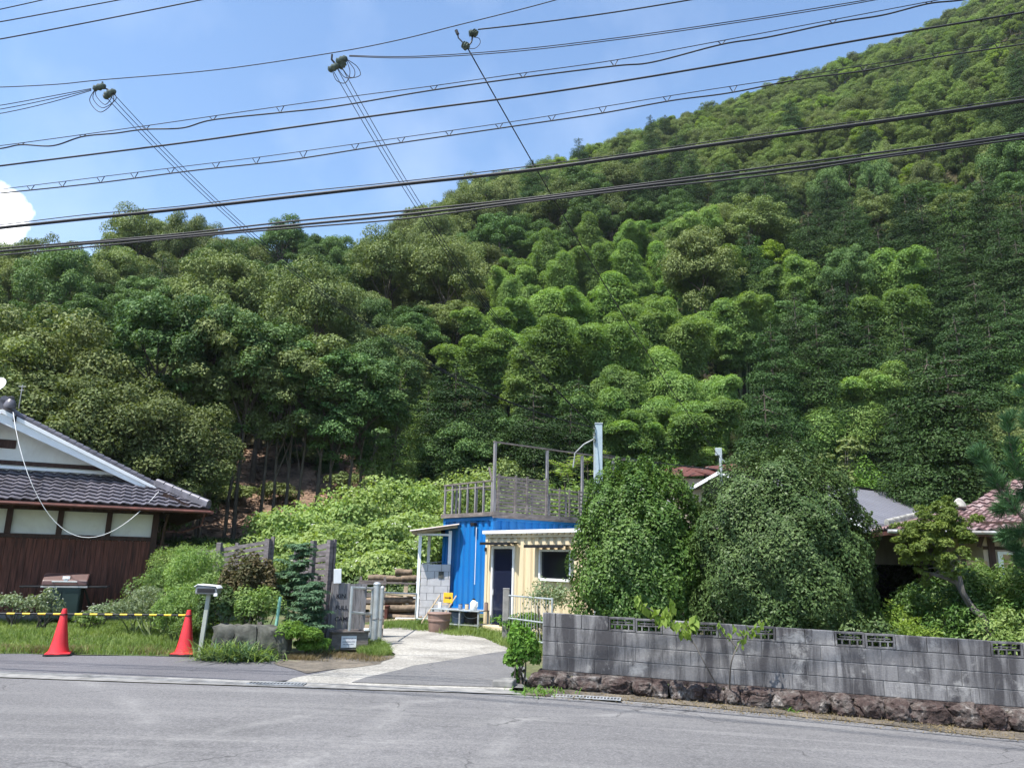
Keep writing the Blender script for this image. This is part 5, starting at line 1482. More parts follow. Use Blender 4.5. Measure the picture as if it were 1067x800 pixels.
T1 = [(-60, 158), (0, 152), (150, 131.5), (285, 112), (375, 99.5), (445, 90.5), (540, 77), (640, 63), (750, 43), (870, 20.5), (965, 2.5), (1010, -6), (1100, -25)]
C1_ = [(-60, 163), (0, 155), (22, 151), (55, 152), (86, 142.5), (120, 139), (150, 135), (190, 133.5), (222, 125), (292, 117.5), (350, 111), (445, 95), (540, 81.5), (640, 69), (680, 65), (752, 46.5), (800, 39), (870, 24), (920, 16), (968, 4), (1010, -1), (1100, -20)]
bundle_pair('upper slung cable with small v-shaped hangers crossing the whole sky', T1, C1_, 10, 8, .0055, .010, (22, 86, 152, 222, 292, 452, 545, 640, 752, 868, 968), 1)
L2 = [(-60, 181), (0, 173), (100, 160.5), (202, 147.5), (300, 133.5), (440, 114), (540, 101), (640, 86), (760, 66), (907, 40), (1067, 13), (1130, 0)]
wire('power_line', 'plain twisted black cable between the two slung cables', [('c', line(L2, 10, 8), .0125, 'wire')])
T3 = [(-60, 205), (0, 197.5), (100, 185), (200, 172.5), (273, 163.5), (400, 146), (540, 126), (640, 109.5), (730, 95), (832, 79.5), (950, 60), (1067, 40), (1130, 30)]
C3 = [(-60, 208), (0, 201.5), (100, 191), (200, 178), (300, 167), (400, 151.5), (540, 131), (625, 118.5), (700, 105), (760, 97), (832, 83), (900, 74), (975, 60), (1067, 46), (1130, 34)]
bundle_pair('lower slung cable with open v-shaped hangers, grazing the forest ridge on the right', T3, C3, 10, 8, .005, .009, (32, 65, 105, 140, 178, 225, 267, 316, 370, 418, 468, 520, 575, 628, 695, 764, 832, 900, 975, 1040), 2)
L4 = [(-60, 245), (0, 237.5), (90, 228), (187, 218), (300, 205.5), (420, 192), (540, 179), (660, 162.5), (800, 143), (930, 125), (1067, 105), (1130, 96)]
L4t = [(x, y - 4.2 + (1.2 if i % 2 else 0)) for i, (x, y) in enumerate(L4)]
wire('telephone_cable', 'thickest black cable, upper of the two heavy ones, with a thin wire on its top', [('cable', line(L4, 9.6, 7.2), .021, 'wire'), ('carrier_wire', line(L4t, 9.6, 7.2), .006, 'wire')])
L5 = [(-60, 269), (0, 262), (90, 254), (187, 246), (303, 235), (420, 224), (540, 210), (660, 195), (800, 178.5), (930, 161), (1067, 141), (1130, 131)]
wire('telephone_cable', 'lowest heavy bundle of black cables, crossing just under the forest skyline', [
    ('cable', line(L5, 9.4, 7.0), .015, 'wire'), ('cable', line([(x, y - 3.2 + 1.3 * math.sin(x * .013)) for x, y in L5], 9.45, 7.05), .0105, 'wire'), ('cable', line([(x, y + 3.0 + 1.2 * math.sin(x * .017 + 1)) for x, y in L5], 9.35, 6.95), .0095, 'wire')])

# wires leaving the insulator clusters, and their long drops
ym = lambda px: 11.5 + (8.5 - 11.5) * px / 1067
IA = P(107, 93, ym(107)); IB = P(352, 66, ym(352)); IC = P(485, 46, ym(485))
for k, (y0, lab) in enumerate(((110, 'uppermost of three wires leaving the left insulators towards the left edge'), (114, 'middle of three wires leaving the left insulators towards the left edge'), (118.5, 'lowest of three wires leaving the left insulators towards the left edge'))):
    wire('power_line', lab, [('c', line([(-60, y0 + 9), (0, y0), (50, y0 - 9 - k), (95, 92.5 + k)], 11.5, 8.5)[:-1], .0065, 'wire')])
for k, lab in enumerate(('upper of two wires leaving the middle insulators towards the right', 'lower of two wires leaving the middle insulators towards the right')):
    wire('power_line', lab, [('c', line([(364, 58 + k), (430, 59 + k * 1.5), (530, 52.5 + 2 * k), (640, 40 + 2 * k), (760, 23 + 2 * k), (880, 4 + 2 * k), (985, -14), (1100, -36)], 11.5, 8.5)[1:], .0065, 'wire')])
wire('power_line', 'short wire leaving the right insulators towards the top of the sky', [('c', line([(498, 31), (560, 24), (640, 13), (720, 0), (800, -14)], 11.0, 8.5)[1:], .010, 'wire')])


def drop(a, b_, sag, r_, label, off=Vector((0, 0, 0))):
    pts = []
    for i in range(41):
        t = i / 40; p = (Vector(a) + off).lerp(Vector(b_) + off * .4, t); p.z -= 4 * sag * t * (1 - t); pts.append(p)
    wire('service_wire', label, [('c', pts, r_, 'wire')], 'service wire', 'wires dropping to the poles')


for k, l in enumerate(('left', 'middle', 'right')):
    drop(IA + Vector((.03 + .06 * k, .02, -.10 + .03 * k)), POLE_TOP, 1.0, .0055, '%s one of three wires dropping from the left insulators' % l)
    drop(IB + Vector((-.08 + .06 * k, .02, -.10 + .04 * k)), POLE_TOP, .55, .0055, '%s one of three wires dropping from the middle insulators' % l)
drop(IC + Vector((.03, 0, -.06)), SPOLE, .35, .0105, 'single thicker wire dropping steeply from the right insulators')
# pipe-like cable between the steel pole and the service pole
pts = [P(626, 473, 16.0), P(655, 478, 17.8), P(700, 484, 20.5), P(750, 489.5, 24.0)]
wire('service_wire', 'thick grey cable from the bluish steel pole to the thin service pole', [('c', smooth(pts), .022, 'wire')], 'service wire', 'wires dropping to the poles')


def insulators(c, label, kind):
    t = empty('insulator_cluster', c, 0, label, 'insulators', 'insulator clusters on the messenger wire')
    s = .01
    def pot(a, b_):
        a = Vector(a); b_ = Vector(b_); d = b_ - a; q = MB(); q.tube([a, a + d * .15, a + d * .3, a + d * .5, a + d * .65, a + d * .8, b_], [.02, .055, .04, .06, .045, .055, .02], 12); q.obj('insulator', 'porcelain', t, True)
    if kind == 0:
        pot((-.16, 0, .0), (.04, 0, .07)); pot((.02, .03, -.10), (.20, .03, .0)); pot((.10, .05, -.02), (.02, .05, -.14))
        MB().tube([(-.02, 0, .13), (-.02, 0, .05), (.08, .02, 0)], .014, 8).obj('clamp', 'black', t, True)
        loops = [[(-.18, -.22), (.02, -.42), (.20, -.24)], [(-.13, -.18), (.05, -.34), (.24, -.18)], [(-.08, -.14), (.08, -.28), (.17, -.14)]]
        for l in loops: MB().tube(smooth([Vector((-.12, 0, .0))] + [Vector((x, 0, z)) for x, z in l] + [Vector((.16, .02, -.02))]), .006, 6).obj('jumper_loop', 'wire', t, True)
    elif kind == 1:
        pot((-.03, 0, .02), (.14, 0, .10)); pot((-.14, 0, -.13), (.02, 0, -.03)); pot((.02, .04, -.06), (.10, .04, .06))
        MB().tube([(-.10, 0, .15), (-.10, 0, .06), (-.04, .02, 0)], .016, 8).obj('clamp', 'black', t, True)
        loops = [[(.30, -.05), (.36, -.20), (.20, -.24), (.06, -.06)], [(.26, -.10), (.26, -.24), (.12, -.24), (.0, -.08)], [(.20, -.16), (.14, -.34), (.0, -.30), (-.08, -.12)]]
        for l in loops: MB().tube(smooth([Vector((.12, 0, .08))] + [Vector((x, 0, z)) for x, z in l]), .006, 6).obj('jumper_loop', 'wire', t, True)
    else:
        MB().tube([(-.135, 0, .22), (-.11, 0, .10), (-.02, 0, -.0)], .011, 8).obj('tie_wire', 'wire', t, True)
        MB().tube([(-.15, 0, .23), (-.12, 0, .16)], .024, 8).obj('clamp', 'black', t, True)
        pot((-.05, 0, .0), (.05, 0, -.06)); pot((-.04, .02, -.06), (.05, .02, .02)); pot((.04, 0, .18), (.12, 0, .19)); pot((.10, .0, .22), (.17, 0, .16))
        MB().tube(smooth([Vector((.04, 0, -.04)), Vector((.09, 0, .04)), Vector((.10, 0, .14)), Vector((.10, 0, .18))]), .012, 8).obj('bracket', 'black', t, True)
        MB().tube(smooth([Vector((.11, 0, .12)), Vector((.20, 0, .10)), Vector((.22, 0, .02)), Vector((.15, 0, -.07)), Vector((.02, 0, -.08))]), .005, 6).obj('jumper_loop', 'wire', t, True)


insulators(IA, 'left cluster of greenish insulators with drooping jumper loops', 0)
insulators(IB, 'middle cluster of insulators with looped wires on its right side', 1)
insulators(IC, 'right cluster of black insulators with one curved jumper wire', 2)


# ------------------------------------------------------------------ trees
def trunk_mb(h, r, lean=.3, limbs=(), n=8):
    b = MB(); lx, ly = random.uniform(-lean, lean), random.uniform(-lean, lean)
    pts = [Vector((lx * (i / 6) ** 2 + .04 * math.sin(i * 2.1), ly * (i / 6) ** 2, h * i / 6)) for i in range(7)]
    b.tube(pts, [r * (1.25 if i == 0 else 1 - .11 * i) for i in range(7)], n)
    for c, f in limbs:
        k = min(5, int(f * 6)); s = pts[k].lerp(pts[k + 1], f * 6 - k); b.tube(curve_pts(s, c, 5, .1), [r * .45, r * .36, r * .27, r * .2, r * .1], 6)
    return b


def broadleaf(name, h, rc, base, leaf, mat, nleaf=9000, size=.26, bark='bark', nclump=84, aspect=.55, r=.16, seed=1, gap=0.0):
    """rounded crown of many clumps; base = height where the crown begins"""
    global rng; rng = np.random.default_rng(seed); random.seed(seed)
    T = empty(name, (0, 0, 0)); cz = (h + base) / 2; hz = (h - base) / 2
    cl = []; ends = []
    for i in range(nclump):
        d = rand_dir(1)[0]; d[2] = abs(d[2]) if random.random() < .74 else d[2]
        f = .45 + .50 * random.random() ** .6; rr_ = rc * random.choice((.15, .18, .22, .26, .30)) * random.uniform(.9, 1.15)
        wob_ = random.uniform(.82, 1.12)
        c = np.array([d[0] * rc * f * wob_, d[1] * rc * f * wob_, cz + d[2] * hz * f * wob_ * .92])
        cl.append((c, (rr_, rr_, rr_ * random.uniform(.7, 1.0)), int(nleaf / nclump * (rr_ / (rc * .225)) ** 2)))
        if i < 9: ends.append((Vector(c), random.uniform(max(.3, base / h), .92)))
    p, a, n, L = clump_leaves(cl, size, up=.35, jit=.95, shell=.5)
    me = leaves('crown', p, a, n, L, L * aspect); o = link('crown', me, mat, T)
    b = trunk_mb(h * .82, r, .4, [(c, min(.9, f * .82 / .82)) for c, f in ends]); b.obj('trunk', bark, T, True)
    return T


def bamboo(name, h, n_culm, mat, nleaf=9000, seed=1, size=.24, spread=1.0, bend=1.0):
    """culms that arch over at the top with hanging, feathery plumes"""
    global rng; rng = np.random.default_rng(seed); random.seed(seed)
    T = empty(name, (0, 0, 0)); cl = []; cb = MB()
    for k in range(n_culm):
        a = random.uniform(0, 2 * math.pi); x0, y0 = random.uniform(-.5, .5) * spread, random.uniform(-.5, .5) * spread
        hh = h * random.uniform(.62, 1); bd = random.uniform(.5, 2.2) * bend; pts = []
        for i in range(13):
            t = i / 12; q = t ** 3.2
            pts.append(Vector((x0 + math.cos(a) * bd * q * 1.15 + .25 * math.cos(a) * t, y0 + math.sin(a) * bd * q * 1.15, hh * (t - .16 * t ** 7))))
        cb.tube(pts, [.055 * (1 - .8 * i / 12) + .006 for i in range(13)], 6)
        for i in range(5, 13):
            t = i / 12; c = pts[i] + Vector((random.uniform(-.25, .25), random.uniform(-.25, .25), .05)); w = (.45 + .6 * math.sin(math.pi * min(1, (t - .3) / .8))) * random.uniform(.85, 1.25)
            f_ = 1.0 if i < 10 else (.85 if i < 12 else .6); cl.append((np.array(c), (w * .85 * f_, w * .85 * f_, w * 1.15 * f_), int(nleaf / (n_culm * 8) * f_ ** 2)))
            if i % 2: cl.append((np.array(c + Vector((random.uniform(-.6, .6), random.uniform(-.6, .6), -.2))), (w * .6, w * .6, w * .5), int(nleaf / (n_culm * 22))))
    p, a, n, L = clump_leaves(cl, size, up=.25, jit=.8, droop=1.5, shell=.6)
    me = leaves('foliage', p, a, n, L, L * .24); link('foliage', me, mat, T); cb.obj('culms', 'culm', T, True)
    return T


def conifer(name, h, rc, mat, nleaf=9000, seed=1, size=.24, base=.18, droop=.25, bark='bark', layers=16, pw=.8):
    global rng; rng = np.random.default_rng(seed); random.seed(seed)
    T = empty(name, (0, 0, 0)); cl = []; b = MB(); b.tube([(0, 0, 0), (0, 0, h * .5), (0, 0, h * .98)], [.17, .10, .02], 8)
    tot = 0
    for i in range(layers):
        t = base + (1 - base) * (i / layers) ** .95; z = h * t; R_ = rc * (1 - (t - base) / (1 - base)) ** pw + .18
        m = max(4, int(11 * R_ / rc))
        for k in range(m):
            a = 2 * math.pi * (k / m) + random.uniform(-.4, .4); rr_ = R_ * random.uniform(.4, 1.12)
            c = np.array([math.cos(a) * rr_ * .72, math.sin(a) * rr_ * .72, z - droop * rr_ + random.uniform(-.2, .2)]); w = max(.32, R_ * random.uniform(.30, .66))
            cl.append((c, (w, w, w * .62), max(20, int(w * w * 420)))); b.tube([(0, 0, z), tuple(c)], [.035, .012], 5)
    tot = sum(c[2] for c in cl); cl = [(c, r_, int(n * nleaf / tot) + 3) for c, r_, n in cl]
    cl.append((np.array([0, 0, h * .97]), (.16, .16, .4), 60))
    p, a, n, L = clump_leaves(cl, size, up=.35, jit=.85, droop=.5, shell=.5)
    me = leaves('crown', p, a, n, L, L * .34); link('crown', me, mat, T); b.obj('trunk', bark, T, True)
    return T


PROTO = {
    'oak': [broadleaf('broadleaf_tree', 10.5, 3.2, 3.0, 0, 'leaf_oak', 26000, .155, seed=1), broadleaf('broadleaf_tree', 9.5, 3.5, 2.4, 0, 'leaf_oak_dry', 28000, .16, seed=2, nclump=100),
            broadleaf('broadleaf_tree', 11.5, 2.9, 3.6, 0, 'leaf_oak', 24000, .15, seed=3, nclump=70), broadleaf('broadleaf_tree', 10, 3.3, 2.6, 0, 'leaf_oak_dry', 27000, .165, seed=4, nclump=90)],
    'slim': [broadleaf('slender_tree', 12.0, 2.3, 5.4, 0, 'leaf_oak', 18000, .15, seed=5, r=.11, nclump=60), broadleaf('slender_tree', 11.0, 2.5, 5.0, 0, 'leaf_oak_dry', 18000, .15, seed=6, r=.10, nclump=56)],
    'far': [broadleaf('ridge_tree', 9.5, 3.1, 2.0, 0, 'leaf_far', 20000, .155, seed=7), broadleaf('ridge_tree', 9, 3.4, 1.8, 0, 'leaf_oak_dry', 21000, .155, seed=8), broadleaf('ridge_tree', 10, 2.8, 2.2, 0, 'leaf_far', 19000, .155, seed=9)],
    'yellow': [broadleaf('yellow_green_tree', 8.5, 2.3, 2.5, 0, 'leaf_yellow', 15000, .16, seed=10)],
    'bamboo': [bamboo('bamboo_clump', 11.5, 4, 'leaf_bamboo', 42000, 11, .19), bamboo('bamboo_clump', 10.5, 3, 'leaf_bamboo', 36000, 12, .19, bend=1.3), bamboo('bamboo_clump', 12.5, 5, 'leaf_bamboo', 48000, 13, .19, spread=1.5)],
    'conifer': [conifer('conifer_tree', 13, 2.7, 'leaf_conifer', 66000, 14, .155, layers=16, pw=.5, base=.08), conifer('conifer_tree', 12, 2.5, 'leaf_conifer', 60000, 15, .155, layers=14, droop=.35, pw=.45, base=.08)],
    'cypress': [conifer('cypress_tree', 10.5, 2.4, 'leaf_cypress', 30000, 16, .14, .08, .2, layers=18, pw=.75)],
}
KINDNAME = {'oak': 'broadleaf_tree', 'slim': 'slender_tree', 'far': 'ridge_tree', 'yellow': 'yellow_green_tree', 'bamboo': 'bamboo_clump', 'conifer': 'conifer_tree', 'cypress': 'cypress_tree'}
CAT = {'oak': 'tree', 'slim': 'tree', 'far': 'tree', 'yellow': 'tree', 'bamboo': 'bamboo', 'conifer': 'conifer', 'cypress': 'cypress'}
used = set(); placed = []
prng = random.Random(77)


def place(kind, x, y, h=None, w=None, rz=None, label=None, group=None, var=None, sink=.15):
    vs = PROTO[kind]; v = prng.randrange(len(vs)) if var is None else var; p = vs[v]
    key = (kind, v)
    o = p if key not in used else copy_tree(p); used.add(key)
    hp = {'oak': (10.5, 9.5, 11.5, 10), 'slim': (12, 11), 'far': (9.5, 9, 10), 'yellow': (8.5,), 'bamboo': (10, 9, 11), 'conifer': (13, 12), 'cypress': (10.5,)}[kind][v]
    s = (h / hp) if h else prng.uniform(.85, 1.15); w = w if w else s * prng.uniform(.92, 1.12)
    o.location = (x, y, terrain(x, y) - sink); o.scale = (w, w, s); o.rotation_euler = (prng.uniform(-.03, .03), prng.uniform(-.03, .03), prng.uniform(0, 6.28) if rz is None else rz)
    placed.append([o, kind, x, y, hp * s, label]); 
    o['category'] = CAT[kind]
    if group: o['group'] = group
    return o


def by_px(kind, px, py, h, w=None, rmin=34, label=None, group=None, var=None, rz=None):
    """stands on the slope where its top shows at this height in the picture"""
    v = ray(px, py); k = math.hypot(v.x, v.y); v = v / k; r = rmin
    while r < 300 and EYE + v.z * r > terrain(v.x * r, v.y * r) + h: r += .25
    return place(kind, v.x * r, v.y * r, h, w, rz, label, group, var)


# the singled-out trees
by_px('yellow', 295, 306, 8.5, 1.0, label='bright yellow-green tree standing out in the dark oaks, left of centre', rmin=40)
by_px('cypress', 413, 384, 9.0, .85, label='pale cone-shaped cypress above the white-flowered bushes', rmin=34)
by_px('cypress', 448, 400, 6.5, .9, label='lower bushy cypress just right of the cone-shaped one', rmin=34)
BP = [(626, 382, 9), (649, 360, 9), (644, 402, 7), (674, 307, 9), (680, 332, 9), (702, 307, 9), (760, 296, 9), (652, 283, 9), (611, 285, 9), (691, 388, 8), (710, 368, 8), (740, 372, 8),
      (705, 446, 5.2), (690, 452, 4.6), (564, 284, 9), (532, 263, 9), (581, 330, 9), (555, 347, 8), (676, 305, 9), (644, 280, 9), (515, 308, 8), (746, 249, 10), (757, 298, 9), (630, 330, 9), (600, 310, 9),
      (922, 296, 10), (915, 376, 9), (877, 392, 8), (844, 404, 7), (895, 380, 8), (1042, 356, 9), (1060, 362, 9), (790, 262, 9), (720, 262, 9), (590, 262, 9), (570, 245, 9), (620, 250, 9), (545, 300, 8), (660, 250, 9), (700, 245, 9), (830, 255, 9), (535, 330, 8), (505, 345, 7),
      (930, 240, 10), (690, 415, 7), (665, 425, 6.5), (640, 430, 6), (722, 400, 7)]
for px, py, h in BP:
    dark = px > 925 and py < 290
    by_px('bamboo', px + prng.uniform(-3, 3), py, h * (1.0 if not dark else 1.1), prng.uniform(1.1, 1.5))
CP = [(960, 200, 12), (985, 200, 12), (1022, 178, 13), (1048, 195, 12), (1000, 240, 11), (1060, 245, 11), (1035, 230, 12), (975, 250, 11), (915, 230, 11), (800, 330, 11), (800, 400, 10), (830, 300, 12), (860, 180, 12), (880, 215, 12), (850, 330, 11), (945, 330, 12), (960, 380, 11), (985, 360, 11), (970, 430, 8), (820, 440, 8), (870, 290, 12), (900, 330, 11), (1000, 320, 12), (930, 420, 8),
      (1010, 285, 12), (1040, 300, 12), (480, 375, 9), (560, 400, 9), (590, 420, 8), (840, 215, 12), (780, 235, 11), (1060, 200, 12), (1030, 330, 11), (990, 400, 9), (600, 385, 9), (505, 400, 8)]
for px, py, h in CP: by_px('conifer', px, py, h, prng.uniform(.85, 1.1))
SL = [(232, 345, 12), (262, 360, 11.5), (285, 380, 11), (312, 372, 11), (340, 378, 10.5), (368, 385, 10), (205, 350, 12), (180, 352, 12), (322, 395, 10), (250, 385, 11), (352, 398, 9.5), (222, 372, 11), (296, 400, 10), (386, 402, 9)]
for px, py, h in SL: by_px('slim', px, py, h, prng.uniform(.8, 1.0), rmin=36)
# leaning stems at the edge of the bank and light crowns behind the tiled roof
for px, py, h, w in ((165, 448, 6.2, .78), (110, 418, 7.5, .8), (60, 395, 8, .85), (20, 415, 7, .85), (140, 400, 8, .8), (-30, 380, 9, .95), (188, 420, 7.5, .7)): by_px('oak', px, py, h, w, rmin=33, var=1 if px > 100 else 3)
for px, py, h, w in ((1010, 430, 6.5, .75), (1050, 440, 6.5, .8), (960, 462, 4.5, .55), (1085, 420, 7, .8), (985, 470, 4.0, .55), (1030, 468, 4.5, .6)): by_px('oak', px, py, h, w, rmin=40, var=1)
for px, py, h, w in ((520, 420, 7, .75), (545, 432, 6, .7), (490, 430, 6.5, .7), (470, 455, 4.5, .6), (575, 440, 5.5, .65), (505, 455, 4.5, .6)): by_px('oak', px, py, h, w, rmin=33, var=prng.choice((0, 2)))

manual = [(p[2], p[3]) for p in placed]
cand = []
SP = 4.7
r = 36.0 - SP * .93
while r < 330:
    r += SP * .93 if r < 100 else SP * .74
    sp_ = SP if r < 100 else SP * .80
    step = sp_ / r
    a = -R(41)
    while a < R(41):
        rr_ = r + prng.uniform(-1.6, 1.6); aa = a + prng.uniform(-.42, .42) * step
        a += step
        D = lerp(T_D, aa); toe = lerp(T_T, aa)
        if rr_ > D + 14 or rr_ < toe + 1.0: continue
        x, y = rr_ * math.sin(aa), rr_ * math.cos(aa)
        px, py = to_px((x, y, terrain(x, y) + 8))
        if rr_ < 41 and 190 < px < 400: continue                # the thin front of the wood: stems and bare soil show
        if any((x - m[0]) ** 2 + (y - m[1]) ** 2 < 9.0 for m in manual): continue
        # which kind grows here, by patches of the slope
        nz = math.sin(x * .13 + 1.7) * math.cos(y * .11) + .6 * math.sin(x * .31 + y * .23)
        kind = 'oak' if rr_ < 95 else 'far'
        if prng.random() < (.03 if rr_ < 95 else .10): kind = 'yellow'
        elif prng.random() < .05 and rr_ < 150: kind = 'conifer'
        if 490 < px < 800 and 60 < 0 or (500 < px < 780 and 235 < py < 420 and nz > -.7): kind = 'bamboo'
        elif px > 870 and 200 < py < 300 and nz > .95: kind = 'bamboo'
        elif px > 760 and 200 < py < 480 and nz > -.25: kind = 'conifer'
        elif px > 560 and rr_ < 110 and nz > .75: kind = 'conifer'
        if rr_ > 170 and kind in ('bamboo', 'conifer'): kind = 'far'
        cand.append((rr_, kind, x, y))
cand.sort(key=lambda c: c[0])
cap = {'oak': 210, 'far': 88, 'bamboo': 200, 'conifer': 200, 'yellow': 120}; cnt = {}
rest = []
for rr_, kind, x, y in cand:
    cnt[kind] = cnt.get(kind, 0) + 1
    if cnt[kind] <= cap[kind]:
        if kind == 'far': place('far', x, y, prng.uniform(6.0, 9.5), prng.uniform(.5, .85))
        elif kind == 'oak': place('oak', x, y, prng.choice((prng.uniform(6.5, 9), prng.uniform(8.5, 12.5))), prng.uniform(.65, 1.15))
        elif kind == 'yellow': place('yellow', x, y, prng.uniform(6, 9), prng.uniform(.7, 1.1))
        elif kind == 'bamboo': place('bamboo', x, y, prng.uniform(8.5, 11), prng.uniform(.9, 1.15))
        else: place('conifer', x, y, prng.uniform(9, 12.5), prng.uniform(.8, 1.05))
    else: rest.append((x, y))
print('trees', len(placed), 'rest', len(rest), cnt)

# say for every tree of the wood where it grows
LAND = [(110, 'the gabled farmhouse'), (215, 'the mailbox'), (330, 'the slatted fence'), (440, 'the gravel drive'), (520, 'the blue container'), (600, 'the yellow hut'), (690, 'the smaller round shrub'), (800, 'the tall round shrub'), (880, 'the barn opening'), (975, 'the grey barn roof'), (1100, 'the red tiled roof')]
ROW = [(120, 'near the top of the picture'), (180, 'high on the slope'), (240, 'on the upper slope'), (300, 'on the middle slope'), (360, 'on the lower slope'), (420, 'low on the slope'), (700, 'at the foot of the slope')]
for o, kind, x, y, h, label in placed:
    px, py = to_px((x, y, terrain(x, y) + h * .9))
    o['group'] = {'oak': 'broadleaf trees of the hillside wood', 'far': 'small-looking trees towards the ridge', 'slim': 'slender trees at the edge of the wood', 'bamboo': 'bamboo on the hillside', 'conifer': 'dark conifers on the hillside'}.get(kind, 'light trees of the hillside')
    if label: o['label'] = label; continue
    row = next((r_ for v, r_ in ROW if py < v), ROW[-1][1])
    land = next((l for v, l in LAND if px < v), LAND[-1][1])
    if px < -5: land = 'ground off the left edge'
    if px > 1072: land = 'ground off the right edge'
    w = {'oak': 'leafy green tree', 'far': 'small rounded green tree', 'slim': 'slender bare-stemmed tree', 'bamboo': 'feathery pale bamboo', 'conifer': 'dark green conifer', 'yellow': 'yellow-green tree', 'cypress': 'cypress'}[kind]
    o['label'] = '%s %s, above %s' % (w, row, land)


def forest_rest(points):
    me = bpy.data.meshes.new('upper_forest'); me.from_pydata([(x, y, terrain(x, y) - .2) for x, y in points], [], [])
    o = bpy.data.objects.new('upper_forest', me); COL.objects.link(o)
    a = me.attributes.new('turn', 'FLOAT', 'POINT'); a.data.foreach_set('value', [prng.uniform(0, 6.28) for _ in points])
    a = me.attributes.new('size', 'FLOAT', 'POINT'); a.data.foreach_set('value', [prng.uniform(.55, .92) for _ in points])
    ng = bpy.data.node_groups.new('upper_forest', 'GeometryNodeTree')
    ng.interface.new_socket('Geometry', in_out='INPUT', socket_type='NodeSocketGeometry'); ng.interface.new_socket('Geometry', in_out='OUTPUT', socket_type='NodeSocketGeometry')
    N = ng.nodes; L = ng.links; gi = N.new('NodeGroupInput'); go = N.new('NodeGroupOutput'); ip = N.new('GeometryNodeInstanceOnPoints'); j = N.new('GeometryNodeJoinGeometry')
    for T in PROTO['far'][::-1]:
        cr = [c for c in T.children if c.name.startswith('crown')][0]
        oi = N.new('GeometryNodeObjectInfo'); oi.transform_space = 'ORIGINAL'; oi.inputs['Object'].default_value = cr; oi.inputs['As Instance'].default_value = True; L.new(oi.outputs['Geometry'], j.inputs[0])
    for nm, sock in (('turn', 'z'), ('size', 's')):
        na = N.new('GeometryNodeInputNamedAttribute'); na.data_type = 'FLOAT'; na.inputs['Name'].default_value = nm
        if sock == 'z':
            c = N.new('ShaderNodeCombineXYZ'); L.new(na.outputs['Attribute'], c.inputs[2]); L.new(c.outputs[0], ip.inputs['Rotation'])
        else: L.new(na.outputs['Attribute'], ip.inputs['Scale'])
    ip.inputs['Pick Instance'].default_value = True
    L.new(gi.outputs[0], ip.inputs['Points']); L.new(j.outputs[0], ip.inputs['Instance'])
    L.new(ip.outputs[0], go.inputs[0])
    m = o.modifiers.new('trees', 'NODES'); m.node_group = ng
    tag(o, 'dense far wood covering the upper hillside and the ridge', 'forest', kind='stuff')


forest_rest(rest)


def understory():
    pts = []
    for r in np.arange(37, 150, 2.2):
        n = int(R(82) * r / 2.2)
        for i in range(n):
            aa = -R(41) + R(82) * (i + prng.random()) / n; rr_ = r + prng.uniform(-.9, .9); x, y = rr_ * math.sin(aa), rr_ * math.cos(aa)
            px, py = to_px((x, y, terrain(x, y)))
            if rr_ < lerp(T_T, aa) + 1.5 or (rr_ < 50 and 215 < px < 375 and prng.random() < .85): continue
            pts.append((x, y))
    me = bpy.data.meshes.new('undergrowth'); me.from_pydata([(x, y, terrain(x, y) - .75) for x, y in pts], [], [])
    o = bpy.data.objects.new('undergrowth', me); COL.objects.link(o)
    a = me.attributes.new('turn', 'FLOAT', 'POINT'); a.data.foreach_set('value', [prng.uniform(0, 6.28) for _ in pts])
    a = me.attributes.new('size', 'FLOAT', 'POINT'); a.data.foreach_set('value', [prng.uniform(.20, .34) for _ in pts])
    ng = bpy.data.node_groups['upper_forest'].copy(); ng.name = 'undergrowth'
    cr = [c for c in PROTO['conifer'][0].children if c.name.startswith('crown')][0]  # dark conifer crown: shade of the gaps between trees put into leaf colour
    for q in ng.nodes:
        if q.bl_idname == 'GeometryNodeObjectInfo': q.inputs['Object'].default_value = cr
    o.modifiers.new('bushes', 'NODES').node_group = ng
    tag(o, 'leafy undergrowth covering the ground between the hillside trees', 'undergrowth', kind='stuff')


understory()


# ------------------------------------------------------------------ undergrowth that hides the soil of the wood, right and centre
def scatter_bush(name, loc, R_, H, mat, n, size, label, cat, group=None, seed=1, aspect=.5, nclump=26, stem=True, up=.25, flowers=None, rz=0, droop=0., jit=.95, lo=.1, kind=None, stemmat='bark'):
    global rng; rng = np.random.default_rng(seed); random.seed(seed)
    T = empty(name, loc, rz, label, cat, group, kind); cl = []; ends = []
    for i in range(nclump):
        d = rand_dir(1)[0]; d[2] = abs(d[2]) if random.random() < .8 else d[2] * .7
        f = .35 + .55 * random.random() ** .6; q = random.uniform(.25, .42)
        c = np.array([d[0] * R_[0] * f, d[1] * R_[1] * f, H * (lo + (1 - lo) * .5) + d[2] * H * (1 - lo) * .5 * f])
        cl.append((c, (R_[0] * q, R_[1] * q, H * q * .62), int(n / nclump))); ends.append(c)
    p, a, nn, L = clump_leaves(cl, size, up=up, jit=jit, droop=droop)
    k = p[:, 2] > .02; p, a, nn, L = p[k], a[k], nn[k], L[k]
    link('foliage', leaves('foliage', p, a, nn, L, L * aspect), mat, T)
    if stem:
        b = MB()
        for c in ends[:7]: b.tube(curve_pts((random.uniform(-.1, .1), random.uniform(-.1, .1), 0), Vector(c), 5, .12), [.02, .016, .012, .009, .005], 5)
        b.obj('stems', stemmat, T, True)
    if flowers:
        m_, nf, s = flowers; idx = rng.choice(len(p), nf); hi = p[idx] + nn[idx] * .05
        P_, A_, N_, L_ = clump_leaves([(h_, (s, s, s * .5), 22) for h_ in hi], s * .45, up=1)
        link('flowers', leaves('flowers', P_, A_, N_, L_, L_ * .8), m_, T)
    return T


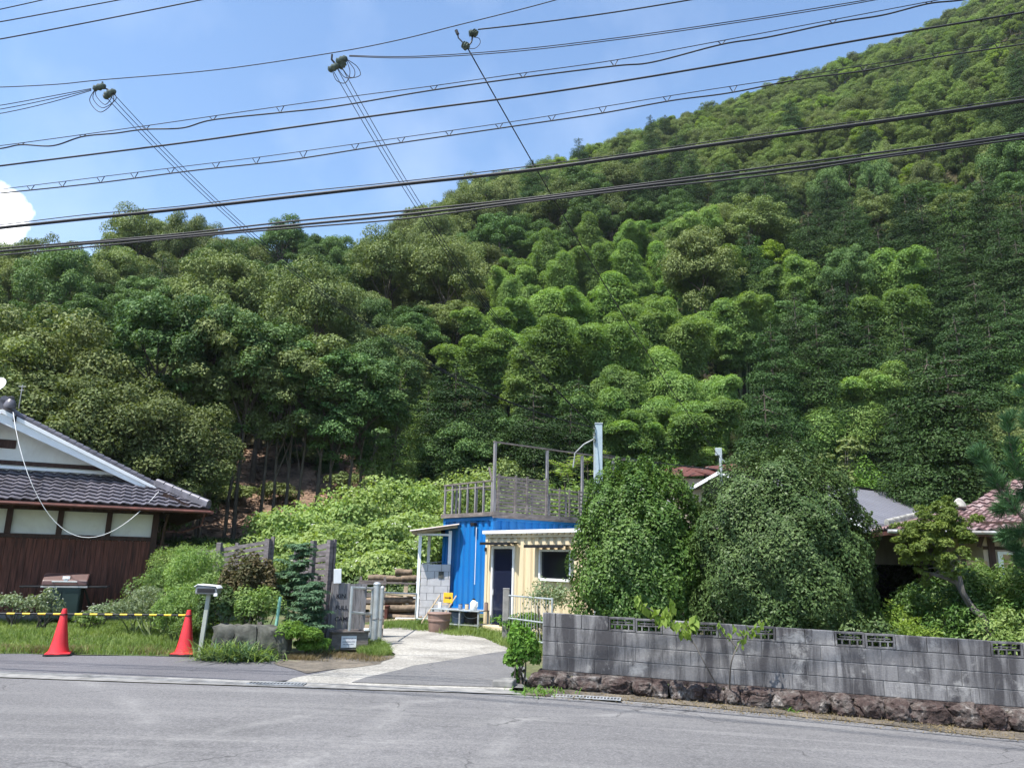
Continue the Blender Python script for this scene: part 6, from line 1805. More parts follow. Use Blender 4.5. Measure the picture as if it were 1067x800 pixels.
# bright white-flowered bushes behind the fence
BB = [(285, 560, 30.5, 2.3, 3.4), (318, 535, 32, 2.5, 4.0), (352, 520, 33.5, 2.4, 4.2), (395, 512, 34, 2.6, 4.4), (432, 508, 34.5, 2.5, 4.4), (372, 550, 30, 2.2, 3.6), (412, 545, 29.5, 2.3, 3.6), (335, 575, 28.5, 2.0, 2.7), (400, 580, 27, 1.7, 2.4), (455, 545, 31, 2.3, 3.9), (268, 585, 29, 1.8, 2.3), (455, 500, 36, 2.4, 4.2)]
bl = ['leftmost pale leafy bush beyond the dark slatted fence', 'pale bush above the right end of the long slatted fence', 'pale bush behind the tall leaning fence panel, highest part left', 'tall pale bush above the wooden sign', 'tall pale bush left of the deck railing', 'bright bush over the wooden sign and its white plate', 'bush with many white flower heads above the gate post', 'low bright bush between the two fence panels', 'low bush with white flower heads behind the firewood', 'bush seen through the open lean-to', 'low yellowish bush at the far left behind the slatted fence', 'upper bush beside the deck railing']
for i, ((px, py, Y, R_, H), lab) in enumerate(zip(BB, bl)):
    p = P(px, py, Y); z = terrain(p.x, p.y)
    H2 = max(1.6, p.z - z) * 1.05
    T = scatter_bush('flowering_bush', (p.x, p.y, z - .1), (R_, R_ * .9, 1), H2, 'leaf_bush', 8500, .17, lab, 'bush', 'pale flowering bushes below the wood', 40 + i, .55, 30, flowers=('petal', 55 if i in (6, 8, 9) else 10, .09) if i not in (0, 10) else None)
for i, (px, py, Y, lab) in enumerate(((322, 478, 45, 'light leafy bush among the bare stems above the tall fence panel'), (245, 520, 39, 'small bush on the brown bank left of the bare stems'), (360, 492, 42, 'small light bush on the bank right of the bare stems'), (292, 505, 40, 'small bush on the bank between the bare stems'))):
    p = P(px, py, Y); z = terrain(p.x, p.y); scatter_bush('bank_bush', (p.x, p.y, z - .1), (1.1, 1, 1), max(1.2, p.z - z), 'leaf_oak_dry', 2600, .15, lab, 'bush', seed=300 + i)
# big dark shadowy shrub mass behind the firewood and under the deck
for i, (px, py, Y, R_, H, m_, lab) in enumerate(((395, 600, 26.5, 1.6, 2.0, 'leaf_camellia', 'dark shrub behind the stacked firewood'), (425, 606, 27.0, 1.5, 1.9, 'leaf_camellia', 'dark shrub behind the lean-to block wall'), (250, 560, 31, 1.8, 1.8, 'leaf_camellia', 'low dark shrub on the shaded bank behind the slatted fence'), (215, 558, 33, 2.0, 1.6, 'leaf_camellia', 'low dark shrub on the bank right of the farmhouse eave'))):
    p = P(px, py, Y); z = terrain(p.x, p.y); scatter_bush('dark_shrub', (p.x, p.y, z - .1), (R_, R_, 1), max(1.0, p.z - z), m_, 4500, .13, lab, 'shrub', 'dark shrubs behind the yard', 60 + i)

# the two round garden shrubs behind the wall
def round_shrub(name, px, Y, R_, ztop, mat, n, size, label, seed, egg=1.0, spikes=0, squash=.85, taper=0.0):
    global rng; rng = np.random.default_rng(seed); random.seed(seed)
    p = P(px, 600, Y); z = terrain(p.x, p.y); H = ztop - z; T = empty(name, (p.x, p.y, z), 0, label, 'shrub')
    m = n; d = rand_dir(m); th = np.arctan2(d[:, 1], d[:, 0]); 
    lump = 1 + .035 * np.sin(3 * th + 4 * d[:, 2]) + .04 * np.sin(7 * th + 9 * d[:, 2] + 1) + .05 * np.sin(5 * th - 11 * d[:, 2]) + .035 * np.sin(13 * th + 17 * d[:, 2] + 2)
    rad = lump * (1 - .15 * rng.random(m) ** 2.0)
    zz = d[:, 2]; prof = np.where(zz > 0, 1.0 - .0 * zz, 1.0)
    prof = 1 - taper * np.clip(zz, 0, 1) ** 1.2; pos = np.stack([d[:, 0] * R_ * rad * prof, d[:, 1] * R_ * squash * rad * prof, H * .5 + np.sign(zz) * np.abs(zz) ** egg * H * .5 * rad], 1)
    nn = unit(d + np.array([0, 0, .35]) + .42 * rng.normal(size=(m, 3))); a = rng.normal(size=(m, 3)) + d * .9 + np.array([0, 0, .25]); a = a - nn * np.sum(a * nn, 1, keepdims=True)
    L = size * (.7 + .6 * rng.random(m))
    extra = []
    for k in range(spikes):
        q = rand_dir(1)[0]; q[2] = abs(q[2]) * .9 + .25; q = q / np.linalg.norm(q); base = np.array([q[0] * R_ * .9, q[1] * R_ * squash * .9, H * .5 + q[2] * H * .47]); hgt = random.uniform(.15, .42); t = rng.random(90)
        pp_ = base + np.stack([q[0] * .2 * t, q[1] * .2 * t, t * hgt], 1) + rng.normal(size=(90, 3)) * .05 * (1.2 - t[:, None]); extra.append(pp_)
    if extra:
        e = np.concatenate(extra); k = len(e); pos = np.concatenate([pos, e]); d2 = rand_dir(k); nn = np.concatenate([nn, d2]); a = np.concatenate([a, rng.normal(size=(k, 3)) + np.array([0, 0, .8])]); L = np.concatenate([L, size * (.7 + .5 * rng.random(k))])
    k = pos[:, 2] > .05
    link('foliage', leaves('foliage', pos[k], a[k], nn[k], L[k], L[k] * .48), mat, T)
    b = MB(); b.tube([(0, 0, 0), (.05, 0, H * .35), (0, .05, H * .7)], [.10, .08, .04], 8)
    for k in range(8):
        q = random.uniform(0, 6.28); b.tube(curve_pts((0, 0, H * random.uniform(.15, .5)), (math.cos(q) * R_ * .75, math.sin(q) * R_ * .6, H * random.uniform(.35, .85)), 5), [.045, .035, .025, .016, .008], 6)
    b.obj('trunk', 'bark', T, True)
    # dense core of inner leaves so that no daylight passes straight through
    d = rand_dir(5000); r_ = .45 + .35 * rng.random((5000, 1)); pos = d * r_ * np.array([R_, R_ * squash, H * .5]) + np.array([0, 0, H * .5]); k = pos[:, 2] > .1
    link('inner_foliage', leaves('inner_foliage', pos[k], rand_dir(5000)[k], d[k], .16, .11), mat, T)
    return T


Yb = 14.2; s_ = lambda px, Y: P(px, 600, Y).x
za = P(672, 484, Yb).z
round_shrub('fresh_green_shrub', 668, Yb, (s_(742, Yb) - s_(600, Yb)) / 2 * 1.0, za, 'leaf_fresh', 52000, .068, 'smaller bright green round shrub with upright shoots, left one behind the wall', 91, .88, 46)
Yc = 13.4; zb = P(812, 470, Yc).z
round_shrub('round_camellia', 815, Yc, (s_(908, Yc) - s_(722, Yc)) / 2 * 1.0, zb, 'leaf_camellia', 90000, .058, 'tall egg-shaped dark glossy shrub behind the middle of the block wall', 92, .95, 22)
p = P(880, 640, 12.6); scatter_bush('dark_shrub', (p.x, p.y, terrain(p.x, p.y)), (.8, .7, 1), 1.25, 'leaf_camellia', 7000, .06, 'low bulge of dark shrub at the right foot of the tall egg-shaped one', 'shrub', seed=95)

# garden shrubs on the right
for i, (px, py, Y, R_, m_, n, s, lab) in enumerate((
        (925, 632, 13.2, .65, 'leaf_lime', 3500, .07, 'small yellow-green shrub with tiny pale flowers over the pierced vents'),
        (952, 648, 12.5, .45, 'leaf_lime', 2500, .06, 'small yellowish shrub right beside the wall vents'),
        (985, 600, 13.2, .80, 'leaf_fresh', 8000, .07, 'feathery green shrub left of the twisted garden trunk'),
        (1030, 592, 13.0, .85, 'leaf_weed', 9000, .07, 'light green shrub right of the twisted garden trunk'),
        (1075, 600, 12.6, .75, 'leaf_fresh', 8000, .07, 'green shrub at the right edge of the picture behind the wall'),
        (1005, 640, 12.3, .6, 'leaf_fresh', 6000, .065, 'low shrub just behind the wall under the twisted trunk'),
        (1048, 640, 12.0, .6, 'leaf_weed', 6000, .065, 'low light shrub just behind the wall near the right edge'))):
    p = P(px, py, Y); z = terrain(p.x, p.y); scatter_bush('garden_shrub', (p.x, p.y, z), (R_, R_, 1), max(.8, p.z - z), m_, n, s, lab, 'shrub', 'garden shrubs behind the right of the wall', 110 + i, .4, 26, flowers=('petal', 14, .02) if i == 0 else None)


def cloud_pruned():
    """old trained tree with a slanting trunk and flat pads of foliage"""
    global rng; rng = np.random.default_rng(130); random.seed(130)
    Y = 12.4; b0 = P(1042, 668, Y - .5); z = terrain(b0.x, b0.y); T = empty('trained_garden_tree', (b0.x, b0.y, z), 0, 'old garden tree with a slanting twisted trunk and flat yellow-green pads', 'tree')
    o = Vector((b0.x, b0.y, z)); q = lambda px, py, dy=0: P(px, py, Y + dy) - o
    tr = smooth([Vector((0, 0, 0)), q(1030, 655, -.4), q(1012, 632, -.2), q(998, 608), q(988, 588), q(982, 560), q(984, 540)], 5)
    b = MB(); b.tube(tr, [.062 - .036 * i / (len(tr) - 1) for i in range(len(tr))], 10)
    b.tube(smooth([q(998, 608), q(985, 602), q(972, 598, .1), q(960, 596, .2)], 4), .03, 6); b.tube(smooth([q(990, 590), q(1000, 575), q(1003, 555), q(1000, 540)], 4), .025, 6); b.tube(smooth([q(1012, 632, -.2), q(1005, 620, -.3), q(1000, 600, -.3)], 4), .03, 6)
    pads = [(983, 545, .34, .13, 0), (958, 548, .34, .12, .1), (1000, 548, .30, .12, -.1), (970, 575, .36, .13, .1), (952, 580, .26, .10, .2), (990, 572, .28, .12, -.2), (968, 560, .30, .10, -.2), (985, 533, .22, .09, 0), (962, 592, .16, .06, .1), (965, 605, .10, .05, .2), (940, 553, .22, .08, .2), (1010, 560, .22, .09, -.2), (975, 548, .3, .14, -.1), (996, 590, .2, .1, -.3), (948, 568, .24, .08, .1)]
    cl = []
    for x, y, r_, h_, dy in pads:
        for _ in range(9):
            c = q(x, y, dy) + Vector((random.uniform(-.8, .8) * r_, random.uniform(-.8, .8) * r_, random.uniform(-2.0, 2.2) * h_)); k_ = r_ * random.uniform(.25, .5); cl.append((np.array(c), (k_, k_, k_ * .8), int(230 * (k_ / .12) ** 2)))
    for x, y, r_, h_, dy in pads: b.tube(curve_pts(q(988, min(590, y + 22)), q(x, y, dy), 4), [.022, .016, .012, .006], 5)
    b.obj('trunk', 'bark_pale', T, True)
    p, a, n, L = clump_leaves(cl, .055, up=.4, jit=1.0, shell=.6); link('foliage', leaves('foliage', p, a, n, L, L * .4), 'leaf_maple', T)


cloud_pruned()


def pine():
    """black pine off the right edge, its boughs of long needles reaching into the picture"""
    global rng; rng = np.random.default_rng(140); random.seed(140)
    Y = 11.8; b0 = P(1150, 700, Y); z = terrain(b0.x, b0.y); T = empty('pine_tree', (b0.x, b0.y, z), 0, 'pine with long soft needles reaching in from the right edge', 'pine')
    o = Vector((b0.x, b0.y, z)); q = lambda px, py, dy=0: P(px, py, Y + dy) - o
    b = MB(); b.tube(smooth([Vector((0, 0, 0)), q(1140, 560), q(1150, 420), q(1140, 300)], 5), [.13 - .006 * i for i in range(16)], 10)
    B = [[(1145, 560), (1090, 560), (1050, 520), (1030, 490), (1020, 475)], [(1148, 480), (1100, 500), (1070, 500), (1056, 478), (1050, 440)], [(1145, 560), (1100, 590), (1075, 590), (1060, 575)], [(1148, 450), (1110, 440), (1080, 430), (1066, 400)],
         [(1090, 560), (1072, 555), (1050, 560)], [(1070, 500), (1062, 520), (1045, 530)], [(1110, 500), (1085, 470), (1072, 440)], [(1145, 600), (1105, 610), (1080, 600), (1070, 585)]]
    tips = []
    for k, br in enumerate(B):
        dy = (k % 3 - 1) * .25; pts = smooth([q(x, y, dy) for x, y in br], 5); b.tube(pts, [.028 - .018 * i / len(pts) for i in range(len(pts))], 6)
        for i, p in enumerate(pts):
            if i > len(pts) * .25:
                for _ in range(3): tips.append((p + Vector((random.uniform(-.07, .07), random.uniform(-.07, .07), random.uniform(-.05, .08))), (pts[min(i + 1, len(pts) - 1)] - pts[max(0, i - 1)]).normalized()))
        for _ in range(3): tips.append((pts[-1], (pts[-1] - pts[-3]).normalized()))
    b.obj('trunk', 'bark', T, True)
    P_, A_, L_ = [], [], []
    for p, d in tips:
        n = 46; u = rand_dir(n) * .75 + np.array(d) * .7 + np.array([0, 0, .25]); u = unit(u); l = .15 + .07 * rng.random(n); P_.append(np.array(p) + u * l[:, None] * .5); A_.append(u); L_.append(l)
    P_, A_, L_ = np.concatenate(P_), np.concatenate(A_), np.concatenate(L_)
    link('needles', leaves('needles', P_, A_, rand_dir(len(P_)), L_, .0085), 'leaf_pine', T)


pine()

# ------------------------------------------------------------------ planting by the mailbox, the fence and the sign
def pl(px, Y): p = P(px, 640, Y); return (p.x, p.y, terrain(p.x, p.y))


ht = lambda px, py, Y: P(px, py, Y).z - terrain(P(px, 640, Y).x, P(px, 640, Y).y)
scatter_bush('rust_tinged_shrub', pl(257, 15.0), (.52, .5, 1), ht(257, 583, 15.0), 'leaf_rust', 9000, .07, 'dark shrub with rust-tinged dry tips behind the low stone wall', 'shrub', seed=150, nclump=34, flowers=('petal_rust', 60, .02))
scatter_bush('dark_ivy_shrub', pl(232, 14.6), (.42, .35, 1), ht(232, 612, 14.6), 'leaf_camellia', 3500, .07, 'low very dark shrub directly behind the mailbox', 'shrub', seed=151)
scatter_bush('light_shrub', pl(268, 14.5), (.5, .3, 1), ht(268, 617, 14.5), 'leaf_weed', 4500, .06, 'light green low shrub on top of the stone wall', 'shrub', seed=152, lo=.35)


def feathery(px, Y, top, R_, seed, label):
    """young cedar-like tree of level, feathery blue-green sprays"""
    global rng; rng = np.random.default_rng(seed); random.seed(seed)
    x, y, z = pl(px, Y); H = ht(px, top, Y); T = empty('feathery_conifer', (x, y, z), 0, label, 'tree'); b = MB(); b.tube([(0, 0, 0), (.03, 0, H * .9)], [.035, .008], 6); cl = []
    for i in range(60):
        t = random.uniform(.25, .98); a = random.uniform(0, 6.28); r_ = R_ * (1.15 - .75 * t) * random.uniform(.4, 1); c = Vector((math.cos(a) * r_, math.sin(a) * r_, H * t + .12 * r_)); b.tube([(0, 0, H * t - .05), c], [.008, .003], 4)
        for k in (.55, 1.0): cl.append((np.array(Vector((0, 0, H * t - .05)).lerp(c, k)), (.15, .15, .04), 100))
    p, a, n, L = clump_leaves(cl, .075, up=1.1, jit=.45, droop=.1); link('foliage', leaves('foliage', p, a, n, L, L * .28), 'leaf_blue', T); b.obj('trunk', 'bark', T, True)


feathery(305, 15.3, 566, .62, 155, 'feathery blue-green young conifer left of the leaning fence panel')
feathery(322, 14.9, 606, .45, 156, 'small feathery conifer at the foot of the leaning fence panel')
x, y, z = pl(287, 14.35); o = MB().tube([(0, 0, 0), (.06, 0, 1.02)], .028, 10).obj('plant_stake', 'stake', None, True); o.location = (x, y, z); tag(o, 'pale green plastic stake standing in the shrubs above the stone wall', 'stake')


def strap_plant(px, Y, n, L, mat, label, seed, name='strap_leaved_plant', w=.022, spread=.3, cat='plant', group=None, arch=1.0, base=None):
    """arching strap or frond leaves from one root"""
    r2 = np.random.default_rng(seed); loc = pl(px, Y) if base is None else base; V = []; Fq = []
    for i in range(n):
        a = r2.uniform(0, 6.283); l = L * r2.uniform(.6, 1.1); el = r2.uniform(.5, 1.35); sx, sy = r2.normal(0, spread / 2, 2)
        d = np.array([math.cos(a), math.sin(a), 0]); s = np.array([-d[1], d[0], 0]); k0 = len(V)
        for j in range(5):
            t = j / 4; p = np.array([sx, sy, 0]) + d * l * math.cos(el) * t * (1 + .4 * t) + np.array([0, 0, l * math.sin(el) * t - arch * l * .42 * t * t]); ww = w * (1 - t ** 2) * .5 + .001
            V += [p - s * ww, p + s * ww]
        for j in range(4): Fq.append((k0 + 2 * j, k0 + 2 * j + 1, k0 + 2 * j + 3, k0 + 2 * j + 2))
    me = fast_mesh('leaves', np.array(V), np.array(Fq)); T = empty(name, loc, 0, label, cat, group); link('leaves', me, mat, T); return T


for i, (px, Y, n, L, m_, lab) in enumerate(((226, 13.75, 130, .62, 'leaf_weed', 'weedy tuft at the left foot of the low stone wall'), (240, 13.7, 170, .62, 'leaf_weed', 'spiky weed clump at the middle foot of the stone wall'), (254, 13.7, 170, .66, 'leaf_blue', 'tall bluish weed clump before the stone wall'), (266, 13.75, 150, .6, 'leaf_weed', 'weed clump before the right half of the stone wall'), (280, 13.8, 70, .34, 'leaf_weed', 'small weed tuft at the right foot of the stone wall'))):
    strap_plant(px, Y, n, L, m_, lab, 160 + i, group='weeds along the stone wall', w=.02)
scatter_bush('fern_clump', pl(312, 14.2), (.42, .3, 1), ht(312, 650, 14.2), 'leaf_fern', 4200, .09, 'bright green fern mound spilling at the right end of the stone wall', 'fern', seed=166, aspect=.3, droop=.4, stem=False)
scatter_bush('fern_clump', pl(327, 14.5), (.32, .25, 1), ht(327, 664, 14.5), 'leaf_fern', 2600, .08, 'small fern tuft beside the dry earth below the sign', 'fern', seed=167, aspect=.3, droop=.4, stem=False)
strap_plant(338, 15.0, 60, .28, 'leaf_weed', 'weeds between the fern mound and the wooden trough', 168, w=.018)
strap_plant(345, 14.9, 40, .22, 'dry_grass', 'dry straw-coloured tuft before the wooden trough', 169, w=.012)


# tall weeds between the farmhouse and the mailbox
TW = [(172, 17.6, .75, 585, 'leaf_weed', 'tall pale weeds at the corner of the boarded wall'), (195, 17.0, .7, 575, 'leaf_weed', 'tallest pale weeds right of the farmhouse'), (188, 15.8, .65, 615, 'leaf_weed', 'mid-height weeds behind the right cone'), (212, 16.2, .6, 600, 'leaf_weed', 'weeds behind the mailbox'), (158, 16.8, .6, 612, 'leaf_grey', 'greyish flowering weeds at the foot of the boarded wall'), (140, 17.4, .6, 622, 'leaf_grey', 'sparse grey weeds left of the boarded wall corner'), (206, 15.0, .4, 640, 'leaf_weed', 'short weeds between right cone and mailbox'), (178, 19.5, .9, 572, 'leaf_weed', 'pale weeds right behind the farmhouse corner'), (205, 19.5, .9, 572, 'leaf_weed', 'bright weeds before the pale back road')]
for i, (px, Y, R_, top_, m_, lab) in enumerate(TW):
    scatter_bush('tall_weeds', pl(px, Y), (R_, R_, 1), ht(px, top_, Y), m_, 7000 if m_ == 'leaf_weed' else 2600, .075, lab, 'weeds', 'weeds beside the farmhouse', 170 + i, .26, 34, up=-.1, jit=1.0, stem=True, flowers=('petal_rust', 30, .018) if m_ == 'leaf_grey' else None, stemmat='culm')
for i, (px, Y, R_, H, lab) in enumerate(((14, 18.7, .55, .75, 'white-flowered plant left of the barbecue grill'), (44, 18.0, .45, .85, 'white-flowered plant in front of the barbecue grill'), (104, 18.6, .4, .5, 'small white-flowered plant right of the barbecue grill'), (90, 18.1, .3, .35, 'tiny yellowish plant beside the foot of the grill'))):
    scatter_bush('flowering_plant', pl(px, Y), (R_, .3, 1), H, 'leaf_grey' if i < 3 else 'leaf_weed', 900, .07, lab, 'plant', 'plants before the boarded wall', 190 + i, .45, 16, flowers=('petal', 26 if i < 3 else 4, .022))

# shrub by the kerb, the little bush before the yellow hut, saplings growing from the wall foot
scatter_bush('kerb_shrub', (*(W_A + Vector((-.28, .22))), terrain(W_A.x, W_A.y)), (.26, .24, 1), .80, 'leaf_fern', 3400, .075, 'small fresh green shrub growing at the left end of the block wall', 'shrub', seed=200, aspect=.45, up=-.1, jit=1, lo=-.25, nclump=34)
p = pl(572, 17.4); scatter_bush('grey_leaved_bush', p, (.5, .4, 1), ht(572, 607, 17.4), 'leaf_grey', 1900, .06, 'thin silvery bush in front of the yellow hut below its window', 'bush', seed=201, nclump=40, lo=.3)
p = pl(545, 18.4); scatter_bush('low_green_bush', p, (.7, .4, 1), .6, 'leaf_fern', 2500, .07, 'low green plants behind the metal railing', 'plant', seed=202)


def sapling(s0, pts, leavesz, mat, label, seed):
    """thin stem rooted in the footing with a fan of big drooping leaves"""
    global rng; rng = np.random.default_rng(seed); random.seed(seed)
    base = wa0 + wdir * s0 + Vector((wn.x, wn.y)) * .13; Y = base.y - .25
    z = terrain(base.x, base.y) + .12
    T = empty('wall_sapling', (base.x, base.y, z), 0, label, 'sapling'); o = Vector((base.x, base.y, z)); b = MB(); P_, A_, N_, L_ = [], [], [], []
    for br in pts:
        w = smooth([Vector((0, 0, 0)) if p is None else (P(p[0], p[1], Y - .1) - o) for p in br], 5); b.tube(w, [.012 - .008 * i / len(w) for i in range(len(w))], 6)
        k = len(w)
        for i in range(int(k * .45), k):
            for s in range(3):
                P_.append(np.array(w[i]) + rng.normal(size=3) * .03 + np.array([0, 0, -leavesz * .25])); A_.append(np.array([rng.normal() * .5, rng.normal() * .5, -1.0])); N_.append(np.array([rng.normal() * .5, -1, .4 + rng.normal() * .3])); L_.append(leavesz * random.uniform(.7, 1.2))
    b.obj('stem', 'bark_pale', T, True); L_ = np.array(L_)
    me = leaves('leaves', np.array(P_), np.array(A_), np.array(N_), L_, L_ * .5, .2); link('leaves', me, mat, T)


def s_at(px, py=735):
    v = ray(px, py); v = Vector((v.x, v.y)); d = wdir; a = wa0
    det = d.x * (-v.y) - d.y * (-v.x); return (-(a.x) * (-v.y) - (-(a.y)) * (-v.x)) / det


sapling(s_at(752), [[None, (735, 692), (718, 662), (700, 648), (680, 636), (662, 624)], [(722, 670), (715, 655), (725, 645)], [(705, 652), (696, 640), (700, 630)]], .17, 'leaf_lime', 'sapling with large drooping lime green leaves arching left over the block wall', 210)
sapling(s_at(760), [[None, (762, 690), (772, 668), (784, 655), (795, 646)], [(768, 675), (756, 660), (748, 650)], [(775, 664), (765, 652)]], .085, 'leaf_lime', 'thin sapling with few small yellowish leaves beside the lime green one', 211)
for px, py, s, lab in ((826, 742, 14, 'tiny green weed at the foot of the rocks'), (556, 722, 60, 'grassy weed tuft at the left foot of the rock footing'), (575, 722, 60, 'second grassy weed tuft beside the pale grating')):
    q = pt_on(px, py); strap_plant(0, 0, s, .16, 'leaf_fern', lab, 220 + px, w=.014, base=(q.x, q.y, q.z), name='weed_tuft', group='weeds at the wall foot', spread=.3 if s > 20 else .1)

# pinnate-leaved plant behind the deck
def pinnate(px, py, Y, label, seed):
    r2 = np.random.default_rng(seed); rr = random.Random(seed); p0 = P(px, py, Y); z = terrain(p0.x, p0.y); H = p0.z - z
    T = empty('pinnate_tree', (p0.x, p0.y, z), 0, label, 'tree', 'young trees with long divided leaves'); b = MB(); b.tube([(0, 0, 0), (.1, 0, H * .5), (0, 0, H)], [.05, .035, .02], 6); P_, A_, L_ = [], [], []
    for i in range(13):
        a = rr.uniform(0, 6.28); el = rr.uniform(.05, 1.0); l = rr.uniform(.9, 1.3); d = Vector((math.cos(a) * math.cos(el), math.sin(a) * math.cos(el), math.sin(el))); pts = [Vector((0, 0, H)) + d * l * t + Vector((0, 0, -.45 * l * t * t)) for t in np.linspace(0, 1, 9)]
        b.tube(pts, .008, 4); s = d.cross(Vector((0, 0, 1))).normalized()
        for k in range(1, 9):
            for sg in (-1, 1): P_.append(np.array(pts[k] + s * sg * .14)); A_.append(np.array(s * sg + d * .35 + Vector((0, 0, -.2)))); L_.append(.30 * (1.1 - .06 * k))
    b.obj('trunk', 'bark', T, True); L_ = np.array(L_); link('foliage', leaves('foliage', np.array(P_), np.array(A_), np.tile([0, 0, 1.0], (len(P_), 1)) + r2.normal(size=(len(P_), 3)) * .25, L_, L_ * .3), 'leaf_bush', T)


pinnate(588, 492, 27.5, 'young tree with long palm-like divided leaves behind the deck screen', 1)
pinnate(612, 482, 27.0, 'young tree with long divided leaves behind the bluish steel pole', 2)
pinnate(632, 500, 28.0, 'young tree with divided leaves right of the bluish steel pole', 3)
# pale leafless-looking small tree left of the grey roof
rr = random.Random(3); p0 = P(872, 540, 33.0); z = terrain(p0.x, p0.y); H = P(872, 455, 33).z - z
T = empty('pale_stemmed_tree', (p0.x, p0.y, z), 0, 'small open tree with pale forking stems above the grey barn roof', 'tree'); b = MB(); ends = []
for i in range(7):
    a = (i - 3) * .28 + rr.uniform(-.1, .1); e = Vector((math.sin(a) * 1.7, rr.uniform(-.6, .6), H * rr.uniform(.78, 1))); s = Vector((0, 0, H * .35)); c = curve_pts(s, e, 6, .1); b.tube(c, [.05, .04, .03, .022, .016, .008], 6); ends += [c[-1], c[-2], c[-3]]
b.tube([(0, 0, 0), (0, 0, H * .37)], [.08, .06], 8); b.obj('stems', 'bark_pale', T, True)
rng = np.random.default_rng(5); pp_, a, n, L = clump_leaves([(np.array(e), (.45, .45, .28), 70) for e in ends], .2, up=.8); link('foliage', leaves('foliage', pp_, a, n, L, L * .5), 'leaf_oak_dry', T)
# brush between the barn and the wood on the right, and behind the containers
for i, (px, py, Y, R_, m_, lab) in enumerate(((900, 497, 40, 2.0, 'leaf_fern', 'low bright brush just above the grey barn roof, left'), (940, 492, 40, 2.2, 'leaf_fern', 'low bright brush just above the grey barn roof, right'), (985, 480, 39, 2.3, 'leaf_weed', 'bright brush above the white ridge ornament'), (1030, 470, 38, 2.3, 'leaf_weed', 'bright brush above the faded red roof'), (1075, 470, 38, 2.2, 'leaf_fern', 'bright brush at the right edge above the red roof'), (560, 505, 31, 2.2, 'leaf_bush', 'light brush behind the deck screen, left'), (600, 512, 31, 2.0, 'leaf_weed', 'light brush behind the deck screen, right'), (500, 498, 33, 2.4, 'leaf_bush', 'light brush behind the deck balusters'), (650, 500, 30, 1.8, 'leaf_fern', 'green brush behind the bluish pole'), (690, 490, 31, 1.8, 'leaf_fern', 'green brush between pole and ruined shed'), (535, 490, 35, 2.4, 'leaf_oak_dry', 'olive brush above the slatted deck screen'), (780, 495, 33, 2.2, 'leaf_oak', 'dark brush behind the ruined shed'), (830, 500, 35, 2.4, 'leaf_oak', 'dark brush behind the tall round shrub'))):
    p = P(px, py, Y); z = terrain(p.x, p.y); scatter_bush('brush', (p.x, p.y, z - .2), (R_, R_ * .8, 1), max(1.6, p.z - z + .2), m_, 6500, .17, lab, 'brush', 'brush below the wood', 240 + i, .5, 28)


# ------------------------------------------------------------------ grass, stuff nobody could count
def in_poly(x, y, poly):
    c = np.zeros(len(x), bool); n = len(poly)
    for i in range(n):
        x1, y1 = poly[i][0], poly[i][1]; x2, y2 = poly[(i + 1) % n][0], poly[(i + 1) % n][1]
        m = ((y1 > y) != (y2 > y)) & (x < (x2 - x1) * (y - y1) / ((y2 - y1) or 1e-9) + x1); c ^= m
    return c


def grass(name, poly, n, h, mat, label, seed, w=.012, patch=0.0):
    r2 = np.random.default_rng(seed); xs = [p[0] for p in poly]; ys = [p[1] for p in poly]
    x = r2.uniform(min(xs), max(xs), n * 2); y = r2.uniform(min(ys), max(ys), n * 2); k = in_poly(x, y, poly)
    if patch: k &= (np.sin(x * 3.1 + 1.3 * np.sin(y * 2.3)) * np.cos(y * 2.7 + np.sin(x * 1.9)) + r2.normal(0, .45, len(x))) > patch
    x, y = x[k][:n], y[k][:n]; z = np.array([terrain(a, b_) for a, b_ in zip(x, y)]); m = len(x)
    hh = h * (.5 + .8 * r2.random(m)) * (1 + .35 * np.sin(x * 1.3) * np.sin(y * 1.1)); a = r2.uniform(0, 6.28, m); lean = r2.normal(0, .45, (m, 2)) * hh[:, None]
    b0 = np.stack([x, y, z], 1); s = np.stack([np.cos(a), np.sin(a), np.zeros(m)], 1) * w * .5
    mid = b0 + np.stack([lean[:, 0] * .35, lean[:, 1] * .35, hh * .6], 1); tip = b0 + np.stack([lean[:, 0], lean[:, 1], hh], 1)
    V = np.stack([b0 - s, b0 + s, mid + s * .8, mid - s * .8, tip], 1).reshape(-1, 3); i = np.arange(m)[:, None] * 5
    Fq = np.concatenate([i + np.array([0, 1, 2, 3]), i + np.array([3, 2, 4, 4])], 0)
    me = bpy.data.meshes.new(name); q = np.concatenate([i + np.array([0, 1, 2, 3])], 0); t = i + np.array([3, 2, 4])
    nl = m * 7; me.vertices.add(m * 5); me.vertices.foreach_set('co', V.astype(np.float32).ravel()); me.loops.add(nl)
    me.loops.foreach_set('vertex_index', np.concatenate([q, t], 1).astype(np.int32).ravel()); me.polygons.add(m * 2)
    st = np.stack([np.arange(m) * 7, np.arange(m) * 7 + 4], 1).ravel(); me.polygons.foreach_set('loop_start', st.astype(np.int32)); me.update(calc_edges=True)
    o = link(name, me, mat); tag(o, label, 'grass', kind='stuff'); return o


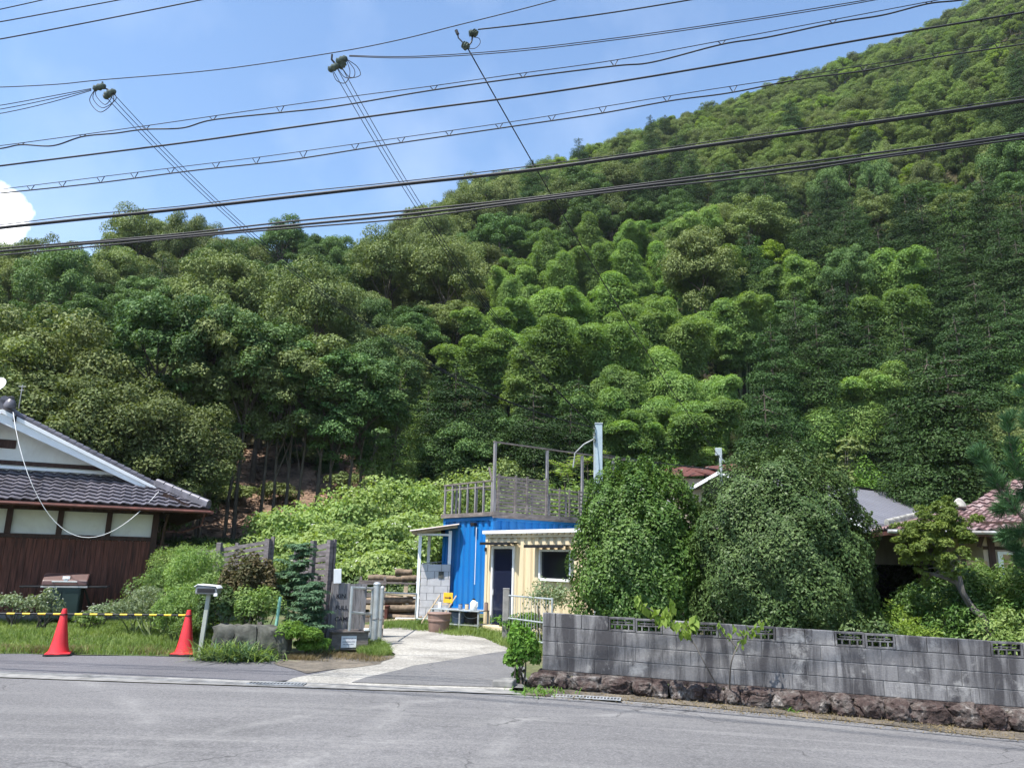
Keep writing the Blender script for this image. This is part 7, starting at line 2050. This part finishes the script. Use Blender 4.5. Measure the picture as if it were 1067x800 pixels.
grass('lawn_grass', lawn, 90000, .11, 'grass', 'green lawn before the boarded farmhouse wall', 1, .011)
grass('lawn_edge_grass', [g2(-20, 680), g2(212, 683.5), g2(214, 678), g2(-20, 675)], 5000, .10, 'dry_grass', 'dry grass along the edge of the lawn', 2, .008, .2)
grass('gate_grass', [g2(372, 682), g2(392, 686), g2(408, 682), g2(402, 674), g2(392, 668), g2(374, 668)], 5000, .13, 'grass', 'grass patch right of the wooden trough', 3, .01)
grass('hut_grass', [g2(500, 662), g2(515, 670), g2(534, 678), g2(560, 684), g2(590, 680), g2(600, 660), g2(560, 652), g2(505, 654)], 16000, .14, 'grass', 'grass between the gravel drive and the yellow hut', 4, .010)
grass('yard_grass', [g2(385, 654), g2(432, 657), g2(470, 662), g2(505, 664), g2(512, 655), g2(470, 649), g2(385, 648)], 9000, .14, 'grass', 'grass strip before the firewood and the metal table', 5, .011, -.2)
grass('verge_grass', [g2(298, 688), g2(345, 690), g2(395, 690), g2(410, 686), g2(350, 682), g2(300, 684)], 3500, .08, 'dry_grass', 'dry grass on the bare earth below the sign', 6, .008, .1)
grass('wall_foot_grass', [g2(600, 727), g2(800, 746), g2(1067, 769), g2(1067, 762), g2(800, 738), g2(600, 722)], 2200, .05, 'dry_grass', 'dry straw and litter along the foot of the rocks', 7, .009, .35)
# small fallen leaves and grit along the kerb and the wall foot
def litter(name, poly, n, mat, label, seed, s=.03):
    r2 = np.random.default_rng(seed); xs = [p[0] for p in poly]; ys = [p[1] for p in poly]; x = r2.uniform(min(xs), max(xs), n * 6); y = r2.uniform(min(ys), max(ys), n * 6); k = in_poly(x, y, poly); x, y = x[k][:n], y[k][:n]
    z = np.array([terrain(a, b_) for a, b_ in zip(x, y)]) + .022; m = len(x); p = np.stack([x, y, z], 1); L = s * (.5 + r2.random(m)); nn = np.stack([r2.normal(0, .3, m), r2.normal(0, .3, m), np.ones(m)], 1)
    o = link(name, leaves(name, p, np.stack([r2.normal(size=m), r2.normal(size=m), r2.normal(0, .15, m)], 1), nn, L, L * .6), mat); tag(o, label, 'litter', kind='stuff')


litter('leaf_litter', [g2(560, 728), g2(800, 748), g2(1067, 774), g2(1067, 758), g2(800, 738), g2(560, 718)], 1500, 'dry_grass', 'dry leaf litter along the wall foot', 8)
litter('bank_litter', [g2(150, 566, 30), g2(260, 566, 30), g2(430, 560, 30), g2(440, 500, 30), g2(395, 470, 30), g2(300, 462, 30), g2(200, 470, 30), g2(150, 500, 30)], 9000, 'soil', 'dry leaf litter on the brown bank under the trees', 9, .25)
for T in [t for ts in PROTO.values() for t in ts]:
    if not T.get('label'): [bpy.data.objects.remove(c) for c in list(T.children)]; bpy.data.objects.remove(T)


# ------------------------------------------------------------------ the summer air between here and the ridge
def haze():
    m = bpy.data.materials.new('thin_haze'); m.use_nodes = True; nt = m.node_tree; nt.nodes.clear()
    o = nt.nodes.new('ShaderNodeOutputMaterial'); v = nt.nodes.new('ShaderNodeVolumePrincipled')
    v.inputs['Color'].default_value = (.80, .88, 1, 1); v.inputs['Density'].default_value = .00016; v.inputs['Anisotropy'].default_value = .2
    nt.links.new(v.outputs[0], o.inputs['Volume']); M['haze'] = m
    HTOP = max(max(v.co.z for v in bpy.data.objects['ground'].data.vertices) + 16, 40)
    lo_ = min(v.co.z for v in bpy.data.objects['ground'].data.vertices)
    b = MB(); b.box(-1050, 1050, -1050, 1050, lo_ - 1, HTOP); ob = b.obj('haze', 'haze'); tag(ob, 'thin pale summer haze', 'haze', kind='stuff')


haze()
